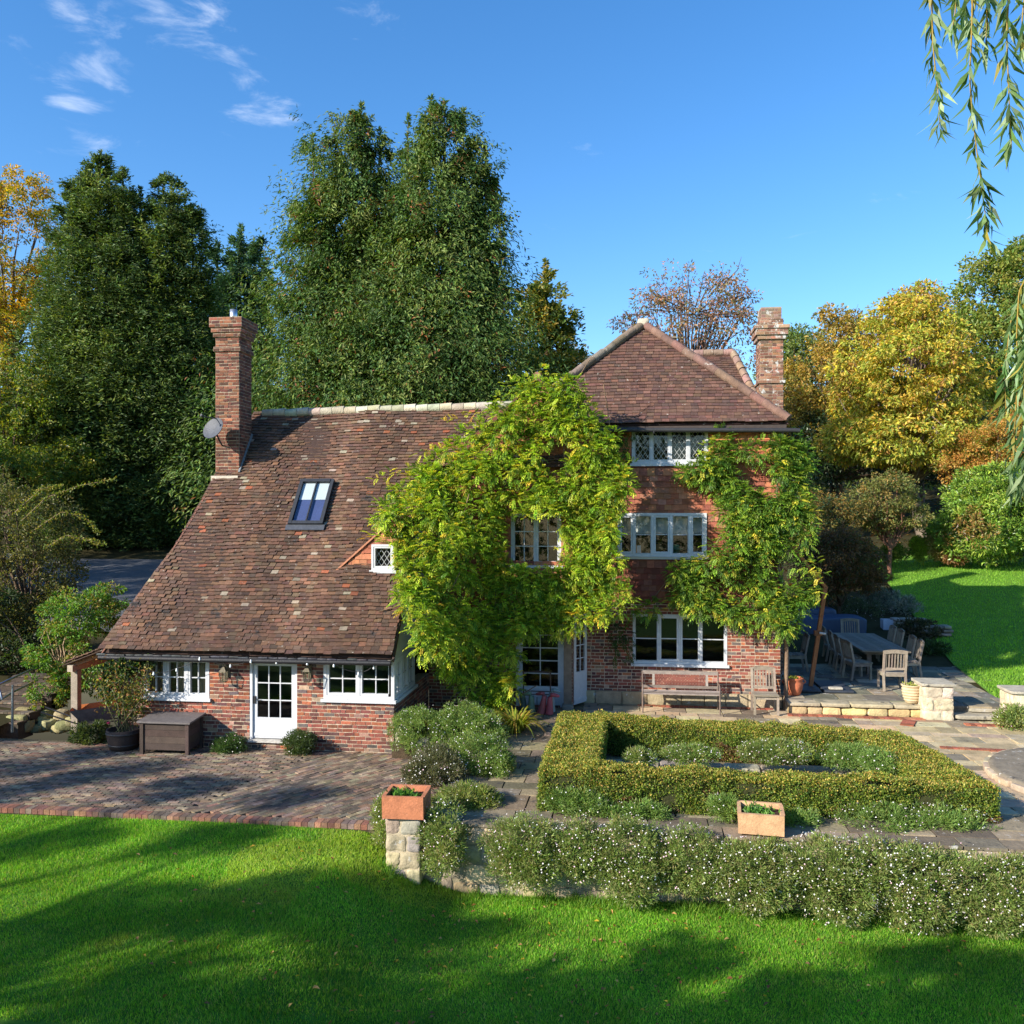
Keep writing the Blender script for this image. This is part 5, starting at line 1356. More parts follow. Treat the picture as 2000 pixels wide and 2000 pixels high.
lathe(mb, (dc[0], dc[1], 0), [(2.1, 0), (2.12, .06), (2.1, .125), (2.0, .135), (0, .14)], lin(122, 112, 96), 48); mb.build('slab', M['flag'], t)
mb = MB()
for a_ in np.arange(0, 6.28, .22): stone(mb, (dc[0] + 2.12 * math.cos(a_), dc[1] + 2.12 * math.sin(a_), .04), (.16, .42, .13), int(a_ * 100), vary(lin(160, 146, 120), .12)[0], .1, 6, 6, rot=a_)
mb.build('edging', M['stone'], t)
# garden rill inside the hedge
t = thing('garden_rill', (2.1, 17.4, 0), 'narrow stone-edged water rill inside the box hedge', 'pond'); mb, mb2 = MB(), MB()
x = -.6
while x < 4.7:
    w_ = min(R.uniform(.5, .9), 4.8 - x)
    for yy, m_ in ((17.05, mb), (17.95, mb2)): stone(m_, (x + w_ / 2, yy + R.normal() * .02, .05), (w_ - .02, .38, .1), int(x * 53 + yy), vary(lin(150, 140, 122), .12)[0], .08, 9, 6)
    x += w_
mb.build('coping', M['flag'], t); mb2.build('coping', M['flag'], t); mb = MB(); box(mb, -.5, 4.7, 17.24, 17.76, -.02, .015, (.02, .02, .02)); mb.build('water', M['water'], t)
for i, (u, v, sz, lb, col) in enumerate(((826, 1468, (.26, .4, .42), 'grey boulder beside the daisy mound at the paving edge', lin(126, 122, 114)), (779, 1455, (.3, .35, .55), 'upright pale stone at the cottage corner', lin(196, 184, 158)))):
    q = at(u, v + 14, Z=-.37); t = tag(None or thing('boulder', q, lb, 'stone'), lb, 'stone'); mb = MB(); stone(mb, (q[0], q[1] + .1, -.37 + sz[2] / 2), sz, 77 + i, col, .16, 6, 9); mb.build('rock', M['stone'], t)
bed = MB(); box(bed, -5.2, -3.2, 19.3, 22.9, -.4, -.1, lin(70, 58, 42)); struct(bed.build('planting_bed_soil', M['soil']))

# ------------------------------------------------------------------ box hedge
HF = {'FL': (-1.5, 15.1), 'FR': (5.95, 15.5), 'BR': (5.4, 19.05), 'BL': (-1.47, 19.4)}
hedge = thing('box_hedge', (2.1, 17.2, 0), 'low clipped box hedge in a hollow rectangle, yellow tipped on top', 'hedge')
def quad_strip(p, q, r_, s_, h0, h1):              # outer p->q, inner r->s, heights at the ends
    return A(p), A(q), A(r_), A(s_), h0, h1
FL, FR, BR_, BL2 = (A(HF[k], float) for k in ('FL', 'FR', 'BR', 'BL'))
iFL, iFR, iBR, iBL = A([-.56, 15.54]), A([4.85, 15.92]), A([4.5, 18.45]), A([-.52, 18.85])
segs = [(FL, FR, iFL, iFR, .70, .55), (FR, BR_, iFR, iBR, .55, .62), (BR_, BL2, iBR, iBL, .62, .72), (BL2, FL, iBL, iFL, .72, .70)]
mb, core = MB(), MB()
BOXG = [lin(104, 124, 44), lin(122, 138, 50), lin(88, 110, 40), lin(142, 146, 56), lin(78, 100, 38), lin(94, 118, 42)]
BOXT = [lin(170, 158, 66), lin(180, 148, 76), lin(150, 152, 60), lin(192, 172, 90)]
def hedge_leaves(mb, P, N, pal, top):
    n = len(P); b = snoise(P, 2.6, 4)[:, None] * .05 + snoise(P, 11, 6)[:, None] * .03
    P = P + N * b + N * R.uniform(-.05, .03, n)[:, None]
    D = unit(N * .7 + rand_unit(n)); 
    leaves(mb, P, D, unit(N + rand_unit(n) * .8), R.uniform(.026, .046, n), R.uniform(.017, .027, n), vary(np.where(((snoise(P, 3.2, 14) + 1.1 * ss(.5, .0, P[:, 2]) > 1.25) & (R.random(n) < .7))[:, None], pick([lin(118, 92, 62), lin(96, 78, 52), lin(140, 108, 66)], n), pick(pal, n)), .22), .15, .05)
for (o0, o1, i0, i1, h0, h1) in segs:
    # solid dark core, added inside the leaves to block the view through
    cc = (o0 + o1 + i0 + i1) / 4
    sh = lambda q, m_: m_ + (q - m_) * (1 - .09 / max(.2, np.linalg.norm(q - m_)))
    mo0, mo1 = (o0 + i0) / 2, (o1 + i1) / 2
    a0, b0, a1, b1 = sh(o0, mo0), sh(i0, mo0), sh(o1, mo1), sh(i1, mo1)
    V = [[*a0, 0], [*a1, 0], [*b1, 0], [*b0, 0], [*a0, h0 - .09], [*a1, h1 - .09], [*b1, h1 - .09], [*b0, h0 - .09]]
    core.add(V, BF, lin(52, 54, 26))
    def face(p, q, r_, s_, n, pal, top):
        a_ = R.random((n, 2)); P = (p * ((1 - a_[:, :1]) * (1 - a_[:, 1:])) + q * (a_[:, :1] * (1 - a_[:, 1:])) + r_ * ((1 - a_[:, :1]) * a_[:, 1:]) + s_ * (a_[:, :1] * a_[:, 1:]))
        return P
    up0, up1 = A([0, 0, h0]), A([0, 0, h1]); z3 = lambda q: A([q[0], q[1], 0.])
    L = np.linalg.norm(o1 - o0)
    for (p, q, sgn) in ((o0, o1, 1), (i0, i1, -1)):
        t_ = unit(q - p); nn = A([t_[1], -t_[0], 0]) * (1 if sgn > 0 else -1)
        if np.dot(nn[:2], (o0 + o1 - i0 - i1)) * sgn < 0: nn = -nn
        n = int(L * (h0 + h1) / 2 * 5600)
        P = face(z3(p), z3(q), z3(p) + up0, z3(q) + up1, n, None, 0)
        P[:, 2] *= 1; yel = R.random(n) < ss(.5, 1.1, P[:, 2] / .68) * .4 + .04
        hedge_leaves(mb, P[~yel], np.broadcast_to(nn, P[~yel].shape), BOXG, 0)
        hedge_leaves(mb, P[yel], np.broadcast_to(nn, P[yel].shape), BOXT, 0)
    wid = np.linalg.norm(o0 + o1 - i0 - i1) / 2
    n = int(L * wid * 5800)
    P = face(z3(o0) + up0, z3(o1) + up1, z3(i0) + up0, z3(i1) + up1, n, None, 1)
    s = R.random(n) < .5
    hedge_leaves(mb, P[s], np.broadcast_to(A([0, 0, 1.]), P[s].shape), BOXT, 1); hedge_leaves(mb, P[~s], np.broadcast_to(A([0, 0, 1.]), P[~s].shape), BOXG, 1)
core.build('dark_core', M['bark'], hedge); mb.build('foliage', M['leaf'], hedge)

# ------------------------------------------------------------------ daisies and low plants
DG = [lin(128, 144, 74), lin(112, 132, 62), lin(146, 156, 90), lin(98, 116, 58), lin(144, 140, 90), lin(118, 138, 66)]
DGK = [lin(112, 138, 66), lin(96, 122, 58), lin(130, 150, 78)]
DA = 'mexican daisies'
def px_mound(u0, u1, v0, v1, Y, zc=None, ry=.5):
    c = at((u0 + u1) / 2, (v0 + v1) / 2, Y=Y); s = np.linalg.norm(c - A([0, 0, ZC])) / FPX
    return c, ((u1 - u0) / 2 * s, ry, (v1 - v0) / 2 * s)
def daisies(label, parts, n, fl, pal=DG, L=.068, Wd=.014, **k):
    c, r = zip(*[px_mound(*p) for p in parts])
    return mound('daisy_plant', label, list(c), list(r), n, L, Wd, pal, DA, flowers=fl, cat='plant', nper=52, crad=.11, **k)
daisies('trailing daisies hanging beside the stone pier under its trough', [(822, 905, 1572, 1680, 14.1, None, .3), (830, 900, 1640, 1705, 13.9, None, .28)], 150, 170)
daisies('long trailing daisy mass on the wall, from the bare gap', [(950, 1110, 1600, 1700, 14.1, None, .42), (960, 1090, 1650, 1730, 13.95, None, .3), (1080, 1180, 1610, 1715, 14.1, None, .42)], 420, 420)
daisies('trailing daisy mass on the wall left of the sunk trough', [(1150, 1300, 1608, 1720, 14.1, None, .42), (1180, 1290, 1660, 1765, 13.95, None, .34), (1280, 1420, 1625, 1740, 14.1, None, .42)], 460, 520)
daisies('trailing daisy mass on the wall just below the sunk trough', [(1390, 1560, 1650, 1740, 14.05, None, .42), (1400, 1540, 1690, 1775, 13.95, None, .3)], 360, 430)
daisies('dense trailing daisy mass right of the sunk trough', [(1530, 1690, 1640, 1750, 14.1, None, .45), (1560, 1700, 1690, 1800, 13.95, None, .36), (1660, 1760, 1650, 1760, 14.1, None, .42)], 470, 560)
daisies('thick daisy cushion spilling down the wall to the lawn', [(1700, 1860, 1665, 1790, 14.05, None, .45), (1730, 1850, 1720, 1812, 13.9, None, .34)], 400, 420)
daisies('last trailing daisies along the wall past the hedge corner', [(1840, 1990, 1680, 1790, 14.05, None, .45), (1930, 2080, 1690, 1800, 14.05, None, .45), (1880, 2010, 1740, 1815, 13.9, None, .3)], 420, 380)
daisies('big daisy mound at the cottage corner under the wisteria', [(765, 880, 1385, 1465, 19.2, None, .7), (850, 965, 1378, 1462, 19.5, None, .8), (905, 990, 1400, 1468, 19.3, None, .7)], 420, 420, pal=DGK + DG[:2])
daisies('dark rounded daisy mound beside the flagstone path', [(872, 992, 1440, 1515, 17.4, None, .6), (930, 1000, 1470, 1520, 17.2, None, .5)], 300, 200, pal=DG[1:4] + DGK)
daisies('greyish daisy mound creeping over the brick paving', [(800, 905, 1465, 1535, 16.7, None, .55), (790, 850, 1490, 1535, 16.5, None, .4)], 240, 240, pal=[lin(96, 96, 66), lin(110, 110, 78), lin(84, 86, 56)])
daisies('flat pale green mat of daisies on the path behind the pier', [(855, 975, 1538, 1590, 15.4, None, .45)], 210, 60, pal=[lin(122, 136, 66), lin(104, 122, 54), lin(140, 142, 80)])
daisies('wispy daisies at the foot of the pier by the brick edging', [(730, 760, 1560, 1645, 14.6, None, .2)], 50, 40)
daisies('pale green daisies at the front left foot of the hedge', [(1062, 1180, 1548, 1590, 15.05, None, .25), (1160, 1300, 1572, 1596, 15.0, None, .2)], 190, 90, pal=DGK)
daisies('bright daisy patch at the front right foot of the hedge', [(1640, 1790, 1580, 1640, 15.2, None, .4), (1760, 1930, 1585, 1645, 15.3, None, .4)], 330, 300, pal=DGK)
daisies('small daisy tuft at the hedge foot behind the sunk trough', [(1385, 1440, 1560, 1600, 15.0, None, .2), (1520, 1610, 1590, 1616, 15.0, None, .2)], 90, 50, pal=DGK)
daisies('white daisy patch inside the hedge, nearest the path', [(1225, 1275, 1468, 1490, 17.0, None, .3)], 50, 60)
daisies('white daisy patch inside the hedge beside the open rill slot', [(1300, 1400, 1462, 1486, 17.45, None, .28)], 90, 110, pal=DGK + DG)
daisies('tall white daisy patch in the middle of the rill', [(1450, 1580, 1452, 1488, 17.5, None, .3)], 130, 170)
daisies('green and white daisy patch inside the hedge by its wide side', [(1610, 1720, 1462, 1494, 17.6, None, .4), (1690, 1745, 1472, 1505, 17.0, None, .4)], 170, 130, pal=DGK)
daisies('small dark daisy clump left of the white cottage door', [(418, 478, 1440, 1478, 19.35, None, .25)], 90, 55, pal=[lin(64, 90, 46), lin(80, 104, 54)])
daisies('round daisy clump right of the white cottage door', [(557, 612, 1432, 1474, 19.35, None, .3)], 120, 45, pal=[lin(74, 92, 50), lin(88, 104, 60), lin(64, 80, 44)])
daisies('daisies in shade behind the blue covered garden sofa', [(1590, 1660, 1160, 1205, 37.5, None, .8), (1650, 1720, 1170, 1225, 36, None, .8)], 220, 260, pal=[lin(92, 104, 76), lin(78, 92, 66)])
mound('daisy_plant', 'straggly white flowered plant by the pale far pier', at(1985, 1402, Y=22.3), (.45, .35, .25), 70, .09, .03, DG, DA, flowers=30, crad=.12)
mound('lavender_bush', 'grey lavender spilling over the patio corner wall', [at(1720, 1175, D=36), at(1762, 1190, D=35)], [(.8, .6, .5), (.7, .6, .45)], 190, .16, .03, [lin(124, 128, 124), lin(104, 112, 108), lin(140, 140, 140)], cat='plant')
mound('shrub', 'low dark shrub in front of the dry stone corner', at(1795, 1235, D=31.5), (.75, .6, .48), 150, .1, .05, [lin(74, 66, 48), lin(60, 66, 42), lin(88, 80, 56)], cat='shrub')
mound('shrub', 'dark green shrub where the dining patio meets the lawn', at(1820, 1275, D=29.5), (.6, .5, .35), 120, .13, .04, [lin(56, 76, 44), lin(70, 90, 50)], cat='shrub')
def strap(name, label, c, n, L, pal, spread=1.0, wd=.022):
    root = thing(name, c, label, 'plant'); mb = MB()
    for i in range(n):
        a_ = R.uniform(0, 6.28); l = L * R.uniform(.6, 1.1); o = A([math.cos(a_), math.sin(a_), 0]); e = R.uniform(.35, 1.0) * spread
        P = A(c) + o * R.uniform(0, .18); t = np.linspace(0, 1, 6)[:, None]
        pts = P + o * (l * e * t) + A([0, 0, 1.]) * (l * (1.15 * t - (.35 + .75 * e) * t ** 2))
        sd = A([-o[1], o[0], 0]) * (wd * (1 - t ** 2 * .95)); V = np.concatenate([pts - sd, pts + sd])
        mb.add(V, [[j, j + 1, j + 7, j + 6] for j in range(5)], vary(pick(pal, 1), .15)[0], 0, True)
    mb.build('foliage', M['leaf'], root); return root
STR = [lin(150, 146, 48), lin(132, 136, 46), lin(168, 152, 60), lin(110, 126, 44), lin(160, 130, 60)]
q = at(1005, 1435, Z=.0); strap('day_lily', 'arching yellow-green strap-leaved clump beside the garden door path', (q[0], q[1] + .2, 0.02), 210, .95, STR)
q = at(940, 1405, Y=20.3); strap('day_lily', 'grassy strap leaves rising behind the big daisy mound', (q[0], 20.3, .05), 90, .8, [lin(126, 136, 60), lin(100, 118, 50), lin(140, 140, 70)])
q = at(850, 1400, Y=20.4); strap('day_lily', 'thin grassy leaves near the corner window sill', (q[0], 20.4, .05), 70, .85, [lin(116, 130, 60), lin(130, 140, 70)])

# ------------------------------------------------------------------ lawn grass and fallen leaves
mb = MB(); n = 360000
y = 9.2 + 5.75 * R.random(n) ** .85; x = R.uniform(-.72, .48, n) * (y + 1.0) ; x = np.where(x < -12.5, R.uniform(-12, 8, n), x)
ok = (y < 14.94) & ~((x > -4.0) & (x < -3.3) & (y > 14.08)) ; ok &= ~((x > -3.4) & (y > 14.3))
x, y = x[ok], y[ok]; n = len(x)
P = np.stack([x, y, lawn_z(x, y) - .004], 1)
cl = snoise(P, 2.2, 8) + .5 * snoise(P, 7, 9)
gl_ = (1 + .16 * snoise(P, .7, 51) + .10 * snoise(P, 3.0, 52))[:, None]
tilt = np.stack([snoise(P, 1.6, 2), snoise(P, 1.6, 3), 0 * x], 1) * .22
col = np.where((R.random(n) < .14)[:, None], pick([lin(160, 176, 70), lin(170, 164, 90)], n), np.where((snoise(P, .9, 31) > .7)[:, None], pick([lin(150, 176, 60), lin(136, 164, 54)], n), pick([lin(104, 156, 40), lin(120, 170, 44), lin(138, 182, 52), lin(92, 144, 38)], n)))
blades(mb, P, unit(tilt + A([0, 0, 1.]) + rand_unit(n) * .5), (.050 + .012 * cl) * R.uniform(.6, 1.3, n), R.uniform(.007, .013, n), vary(np.clip(col * gl_, .01, .9), .16))
nb_ = 9000; xb = R.uniform(-4.0, 8.5, nb_); yb_ = 14.27 - R.random(nb_) ** 2 * .3; yb_ = np.where(xb < -3.3, yb_ - .2, yb_); Pb = np.stack([xb, yb_, lawn_z(xb, yb_)], 1); blades(mb, Pb, unit(A([0, -.2, 1.]) + rand_unit(nb_) * .6), R.uniform(.06, .19, nb_) * (.6 + .5 * (snoise(Pb, 2, 5) > 0)), R.uniform(.01, .018, nb_), vary(pick([lin(104, 150, 50), lin(130, 160, 60), lin(90, 130, 44)], nb_), .15))
o = mb.build('grass', M['grassblade']); tag(o, 'short mown green grass of the front lawn', 'grass', kind='stuff')
mb = MB(); n = 70000
y = R.uniform(22, 47, n); x = east_edge(y) + .05 + R.random(n) * (.52 * y + 3 - east_edge(y)); P = np.stack([x, y, hill_z(x, y) + .05], 1)
blades(mb, P, unit(A([0, 0, 1.]) + rand_unit(n) * .5), R.uniform(.05, .09, n), R.uniform(.02, .035, n), vary(pick([lin(120, 164, 50), lin(136, 176, 58), lin(108, 150, 46)], n), .14))
o = mb.build('grass', M['grassblade']); tag(o, 'mown grass of the sloping upper lawn east of the house', 'grass', kind='stuff')
mb = MB(); n = 420
y = R.uniform(9.6, 14.2, n); x = R.uniform(-.6, .45, n) * y; x = np.where(R.random(n) < .5, R.normal(size=n) * 1.8 - .4, x); P = np.stack([x, y, lawn_z(x, y) + .045], 1)
P = P[~((x > -4.2) & (y > 14))]; n = len(P)
leaves(mb, P, unit(rand_unit(n) * A([1, 1, .35])), unit(A([0, 0, 1.]) + rand_unit(n) * .5), R.uniform(.05, .10, n), R.uniform(.03, .05, n), vary(pick([lin(170, 112, 66), lin(150, 96, 60), lin(196, 150, 96), lin(196, 160, 50), lin(130, 90, 66)], n), .15), .3)
o = mb.build('fallen_leaves', M['leaf']); tag(o, 'scattered brown and yellow fallen leaves on the front lawn', 'leaves', kind='stuff')
# ------------------------------------------------------------------ furniture and small things
TEAK = [lin(134, 122, 106), lin(122, 110, 97), lin(144, 132, 116)]
def tk(): return vary(pick(TEAK, 1), .07)[0]
def teak_chair(label, group):
    t = thing('garden_chair', (0, 0, 0), label, 'chair', group); w, d, sh, h = .62, .54, .5, 1.1
    for sx in (-1, 1):
        mb = MB(); bar(mb, [sx * (w / 2 - .03), d / 2 - .03, 0], [sx * (w / 2 - .03), d / 2 - .03, sh - .03], .055, .055, tk()); mb.build('leg', M['wood'], t)
        mb = MB(); bar(mb, [sx * (w / 2 - .03), -d / 2 - .06, 0], [sx * (w / 2 - .03), -d / 2 + .02, sh], .055, .06, tk()); bar(mb, [sx * (w / 2 - .03), -d / 2 + .02, sh - .01], [sx * (w / 2 - .03), -d / 2 - .09, h - .04], .054, .055, tk()); mb.build('leg', M['wood'], t)
    mb = MB()
    for k in range(6):
        y = -d / 2 + .05 + k * (d - .06) / 5; box(mb, -w / 2 + .005, w / 2 - .005, y - .037, y + .037, sh - .028, sh + .0, tk())
    mb.build('seat', M['wood'], t)
    mb = MB(); box(mb, -w / 2 + .06, w / 2 - .06, d / 2 - .045, d / 2 - .02, sh - .11, sh - .032, tk()); box(mb, -w / 2 + .06, w / 2 - .06, -d / 2 - .0, -d / 2 + .025, sh - .11, sh - .032, tk())
    for sx in (-1, 1): box(mb, sx * (w / 2 - .03) - .012, sx * (w / 2 - .03) + .012, -d / 2 + .03, d / 2 - .06, sh - .11, sh - .034, tk())
    mb.build('seat_frame', M['wood'], t)
    mb = MB(); f = lambda z: -d / 2 + .02 - .11 * (z - sh) / (h - .04 - sh)
    xs = np.linspace(-w / 2, w / 2, 9)
    for a_, b_ in zip(xs[:-1], xs[1:]):
        za, zb = h + .035 * math.cos(a_ / (w / 2) * 1.57) - .06, h + .035 * math.cos(b_ / (w / 2) * 1.57) - .06
        bar(mb, [a_, f(h) - .0, za], [b_, f(h), zb], .035, .10, TEAK[0])
    bar(mb, [-w / 2 + .05, f(sh + .1), sh + .1], [w / 2 - .05, f(sh + .1), sh + .1], .032, .06, tk())
    for k in range(7):
        x = -w / 2 + .085 + k * (w - .17) / 6; bar(mb, [x, f(sh + .12), sh + .12], [x, f(h - .09), h - .09], .034, .016, tk(), up=(0, 1, 0))
    mb.build('backrest', M['wood'], t)
    return t
DCH = 'dining chairs round the patio table'
ZP = .288
spots = [(7.0, 25.35, 0.0, 'slatted teak chair at the near end of the patio table, its back to the hedge'), (7.55, 32.0, math.pi, 'teak chair at the far end of the patio table before the blue covers'),
         (6.5, 26.9, -1.35, 'first teak chair on the house side of the patio table, turned out'), (6.5, 27.95, -1.57, 'second teak chair on the house side of the patio table'), (6.53, 28.95, -1.6, 'third teak chair on the house side of the patio table'), (6.55, 30.05, -1.57, 'farthest teak chair on the house side of the patio table'),
         (7.95, 27.2, 1.5, 'first teak chair on the lawn side, beyond the near end chair'), (8.0, 28.1, 1.57, 'second teak chair on the lawn side of the patio table'), (8.1, 29.6, 1.57, 'third teak chair on the lawn side of the patio table'), (8.12, 30.5, 1.6, 'farthest teak chair on the lawn side, next to the white box planter')]
proto = teak_chair('x', DCH)
for i, (x, y, r_, lb) in enumerate(spots):
    o = proto if i == 0 else copy_tree(proto)
    o.location = (x, y, ZP); o.rotation_euler.z = r_; o['label'] = lb
o = copy_tree(proto); o.location = (4.95, 28.1, ZP); o.rotation_euler.z = 1.6; o['label'] = 'lone dark chair standing between the parasol post and the table'
o = copy_tree(proto); q = at(1496, 1398, Z=0); o.location = (q[0] + .02, q[1] + .3, .0); o.rotation_euler.z = math.pi; o['label'] = 'slatted teak chair against the house corner beside the bench'; del o['group']
t = thing('patio_table', (7.35, 29.1, ZP), 'long grey weathered teak dining table on the shaded patio', 'table'); mb = MB()
x0, x1, y0, y1, zt = 6.68, 8.02, 27.1, 31.1, 1.06
for k in range(8):
    a_ = x0 + (x1 - x0) * k / 8; box(mb, a_ + .004, a_ + (x1 - x0) / 8 - .004, y0 + .1, y1 - .1, zt - .04, zt, vary(pick(TEAK, 1), .08)[0])
for yy in (y0, y1 - .1): box(mb, x0, x1, yy + .002, yy + .096, zt - .041, zt + .001, tk())
mb.build('tabletop', M['wood'], t)
mb = MB(); box(mb, x0 + .15, x1 - .15, y0 + .3, y0 + .33, zt - .15, zt - .045, tk()); box(mb, x0 + .15, x1 - .15, y1 - .33, y1 - .3, zt - .15, zt - .045, tk())
for xx in (x0 + .15, x1 - .18): box(mb, xx, xx + .03, y0 + .335, y1 - .335, zt - .15, zt - .045, tk())
mb.build('apron', M['wood'], t)
for xx in (x0 + .3, x1 - .3):
    for yy in (y0 + .5, y1 - .5):
        mb = MB(); box(mb, xx - .06, xx + .06, yy - .06, yy + .06, ZP, zt - .05, tk()); mb.build('leg', M['wood'], t)
# bench against the wall
bl0, br0 = at(1255, 1385, Z=0), at(1404, 1391, Z=0)
t = thing('garden_bench', ((bl0[0] + br0[0]) / 2, 23.3, 0), 'slatted wooden bench with a lattice back panel and thin iron legs', 'bench')
X0, X1 = bl0[0], br0[0]; GW = [lin(138, 126, 116), lin(120, 108, 98), lin(150, 140, 130)]
IR = lin(104, 88, 78)
for xx in (X0, X1):
    mb = MB(); tube(mb, [[xx, 22.9, 0], [xx, 22.93, .5], [xx, 22.95, .68], [xx, 23.1, .72], [xx, 23.38, .68]], .02, IR, 6); mb.build('leg', M['black'], t)
    mb = MB(); tube(mb, [[xx, 23.5, 0], [xx, 23.4, .45], [xx, 23.48, .96]], .022, IR, 6); mb.build('leg', M['black'], t)
mb = MB()
for k in range(6): box(mb, X0 - .02, X1 + .02, 22.92 + k * .085, 22.985 + k * .085, .47, .495, vary(pick(GW, 1), .1)[0])
mb.build('seat', M['wood'], t)
mb = MB(); by = lambda z: 23.4 + .08 * (z - .45) / .5
bar(mb, [X0, by(.93), .93], [X1, by(.93), .93], .03, .09, GW[0]); bar(mb, [X0, by(.58), .58], [X1, by(.58), .58], .03, .07, GW[1])
pa, pb = X0 + .28, X1 - .28
for xx in (pa, pb): bar(mb, [xx, by(.61), .61], [xx, by(.89), .89], .06, .03, GW[2], up=(0, 1, 0))
mb.build('backrest', M['wood'], t)
mb = MB(); W_ = pb - pa - .06; c = lin(128, 78, 66)
for sg in (1, -1):
    for k in range(-6, 40):
        s0_ = k * .075; pts = [(s, zz) for zz in np.linspace(0, .27, 15) for s in [s0_ + sg * zz] if 0 <= s <= W_]
        if len(pts) > 2: bar(mb, [pa + .03 + pts[0][0], by(.75) + .004 * sg, .62 + pts[0][1]], [pa + .03 + pts[-1][0], by(.75) + .004 * sg, .62 + pts[-1][1]], .026, .006, c, up=(0, 1, 0))
mb.build('lattice_panel', M['rawwood'], t)
# parasol post
pb_, pk, ptp = at(1583, 1345, Z=ZP), None, None
dpt = float(np.dot(pb_, A([-SP, CP, 0])))
k1, k2 = at(1612, 1146, D=dpt + .1), at(1566, 1090, D=dpt - .15)
t = thing('cantilever_parasol', pb_, 'bent wooden cantilever parasol post without its canopy', 'parasol')
mb = MB(); bar(mb, pb_ + A([0, 0, .05]), k1, .10, .12, lin(150, 96, 58), up=(0, 1, 0)); mb.build('post', M['rawwood'], t)
mb = MB(); bar(mb, k1 - unit(k2 - k1) * .05, k2 + (k2 - k1) * .5, .08, .10, lin(160, 106, 64), up=(0, 1, 0)); mb.build('arm', M['rawwood'], t)
mb = MB(); mm = pb_ * .45 + k1 * .55; box(mb, mm[0] - .12, mm[0] + .09, mm[1] - .07, mm[1] + .07, mm[2] - .08, mm[2] + .06, lin(120, 80, 52)); tube(mb, [mm + A([0, -.1, 0]), mm + A([.16, -.12, -.02])], .03, lin(190, 190, 190), 8); mb.build('crank_box', M['rawwood'], t)
mb = MB()
for dx, dy in ((-.42, -.25), (.42, -.25), (-.42, .55), (.42, .55)): stone(mb, (pb_[0] + dx + .2, pb_[1] + dy, ZP + .04), (.78, .74, .07), 5, lin(52, 56, 62), .02, 14, 5)
mb.build('base_slab', M['black'], t)
q = at(1632, 1352, Z=ZP); t = thing('paving_slab', q, 'loose pale slab lying on the black parasol base', 'slab'); mb = MB(); stone(mb, (q[0], q[1], ZP + .11), (.36, .2, .06), 9, lin(170, 162, 146), .08, 8, 6); mb.build('slab', M['flag'], t)
# pots
q = at(1553, 1360, Z=ZP + .01); t = thing('terracotta_pot', (q[0], q[1] + .2, ZP), 'round terracotta pot on the patio kerb at the house corner', 'pot'); mb = MB()
lathe(mb, (q[0], q[1] + .2, ZP), [(0, .01), (.14, .01), (.17, .04), (.225, .2), (.24, .33), (.215, .39), (.24, .42), (.25, .46), (.225, .47), (.21, .42), (0, .41)], lin(186, 106, 72)); mb.build('body', M['terra'], t)
mb = MB()
for sg in (-1, 1): tube(mb, [[q[0] + sg * .235, q[1] + .2, ZP + .30], [q[0] + sg * .30, q[1] + .2, ZP + .36], [q[0] + sg * .25, q[1] + .2, ZP + .42]], .018, lin(186, 106, 72), 6)
mb.build('handle', M['terra'], t)
def potplant(c, label, n=60, L=.1, pal=(lin(150, 150, 60), lin(110, 130, 50))):
    t = thing('pot_plant', c, label, 'plant'); mb = MB(); P = A(c) + R.normal(size=(n, 3)) * A([.09, .09, .02]); leaves(mb, P, unit(rand_unit(n) + A([0, 0, 1.])), rand_unit(n), L, L * .4, vary(pick(list(pal), n), .15)); mb.build('foliage', M['leaf'], t)
potplant((q[0], q[1] + .2, ZP + .42), 'tuft of sprouting leaves in the round terracotta pot')
q = at(1785, 1376, Z=ZP + .01); t = thing('ribbed_pot', (q[0], q[1] + .2, ZP), 'buff ribbed beehive pot on the kerb beside the whitish pier', 'pot'); mb = MB()
prof = [(0, .01), (.13, .01), (.14, .03)] + [(.14 + .085 * math.sin(min(1, z / .34) * 1.57) + .009 * math.sin(z * 90), z) for z in np.linspace(.04, .42, 36)] + [(.245, .44), (.25, .47), (.225, .475), (.2, .43), (0, .42)]
lathe(mb, (q[0], q[1] + .2, ZP), prof, lin(186, 166, 132)); mb.build('body', M['terra'], t)
potplant((q[0], q[1] + .2, ZP + .44), 'low green sprouts in the buff ribbed pot', 50, .08)
q = at(1734, 1232, D=32.6); t = thing('box_planter', q, 'pale square box planter beside the far dining chairs', 'planter'); mb = MB(); s = .21
for a_, b_, c_, d_ in ((-s, s, -s, -s + .03), (-s, s, s - .03, s), (-s, -s + .03, -s + .031, s - .031), (s - .03, s, -s + .031, s - .031)): box(mb, q[0] + a_, q[0] + b_, q[1] + c_, q[1] + d_, q[2], q[2] + .42, lin(176, 184, 196))
box(mb, q[0] - s + .031, q[0] + s - .031, q[1] - s + .031, q[1] + s - .031, q[2], q[2] + .36, lin(50, 42, 36)); mb.build('box', M['white'], t)
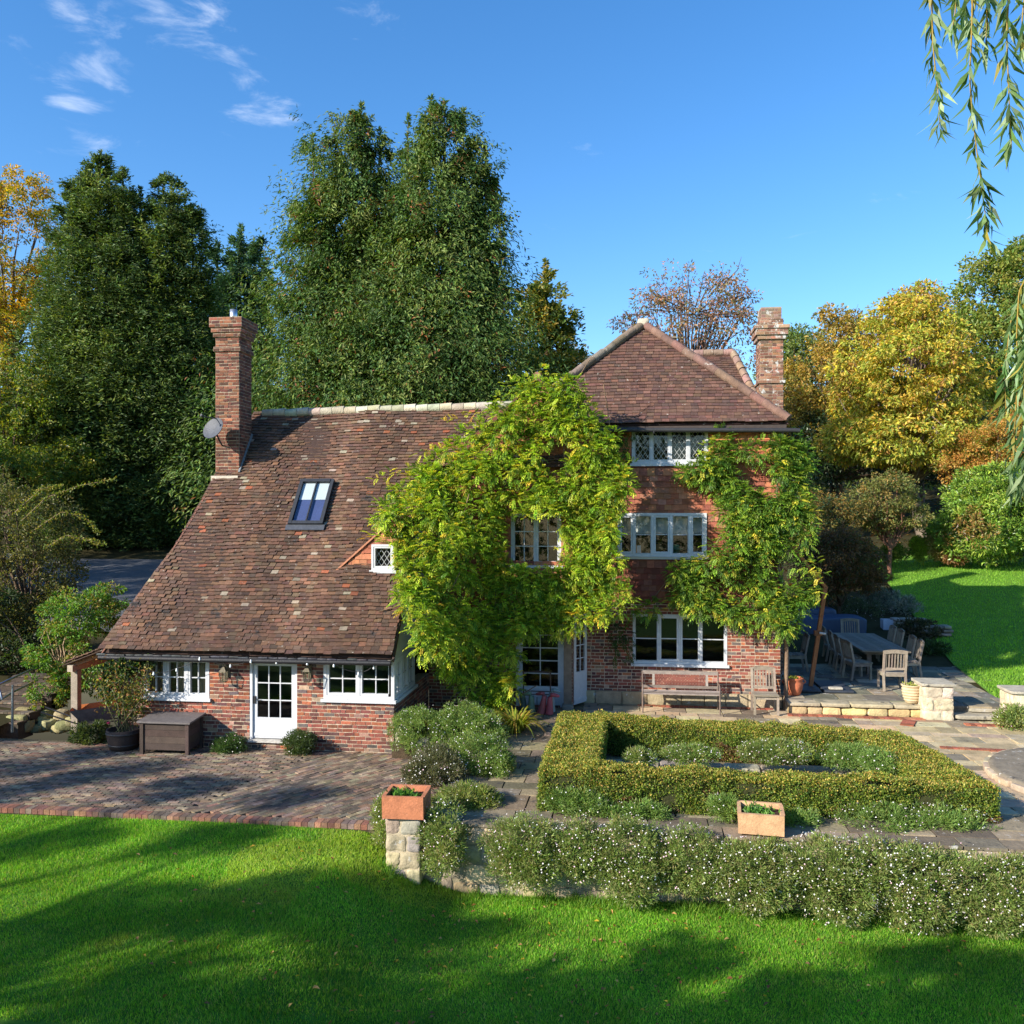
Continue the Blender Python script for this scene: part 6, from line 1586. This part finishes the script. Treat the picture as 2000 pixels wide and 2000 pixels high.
# covered garden sofas
def covered(label, x0, x1, y0, y1, z0, h, seed):
    t = thing('furniture_cover', ((x0 + x1) / 2, (y0 + y1) / 2, z0), label, 'furniture cover'); mb = MB()
    g = 26; c = A([(x0 + x1) / 2, (y0 + y1) / 2, z0 + h / 2]); sub = MB(); stone(sub, (0, 0, 0), (x1 - x0, y1 - y0, h), seed, lin(52, 70, 100), .0, 13, g)
    V, F = sub.v[0], sub.l[0].reshape(-1, 4); lowf = np.clip(.5 - V[:, 2] / h, 0, 1)
    fold = (snoise(V * A([1, 1, .35]), 4.5, seed) * .05 + snoise(V, 1.8, seed + 1) * .05)
    V = V + unit(V * A([1, 1, .2])) * (fold * (.35 + .8 * lowf))[:, None]; V[:, 2] -= .06 * np.clip(V[:, 2] / h + .2, 0, 1) * (1 + np.sin(V[:, 0] * 3.3)) * .6
    V[:, 2] = np.maximum(V[:, 2], -h / 2)
    mb.add(V + c, F, np.broadcast_to(lin(62, 76, 98), (len(F), 3)), 0, True); mb.build('cover', M['cloth'], t)
covered('blue tarpaulin cover over a garden sofa behind the patio table', 4.4, 8.35, 33.2, 34.3, ZP, 1.08, 3)
covered('second blue tarpaulin cover, lower and farther behind the first', 4.4, 7.7, 34.9, 35.9, ZP, 1.2, 8)
for (u, v, d, w_, lb) in ((1772, 1228, 32.5, 1.1, 'grey dry stone corner block under the lavender'), (1810, 1242, 31.5, 1.2, 'longer grey dry stone block at the edge of the lawn')):
    q = at(u, v, D=d); z0 = float(hill_z(q[0], q[1])) - .1; t = thing('dry_stone_wall', (q[0], q[1], z0), lb, 'wall'); mb = MB(); zt = max(q[2] + .2, z0 + .5); k = 4
    for r_ in range(k):
        x = -w_ / 2
        while x < w_ / 2:
            ww = R.uniform(.25, .5); stone(mb, (q[0] + x + ww / 2, q[1], z0 + (zt - z0) * (r_ + .5) / k), (ww - .01, .6, (zt - z0) / k - .015), int(R.integers(9999)), vary(lin(140, 130, 114), .14)[0], .1, 7, 5); x += ww
    mb.build('stonework', M['stone'], t)
# boots on their rack by the garden door
def bootmesh(mb, c, h, ang, col, lean=(0, 0)):
    """welly boot hung upside down: open top near the ground, foot on top"""
    prof = [(0, .105, .10), (.06, .098, .095), (.16, .085, .085), (.26, .072, .075), (.32, .066, .075), (.37, .062, .07)]
    f = A([math.cos(ang), math.sin(ang), 0]); s = A([-f[1], f[0], 0]); rings = []
    for z, a_, b_ in prof: rings.append((A([lean[0] * z, lean[1] * z, z * h / .42]), A([0, 0, 1.]), a_, b_, f))
    n = 14; V = []; th = np.linspace(0, 2 * np.pi, n, endpoint=False)
    for o, up, a_, b_, ff in rings: V.append(o + np.cos(th)[:, None] * a_ * f + np.sin(th)[:, None] * b_ * s)
    top = rings[-1][0]
    for (x, z, a_, b_) in ((.03, .052, .055, .066), (.09, .06, .05, .056), (.16, .045, .045, .058), (.22, .03, .03, .05), (.245, .02, .008, .02)):
        dirn = unit(f * .85 + A([0, 0, -.25])) if x > .05 else unit(f + A([0, 0, .6])); u2 = np.cross(dirn, s) * -1
        V.append(top + f * x + A([0, 0, z]) + np.cos(th)[:, None] * a_ * unit(np.cross(s, dirn)) * -1 + np.sin(th)[:, None] * b_ * s)
    V = np.concatenate(V) + A(c); m = len(V) // n
    i, j = np.meshgrid(np.arange(m - 1), np.arange(n), indexing='ij'); i, j = i.ravel(), j.ravel(); k = (j + 1) % n
    mb.add(V, np.stack([i * n + j, i * n + k, (i + 1) * n + k, (i + 1) * n + j], 1), col, 0, True)
    mb.add(V[-n:], [list(range(n))], col); 
BOOT = 'wellington boots by the garden door'
dq = at(1047, 1396, Z=0)
t = thing('boot_rack', (dq[0], dq[1] + .3, 0), 'rusty iron boot rack with a tall handle in front of the garden door', 'rack'); mb = MB(); rc = lin(74, 52, 42); x0, x1, yy = dq[0] - .42, dq[0] + .42, dq[1] + .45
for xx in (x0 + .05, x1 - .1): tube(mb, [[xx, yy, 0], [xx, yy, .98]], .018, rc, 6)
tube(mb, [[x0 + .02, yy, .98], [dq[0], yy + .02, 1.0], [x1 - .08, yy, .97]], .02, rc, 6)
for zz in (.42, .5): tube(mb, [[x0 + .05, yy, zz], [x1 - .1, yy, zz]], .012, rc, 6)
box(mb, x0, x1, yy - .5, yy + .06, .012, .03, lin(96, 54, 40))
for xx in np.linspace(x0 + .1, x1 - .1, 5): tube(mb, [[xx, yy - .22, .03], [xx, yy - .22, .4]], .01, rc, 5)
mb.build('frame', M['black'], t)
for (dx, dy, h, ang, col, ln, lb) in ((-.33, .2, .5, 3.3, lin(74, 92, 80), (-.1, 0), 'dark green wellington boot hung upside down at the shaded end of the rack'), (-.13, .12, .46, 2.9, lin(120, 138, 108), (0, 0), 'pale green wellington boot hung upside down next to the red pair'),
        (.12, .0, .5, 2.8, lin(150, 74, 72), (.25, 0), 'dusty red wellington boot, nearest the green ones'), (.33, .0, .48, -.1, lin(160, 72, 76), (.05, 0), 'dusty red wellington boot, nearest the wooden post'), (.36, .28, .55, -.2, lin(128, 140, 136), (0, 0), 'grey-green wellington boot behind the red pair')):
    c = (dq[0] + dx, dq[1] + dy, .03); t = thing('wellington_boot', c, lb, 'boot', BOOT); mb = MB(); bootmesh(mb, c, h, ang, col, ln); mb.build('boot', M['rubber'], t)
# low wing: dish, lanterns, string lights, storage box, barrel, barrow, lean-to, rail
q = at(416, 836, Y=22.3); t = thing('satellite_dish', q, 'grey satellite dish fixed to the slim brick chimney', 'satellite dish'); mb = MB()
nrm = unit(A([-.35, -.9, .42])); s1 = unit(np.cross(nrm, A([0, 0, 1.]))); s2 = np.cross(nrm, s1); a_ = np.linspace(0, 2 * np.pi, 32, endpoint=False); V = []
for rr, dp in ((0, .0), (.12, .006), (.22, .022), (.32, .05), (.335, .055)): V.append(q + nrm * (dp - .05) + rr * (np.cos(a_)[:, None] * s1 * 1.0 + np.sin(a_)[:, None] * s2 * .9))
V2 = [v_ - nrm * .015 for v_ in V]; VV = np.concatenate(V + V2); i, j = np.meshgrid(np.arange(4), np.arange(32), indexing='ij'); i, j = i.ravel(), j.ravel(); k = (j + 1) % 32
F = np.stack([i * 32 + j, i * 32 + k, (i + 1) * 32 + k, (i + 1) * 32 + j], 1); mb.add(VV, np.concatenate([F, F + 160]), lin(70, 73, 80), 0, True); mb.build('reflector', M['lead'], t)
mb = MB(); tube(mb, [q - nrm * .06, q + A([.12, .1, -.3]), A([CHX0 + .18, CHY0, q[2] - .42])], .022, lin(60, 62, 66), 6); tube(mb, [q - s2 * .28, q + nrm * .42 - s2 * .12], .014, lin(70, 72, 76), 6); mb.build('arm', M['black'], t)
mb = MB(); e = q + nrm * .42 - s2 * .12; tube(mb, [e - nrm * .03, e + nrm * .07], .035, lin(60, 60, 64), 8); mb.build('receiver', M['black'], t)
for u, lb in ((437, 'brass wall lantern between the three-light window and the white door'), (600, 'brass wall lantern between the white door and the corner window')):
    c = at(u, 1318, Y=19.5); t = thing('wall_lantern', c, lb, 'lantern', 'lanterns beside the cottage door'); mb = MB(); br = lin(104, 94, 74); s = .075
    for sx in (-1, 1):
        for sy in (-1, 1): bar(mb, [c[0] + sx * s * .75, c[1] + sy * s * .75, c[2] - .15], [c[0] + sx * s, c[1] + sy * s, c[2] + .08], .014, .014, br)
    box(mb, c[0] - s * .8, c[0] + s * .8, c[1] - s * .8, c[1] + s * .8, c[2] - .165, c[2] - .15, br)
    pk = c + A([0, 0, .21]); V = [c + A([sx * s * 1.15, sy * s * 1.15, .08]) for sx, sy in ((-1, -1), (1, -1), (1, 1), (-1, 1))] + [pk]
    mb.add(V, [[0, 1, 4], [1, 2, 4], [2, 3, 4], [3, 0, 4]], br); tube(mb, [pk - A([0, 0, .02]), pk + A([0, 0, .05])], .012, br, 6)
    tube(mb, [pk + A([0, 0, .02]), pk + A([0, .08, .05]), A([c[0], 19.69, c[2] + .15])], .01, br, 6); box(mb, c[0] - .04, c[0] + .04, 19.66, 19.69, c[2] - .1, c[2] + .2, br); mb.build('frame', M['lead'], t)
    mb = MB()
    for sx, sy in ((0, -1), (0, 1), (-1, 0), (1, 0)):
        boxes(mb, [c + A([sx * s * .82, sy * s * .82, -.035])], [[(s * .72 if sx == 0 else .001), (s * .72 if sy == 0 else .001), 0]] if sx == 0 else [[0, s * .72, 0]], [[sx * .001, sy * .001, 0]], [[0, 0, .11]], WHT)
    mb.build('pane', M['glass'], t)
t = thing('string_lights', (-8.5, 19.3, 1.6), 'dark cable of festoon bulbs looped along the eaves of the low wing', 'string lights'); mb, bb = MB(), []
pts = [at(u, v, Y=y) for u, v, y in ((214, 1284, 19.25), (300, 1312, 19.3), (345, 1305, 19.4), (390, 1283, 19.28), (450, 1297, 19.35), (490, 1288, 19.28), (540, 1290, 19.3), (600, 1292, 19.3), (652, 1296, 19.3), (700, 1312, 19.4), (730, 1300, 19.4), (772, 1284, 19.3))]
full = []
for p, q in zip(pts[:-1], pts[1:]):
    for s_ in np.linspace(0, 1, 6)[:-1]: full.append(p + (q - p) * s_ - A([0, 0, .05 * math.sin(math.pi * s_)]))
full.append(pts[-1]); tube(mb, full, .006, lin(36, 36, 38), 5); mb.build('cable', M['black'], t)
for p in pts[1:-1]:
    mb = MB(); lathe(mb, p - A([0, 0, .09]), [(0, 0), (.02, .012), (.026, .035), (.018, .06), (.014, .09)], lin(220, 224, 226), 10); mb.build('bulb', M['white'], t)
q0, q1 = at(267, 1476, Z=ZT), at(364, 1478, Z=ZT); X0, X1, Y0, Y1 = q0[0], q1[0], 18.9, 19.58
t = thing('storage_box', ((X0 + X1) / 2, 19.25, ZT), 'dark stained wooden storage box with a grey lid under the cottage window', 'storage box'); DK = lin(70, 56, 50); mb = MB()
for z in (0, 1, 2, 3):
    for a0, a1, c0, c1 in ((X0 + .03, X1 - .03, Y0 + .02, Y0 + .05), (X0 + .03, X1 - .03, Y1 - .05, Y1 - .02)): box(mb, a0, a1, c0, c1, ZT + .1 + z * .15, ZT + .245 + z * .15, vary(DK, .15)[0])
    for a0, a1 in ((X0 + .02, X0 + .05), (X1 - .05, X1 - .02)): box(mb, a0, a1, Y0 + .051, Y1 - .051, ZT + .1 + z * .15, ZT + .245 + z * .15, vary(DK, .15)[0])
mb.build('body', M['wood'], t)
for xx in (X0 + .03, X1 - .03):
    for yy in (Y0 + .03, Y1 - .03): mb = MB(); box(mb, xx - .04, xx + .04, yy - .04, yy + .04, ZT, ZT + .72, vary(DK, .1)[0]); mb.build('leg', M['wood'], t)
mb = MB(); boxes(mb, [[(X0 + X1) / 2, (Y0 + Y1) / 2, ZT + .755]], [[(X1 - X0) / 2 + .06, 0, 0]], [[0, (Y1 - Y0) / 2 + .05, .03]], [[0, 0, .02]], lin(98, 92, 90)); mb.build('lid', M['lead'], t)
q = at(225, 1470, Z=ZT); bc = (q[0], q[1] + .35, ZT); t = thing('half_barrel', bc, 'dark wooden half-barrel tub holding the potted rose', 'planter'); mb = MB()
lathe(mb, bc, [(0, .01), (.30, .01), (.34, .15), (.37, .32), (.38, .46), (.34, .46), (.33, .38), (0, .37)], lin(58, 48, 44), 24); mb.build('staves', M['wood'], t)
for z, r_ in ((.1, .33), (.36, .378)): mb = MB(); lathe(mb, (bc[0], bc[1], ZT + z), [(r_, 0), (r_ + .012, 0), (r_ + .012, .04), (r_, .04)], lin(54, 50, 48), 24); mb.build('hoop', M['black'], t)
t = thing('rose_bush', (bc[0], bc[1], ZT + .38), 'thin leggy rose with yellowing leaves in the half-barrel', 'shrub'); sb, mb, fb = MB(), MB(), MB()
for k in range(16):
    e = A(bc) + A([R.uniform(-.55, .75), R.uniform(-.3, .3), R.uniform(1.1, 2.05)]); m_ = (A(bc) + A([0, 0, .4]) + e) / 2 + R.normal(size=3) * .1
    tube(sb, [A(bc) + A([R.normal() * .08, R.normal() * .08, .36]), m_, e], [.014, .01, .005], lin(96, 92, 60), 5)
    n = 90; s_ = R.uniform(.25, 1, n)[:, None]; P = m_ + (e - m_) * (s_ * 1.6 - .6) + R.normal(size=(n, 3)) * .11
    leaves(mb, P, rand_unit(n) + A([0, 0, -.2]), rand_unit(n) + A([0, 0, 1.]), R.uniform(.05, .09, n), R.uniform(.03, .05, n), vary(pick([lin(96, 116, 48), lin(120, 126, 56), lin(76, 98, 42), lin(150, 136, 60), lin(140, 100, 56)], n), .18))
sb.build('stem', M['bark'], t); mb.build('foliage', M['leaf'], t)
for (u, v) in ((197, 1325), (212, 1412)): q = at(u, v, Y=bc[1] - .1); stone(fb, q, (.07, .07, .06), 3, lin(206, 60, 90), .2, 2, 6)
fb.build('flowers', M['petal'], t)
mound('shrub', 'low dark trailing plant between the half-barrel and the wheelbarrow', at(168, 1452, Z=ZT) + A([0, .2, .15]), (.42, .35, .28), 90, .1, .035, [lin(70, 84, 46), lin(84, 94, 56), lin(58, 72, 40)], cat='shrub')
mound('ivy', 'dark ivy hanging from the eaves over the left end of the three-light window', [at(240, 1300, Y=19.45), at(275, 1298, Y=19.5), at(212, 1330, Y=19.5)], [(.35, .15, .22), (.3, .12, .16), (.14, .12, .45)], 170, .07, .05, [lin(56, 76, 44), lin(70, 90, 52), lin(46, 62, 40)], cat='climber', mat_='leaf_gloss', crad=.1)
# wheelbarrow leaning behind the tub
q = at(172, 1438, Z=ZT); wc = A([q[0] - .05, q[1] + .55, ZT]); t = thing('wheelbarrow', wc, 'old wheelbarrow with a rusty orange tray beside the lean-to', 'wheelbarrow'); mb = MB()
def wb(x, y, z): return wc + A([x * .9 - y * .45, x * .45 + y * .9, z])
top = [wb(-.62, -.36, .60), wb(.62, -.33, .70), wb(.62, .33, .70), wb(-.62, .36, .60)]; bot = [wb(-.38, -.2, .28), wb(.3, -.18, .30), wb(.3, .18, .30), wb(-.38, .2, .28)]
V = A(top + bot); mb.add(V, [[4, 7, 6, 5], [0, 1, 5, 4], [1, 2, 6, 5], [2, 3, 7, 6], [3, 0, 4, 7]], lin(176, 104, 56)); V2 = V + unit(V - V.mean(0)) * .012; mb.add(V2, [[4, 5, 6, 7], [0, 4, 5, 1], [1, 5, 6, 2], [2, 6, 7, 3], [3, 7, 4, 0]], lin(96, 92, 96)); mb.build('tray', M['terra'], t)
mb = MB()
for sg in (-1, 1):
    tube(mb, [wb(-1.25, sg * .3, .62), wb(-.5, sg * .24, .27), wb(.35, sg * .16, .25), wb(.85, sg * .05, .2)], .018, lin(60, 58, 60), 6); tube(mb, [wb(-.42, sg * .24, .28), wb(-.5, sg * .26, 0)], .016, lin(60, 58, 60), 6)
mb.build('frame', M['black'], t)
mb = MB(); w0 = wb(.82, 0, .2); ax = unit(wb(0, 1, 0) - wb(0, 0, 0)); fw_ = unit(wb(1, 0, 0) - wb(0, 0, 0)); th = np.linspace(0, 2 * np.pi, 25); tube(mb, [w0 + .16 * (np.cos(a_) * fw_ + math.sin(a_) * A([0, 0, 1.])) for a_ in th], .042, lin(40, 38, 38), 8, cap=False); tube(mb, [w0 - ax * .06, w0 + ax * .06], .05, lin(120, 60, 50), 8); mb.build('wheel', M['rubber'], t)
# open lean-to at the end of the low wing
t = thing('lean_to', (-12.9, 21.5, ZT), 'small open timber lean-to with a tiled roof on the end wall', 'shelter'); mb = MB(); OKW = lin(150, 138, 122)
for yy in (20.7, 23.2): bar(mb, [-13.62, yy, ZT], [-13.62, yy, 1.15], .17, .17, vary(OKW, .08)[0], up=(0, 1, 0))
bar(mb, [-13.62, 20.45, 1.22], [-13.62, 23.4, 1.22], .14, .16, lin(168, 154, 134)); mb.build('post', M['wood'], t)
mb = MB()
for yy in (20.62, 21.6, 22.6, 23.3): bar(mb, [-13.75, yy, 1.24], [-11.75, yy, 2.0], .09, .11, lin(150, 100, 66))
mb.build('rafter', M['rawwood'], t)
mb = MB(); a3 = A([0, -1., 0]); b3 = unit(A([2.0, 0, .76])); tile_field(mb, A([-13.85, 23.4, 1.33]), a3, b3, np.cross(a3, b3), 2.1, lambda s: [(0, 2.95)], w=.2, g=.14, pal=TILE, lift=.03); boxes(mb, [[-12.85, 21.93, 1.66]], [b3 * 1.05], [[0, 1.47, 0]], [np.cross(a3, b3) * .012], lin(70, 54, 44)); mb.build('tiled_roof', M['tile'], t)
# rocks, rail and shrubs at the left
t = thing('rockery_wall', at(95, 1410, D=23.6), 'mossy low wall of tumbled stones beside the metal handrail', 'wall'); mb = MB()
for k in range(26):
    u, v = R.uniform(30, 155), R.uniform(1390, 1424); q = at(u, v, D=23.4 + R.uniform(-.2, .8)); stone(mb, q, (R.uniform(.3, .6), .4, R.uniform(.18, .3)), k, vary(pick([lin(150, 142, 100), lin(126, 122, 80), lin(160, 146, 110)], 1), .1)[0], .15, 4, 6, rot=R.uniform(-.4, .4))
mb.build('stonework', M['stone'], t)
q = at(24, 1430, Z=ZT); t = thing('handrail', q, 'galvanised tube handrail beside the steps by the stone wall', 'handrail'); mb = MB(); d0 = float(np.dot(q, A([-SP, CP, 0])))
tube(mb, [q, at(25, 1338, D=d0)], .032, lin(150, 160, 170), 8); mb.build('post', M['steel'], t); mb = MB()
tube(mb, [at(4, 1366, D=d0 - .3), at(-4, 1338, D=d0 - .3), at(30, 1322, D=d0 + .7), at(80, 1300, D=d0 + 2)], .028, lin(140, 148, 158), 8); tube(mb, [at(-6, 1372, D=d0 - .2), at(25, 1352, D=d0 + .6), at(70, 1330, D=d0 + 2)], .026, lin(140, 148, 158), 8); mb.build('rail', M['steel'], t)
q = at(120, 1400, D=24.5)
broadleaf('elder_shrub', 'bright green leggy shrub above the rockery at the end of the low roof', (q[0], q[1], 0.2), [lob(150, 1200, 25, 75, 45), lob(110, 1270, 24.5, 65, 50), lob(190, 1190, 25, 42, 40), lob(160, 1310, 24.3, 55, 50), lob(210, 1170, 26, 30, 30), lob(95, 1350, 24, 40, 35)], 210, .2, 50, .10, .05, [lin(90, 128, 44), lin(70, 108, 38), lin(112, 146, 56), lin(140, 130, 60)], trunk=.06, fork=.1, limbs=40, bark=lin(150, 128, 100), cat='shrub', drop=.3)
q = at(60, 1250, D=29)
broadleaf('hawthorn_bush', 'tall shaggy olive hedge shrub above the drive at the far left', (q[0], q[1], .8), [lob(40, 1040, 30, 110, 90), lob(20, 1140, 29, 110, 90), lob(110, 1110, 30, 55, 60), lob(-40, 1000, 30, 100, 90), lob(60, 1220, 28, 90, 70)], 480, .34, 55, .11, .055, [lin(92, 96, 50), lin(110, 104, 56), lin(74, 84, 44), lin(120, 116, 60)], trunk=.1, fork=.1, limbs=50, cat='shrub', drop=.1)
t = thing('arching_briar', at(120, 1040, D=29), 'long arching leafy briar shoots over the drive', 'shrub'); sb, mb = MB(), MB()
for pts in ([(40, 1020), (90, 972), (150, 950), (225, 935)], [(60, 1040), (120, 1000), (165, 1010), (195, 1040)], [(90, 1070), (130, 1045), (170, 1055), (203, 1062)], [(30, 1000), (80, 955), (120, 948)]):
    P = A([at(u, v, D=28.5) for u, v in pts]); s_ = np.linspace(0, 1, 26); P = np.stack([np.interp(s_, np.linspace(0, 1, len(P)), P[:, i]) for i in range(3)], 1); tube(sb, P, np.linspace(.02, .006, 26), lin(120, 104, 80), 5)
    Q = np.repeat(P, 9, 0); n = len(Q); leaves(mb, Q + R.normal(size=(n, 3)) * .04, rand_unit(n) + A([.2, 0, -.2]), rand_unit(n) + A([0, 0, 1.]), R.uniform(.06, .12, n), .05, vary(pick([lin(124, 134, 56), lin(104, 122, 50), lin(150, 140, 60)], n), .15))
sb.build('stem', M['bark'], t); mb.build('foliage', M['leaf'], t)
q = at(72, 1300, D=26.5)
broadleaf('laurel_bush', 'dark shaded bush behind the metal handrail', (q[0], q[1], .4), [lob(20, 1280, 27, 80, 70), lob(-50, 1220, 27, 90, 90)], 160, .34, 55, .13, .06, [lin(50, 66, 36), lin(62, 78, 42)], trunk=.08, fork=.1, cat='shrub')
G_ = [lin(120, 132, 44), lin(92, 114, 42), lin(150, 144, 48), lin(80, 102, 42)]
broadleaf('hornbeam_tree', 'yellow-green understorey tree below the golden beech at the far left', ground(20, 51), [lob(15, 760, 51, 85, 75), lob(65, 850, 50, 75, 70), lob(-40, 840, 50, 90, 90), lob(120, 900, 50, 70, 55), lob(20, 930, 48, 100, 60)], 420, .5, 60, .19, .11, G_, trunk=.2, limbs=24, fork=.2)
t = thing('brick_steps', (-16.1, 21, -.4), 'worn dark brick steps climbing behind the metal handrail', 'steps'); mb = MB()
for k in range(6):
    z0, y0 = -.42 + .15 * k, 20.9 + .45 * k
    box(mb, -17.2, -15.35, y0 + .02, y0 + .6, z0 - .3, z0 + .13, lin(70, 60, 52))
    for x in np.arange(-17.15, -15.4, .12): boxes(mb, [[x + .06, y0 + .12, z0 + .135]], [[.055, 0, 0]], [[0, .13, 0]], [[0, 0, .02]], vary(pick(PAVE, 1), .15) * .7)
mb.build('treads', M['paver'], t)
# things on the sill of the middle window
zb_, yb = ops3[1][2] + .08, 24.34
for (u, w_, h_, col, nm, lb, ct) in ((1250, .34, .42, lin(150, 104, 66), 'cardboard_box', 'brown cardboard box inside the five-light window', 'box'), (1248, .10, .2, lin(225, 228, 230), 'white_card', 'white card leaning on the cardboard box', 'card')):
    q = at(u, 1060, Y=yb); t = thing(nm, (q[0], yb + (.1 if w_ > .2 else -.06), zb_), lb, ct); mb = MB(); d_ = .1 if w_ > .2 else .006; box(mb, q[0] - w_ / 2, q[0] + w_ / 2, yb + (.0 if w_ > .2 else -.02) , yb + (.22 if w_ > .2 else -.014), zb_, zb_ + h_, col); mb.build('body', M['plaster'], t)
for (u, v, nm, lb, col, col2) in ((1286, 1066, 'straw_hat', 'straw sun hat on the sill of the five-light window', lin(170, 130, 74), lin(150, 110, 60)), (1320, 1064, 'green_hat', 'green brimmed hat on a stand inside the five-light window', lin(80, 130, 100), lin(70, 116, 90))):
    q = at(u, v, Y=yb); t = thing(nm, (q[0], yb + .1, zb_), lb, 'hat'); mb = MB(); lathe(mb, (q[0], yb + .1, zb_), [(0, .0), (.11, .0), (.12, .08), (.2, .10), (.19, .12), (.11, .13), (.09, .22), (0, .24)], col, 20); mb.build('hat', M['plaster'], t)
# ------------------------------------------------------------------ hanging willow, its trunk out to the right of the view
t = thing('weeping_willow', (9.5, 3.0, -1.4), 'weeping willow whose hanging leafy fronds dip into view at the upper right', 'tree'); mb = MB(); bk = lin(104, 92, 74)
limb(mb, [9.5, 3, -1.6], [9.2, 3.2, 7.5], .35, .2, bk, n=7); mb.build('trunk', M['bark'], t)
lb_ = MB(); fr = []
for (pts, D) in ([[(1818, -60), (1822, 90), (1832, 180), (1836, 255)], 4.6], [[(1900, -60), (1898, 60), (1893, 160), (1908, 300), (1922, 400), (1930, 470)], 4.4], [[(1972, -60), (1966, 70), (1970, 180), (1976, 290)], 4.3], [[(2006, -60), (1996, 40), (1998, 110)], 4.3], [[(1868, -60), (1866, 20), (1860, 55)], 4.9], [[(1925, -60), (1928, 30), (1924, 110)], 4.5], [[(1880, -60), (1885, 15), (1888, 50)], 4.6],
        [[(2020, 520), (1975, 620), (1962, 720), (1965, 810)], 5.2], [[(2030, 540), (1995, 650), (1985, 780), (1978, 900), (1988, 950)], 5.0], [[(2040, 560), (2004, 640), (2000, 760), (1997, 860)], 4.8], [[(2010, 530), (1990, 570), (1985, 660), (1992, 740)], 5.0], [[(2030, 600), (2010, 700), (2004, 860), (2002, 940)], 4.9]):
    fr.append((A([at(u, v, D=D) for u, v in pts]), D))
tops = []
for P, D in fr:
    s_ = np.linspace(0, 1, 40); cl_ = np.linspace(0, 1, len(P)); Q = np.stack([np.interp(s_, cl_, P[:, i]) for i in range(3)], 1)
    for _ in range(3): Q[1:-1] = (Q[:-2] + Q[1:-1] + Q[2:]) / 3
    mb = MB(); tube(mb, Q, np.linspace(.005, .0018, 40), lin(168, 140, 60), 5)
    L = np.linalg.norm(np.diff(P, axis=0), axis=1).sum(); n = int(L * 85)
    s2_ = np.sort(R.random(n)); B = np.stack([np.interp(s2_, s_, Q[:, i]) for i in range(3)], 1)
    Dr = unit(rand_unit(n) * A([1, 1, .35]) * .75 + A([0, 0, -1.])); 
    leaves(mb, B, Dr, rand_unit(n), R.uniform(.09, .17, n), R.uniform(.016, .026, n), vary(pick([lin(110, 132, 84), lin(88, 116, 62), lin(140, 156, 116), lin(74, 100, 52), lin(150, 140, 60)], n, [3, 3, 3, 3, .5]), .14), .25, .2)
    mb.build('frond', M['leaf'], t); tops.append(Q[0])
tw = MB()
for Q0 in tops: tube(tw, [Q0, Q0 + A([.3, -.2, .5]), A([4.5, 2.8, max(8.2, Q0[2] + 1.2)]), A([9.2, 3.2, 7.4])], [.005, .012, .05, .12], bk, 6)
tw.build('limbs', M['bark'], t)
# ------------------------------------------------------------------ garden trees beside and behind the viewpoint, whose shade falls on the lawn
SHD = 'garden trees standing behind the viewpoint'
SHADE = [
 ('lime tree standing farthest left behind the brick terrace end', 31, [(60, 1450, 1.0), (120, 1505, 1.1), (270, 1525, .9), (330, 1470, .7), (30, 1570, .8)]),
 ('lime tree behind the viewpoint, next after the farthest left one', 27, [(155, 1655, .7), (430, 1548, .8), (270, 1790, .9), (50, 1850, 1.0), (466, 1650, .7)]),
 ('lime tree behind the viewpoint, in the middle of its row', 24, [(595, 1757, .9), (480, 1800, .6), (620, 1570, .6), (569, 1960, .9), (250, 1950, .8), (760, 1800, .7)]),
 ('lime tree behind the viewpoint, second from the willow', 22, [(942, 1900, .9), (1180, 1850, .7), (1350, 1960, .9), (1060, 1990, .7), (820, 1960, .6)]),
 ('lime tree behind the viewpoint, nearest the willow', 21, [(1500, 1880, .8), (1720, 1880, .9), (1900, 1910, 1.0), (1620, 1980, .9), (1960, 1985, .9)]),
]
SX, SY, SZ = math.sin(SUN_AZ) * math.cos(SUN_EL), math.cos(SUN_AZ) * math.cos(SUN_EL), math.sin(SUN_EL)
for lb, r_, pat in SHADE:
    lobes = []
    for (u, v, rad) in pat:
        g = at(u, v, Z=-.6); k = r_ / math.cos(SUN_EL)
        lobes.append(((g[0] - SX * k, g[1] - SY * k, g[2] + SZ * k), (rad * .8, rad * .8, rad * .55)))
    m_ = np.mean([l[0] for l in lobes], 0)
    broadleaf('lime_tree', lb, (m_[0], m_[1], float(lawn_z(m_[0], min(m_[1], 14.)))), lobes, 26 * len(lobes), .3, 26, .2, .12, OAK, trunk=.3, group=SHD, limbs=20)
for lb, x, y, lobes in (('tall lime tree to the side of the drive', -47, 19, [(0, 0, 13, 5, 7), (3, 4, 10, 4, 5), (-3, -4, 12, 4, 5)]), ('second tall lime tree to the side of the drive', -44, 30, [(0, 0, 12, 5, 6), (3, 4, 10, 4, 5), (-2, -4, 11, 4, 5)])):
    broadleaf('lime_tree', lb, (x, y, float(hill_z(x, y))), [((x + a_, y + b_, c_), (q_, q_, rz)) for a_, b_, c_, q_, rz in lobes], 330, .75, 44, .3, .18, OAK, trunk=.35, group=SHD, limbs=20)
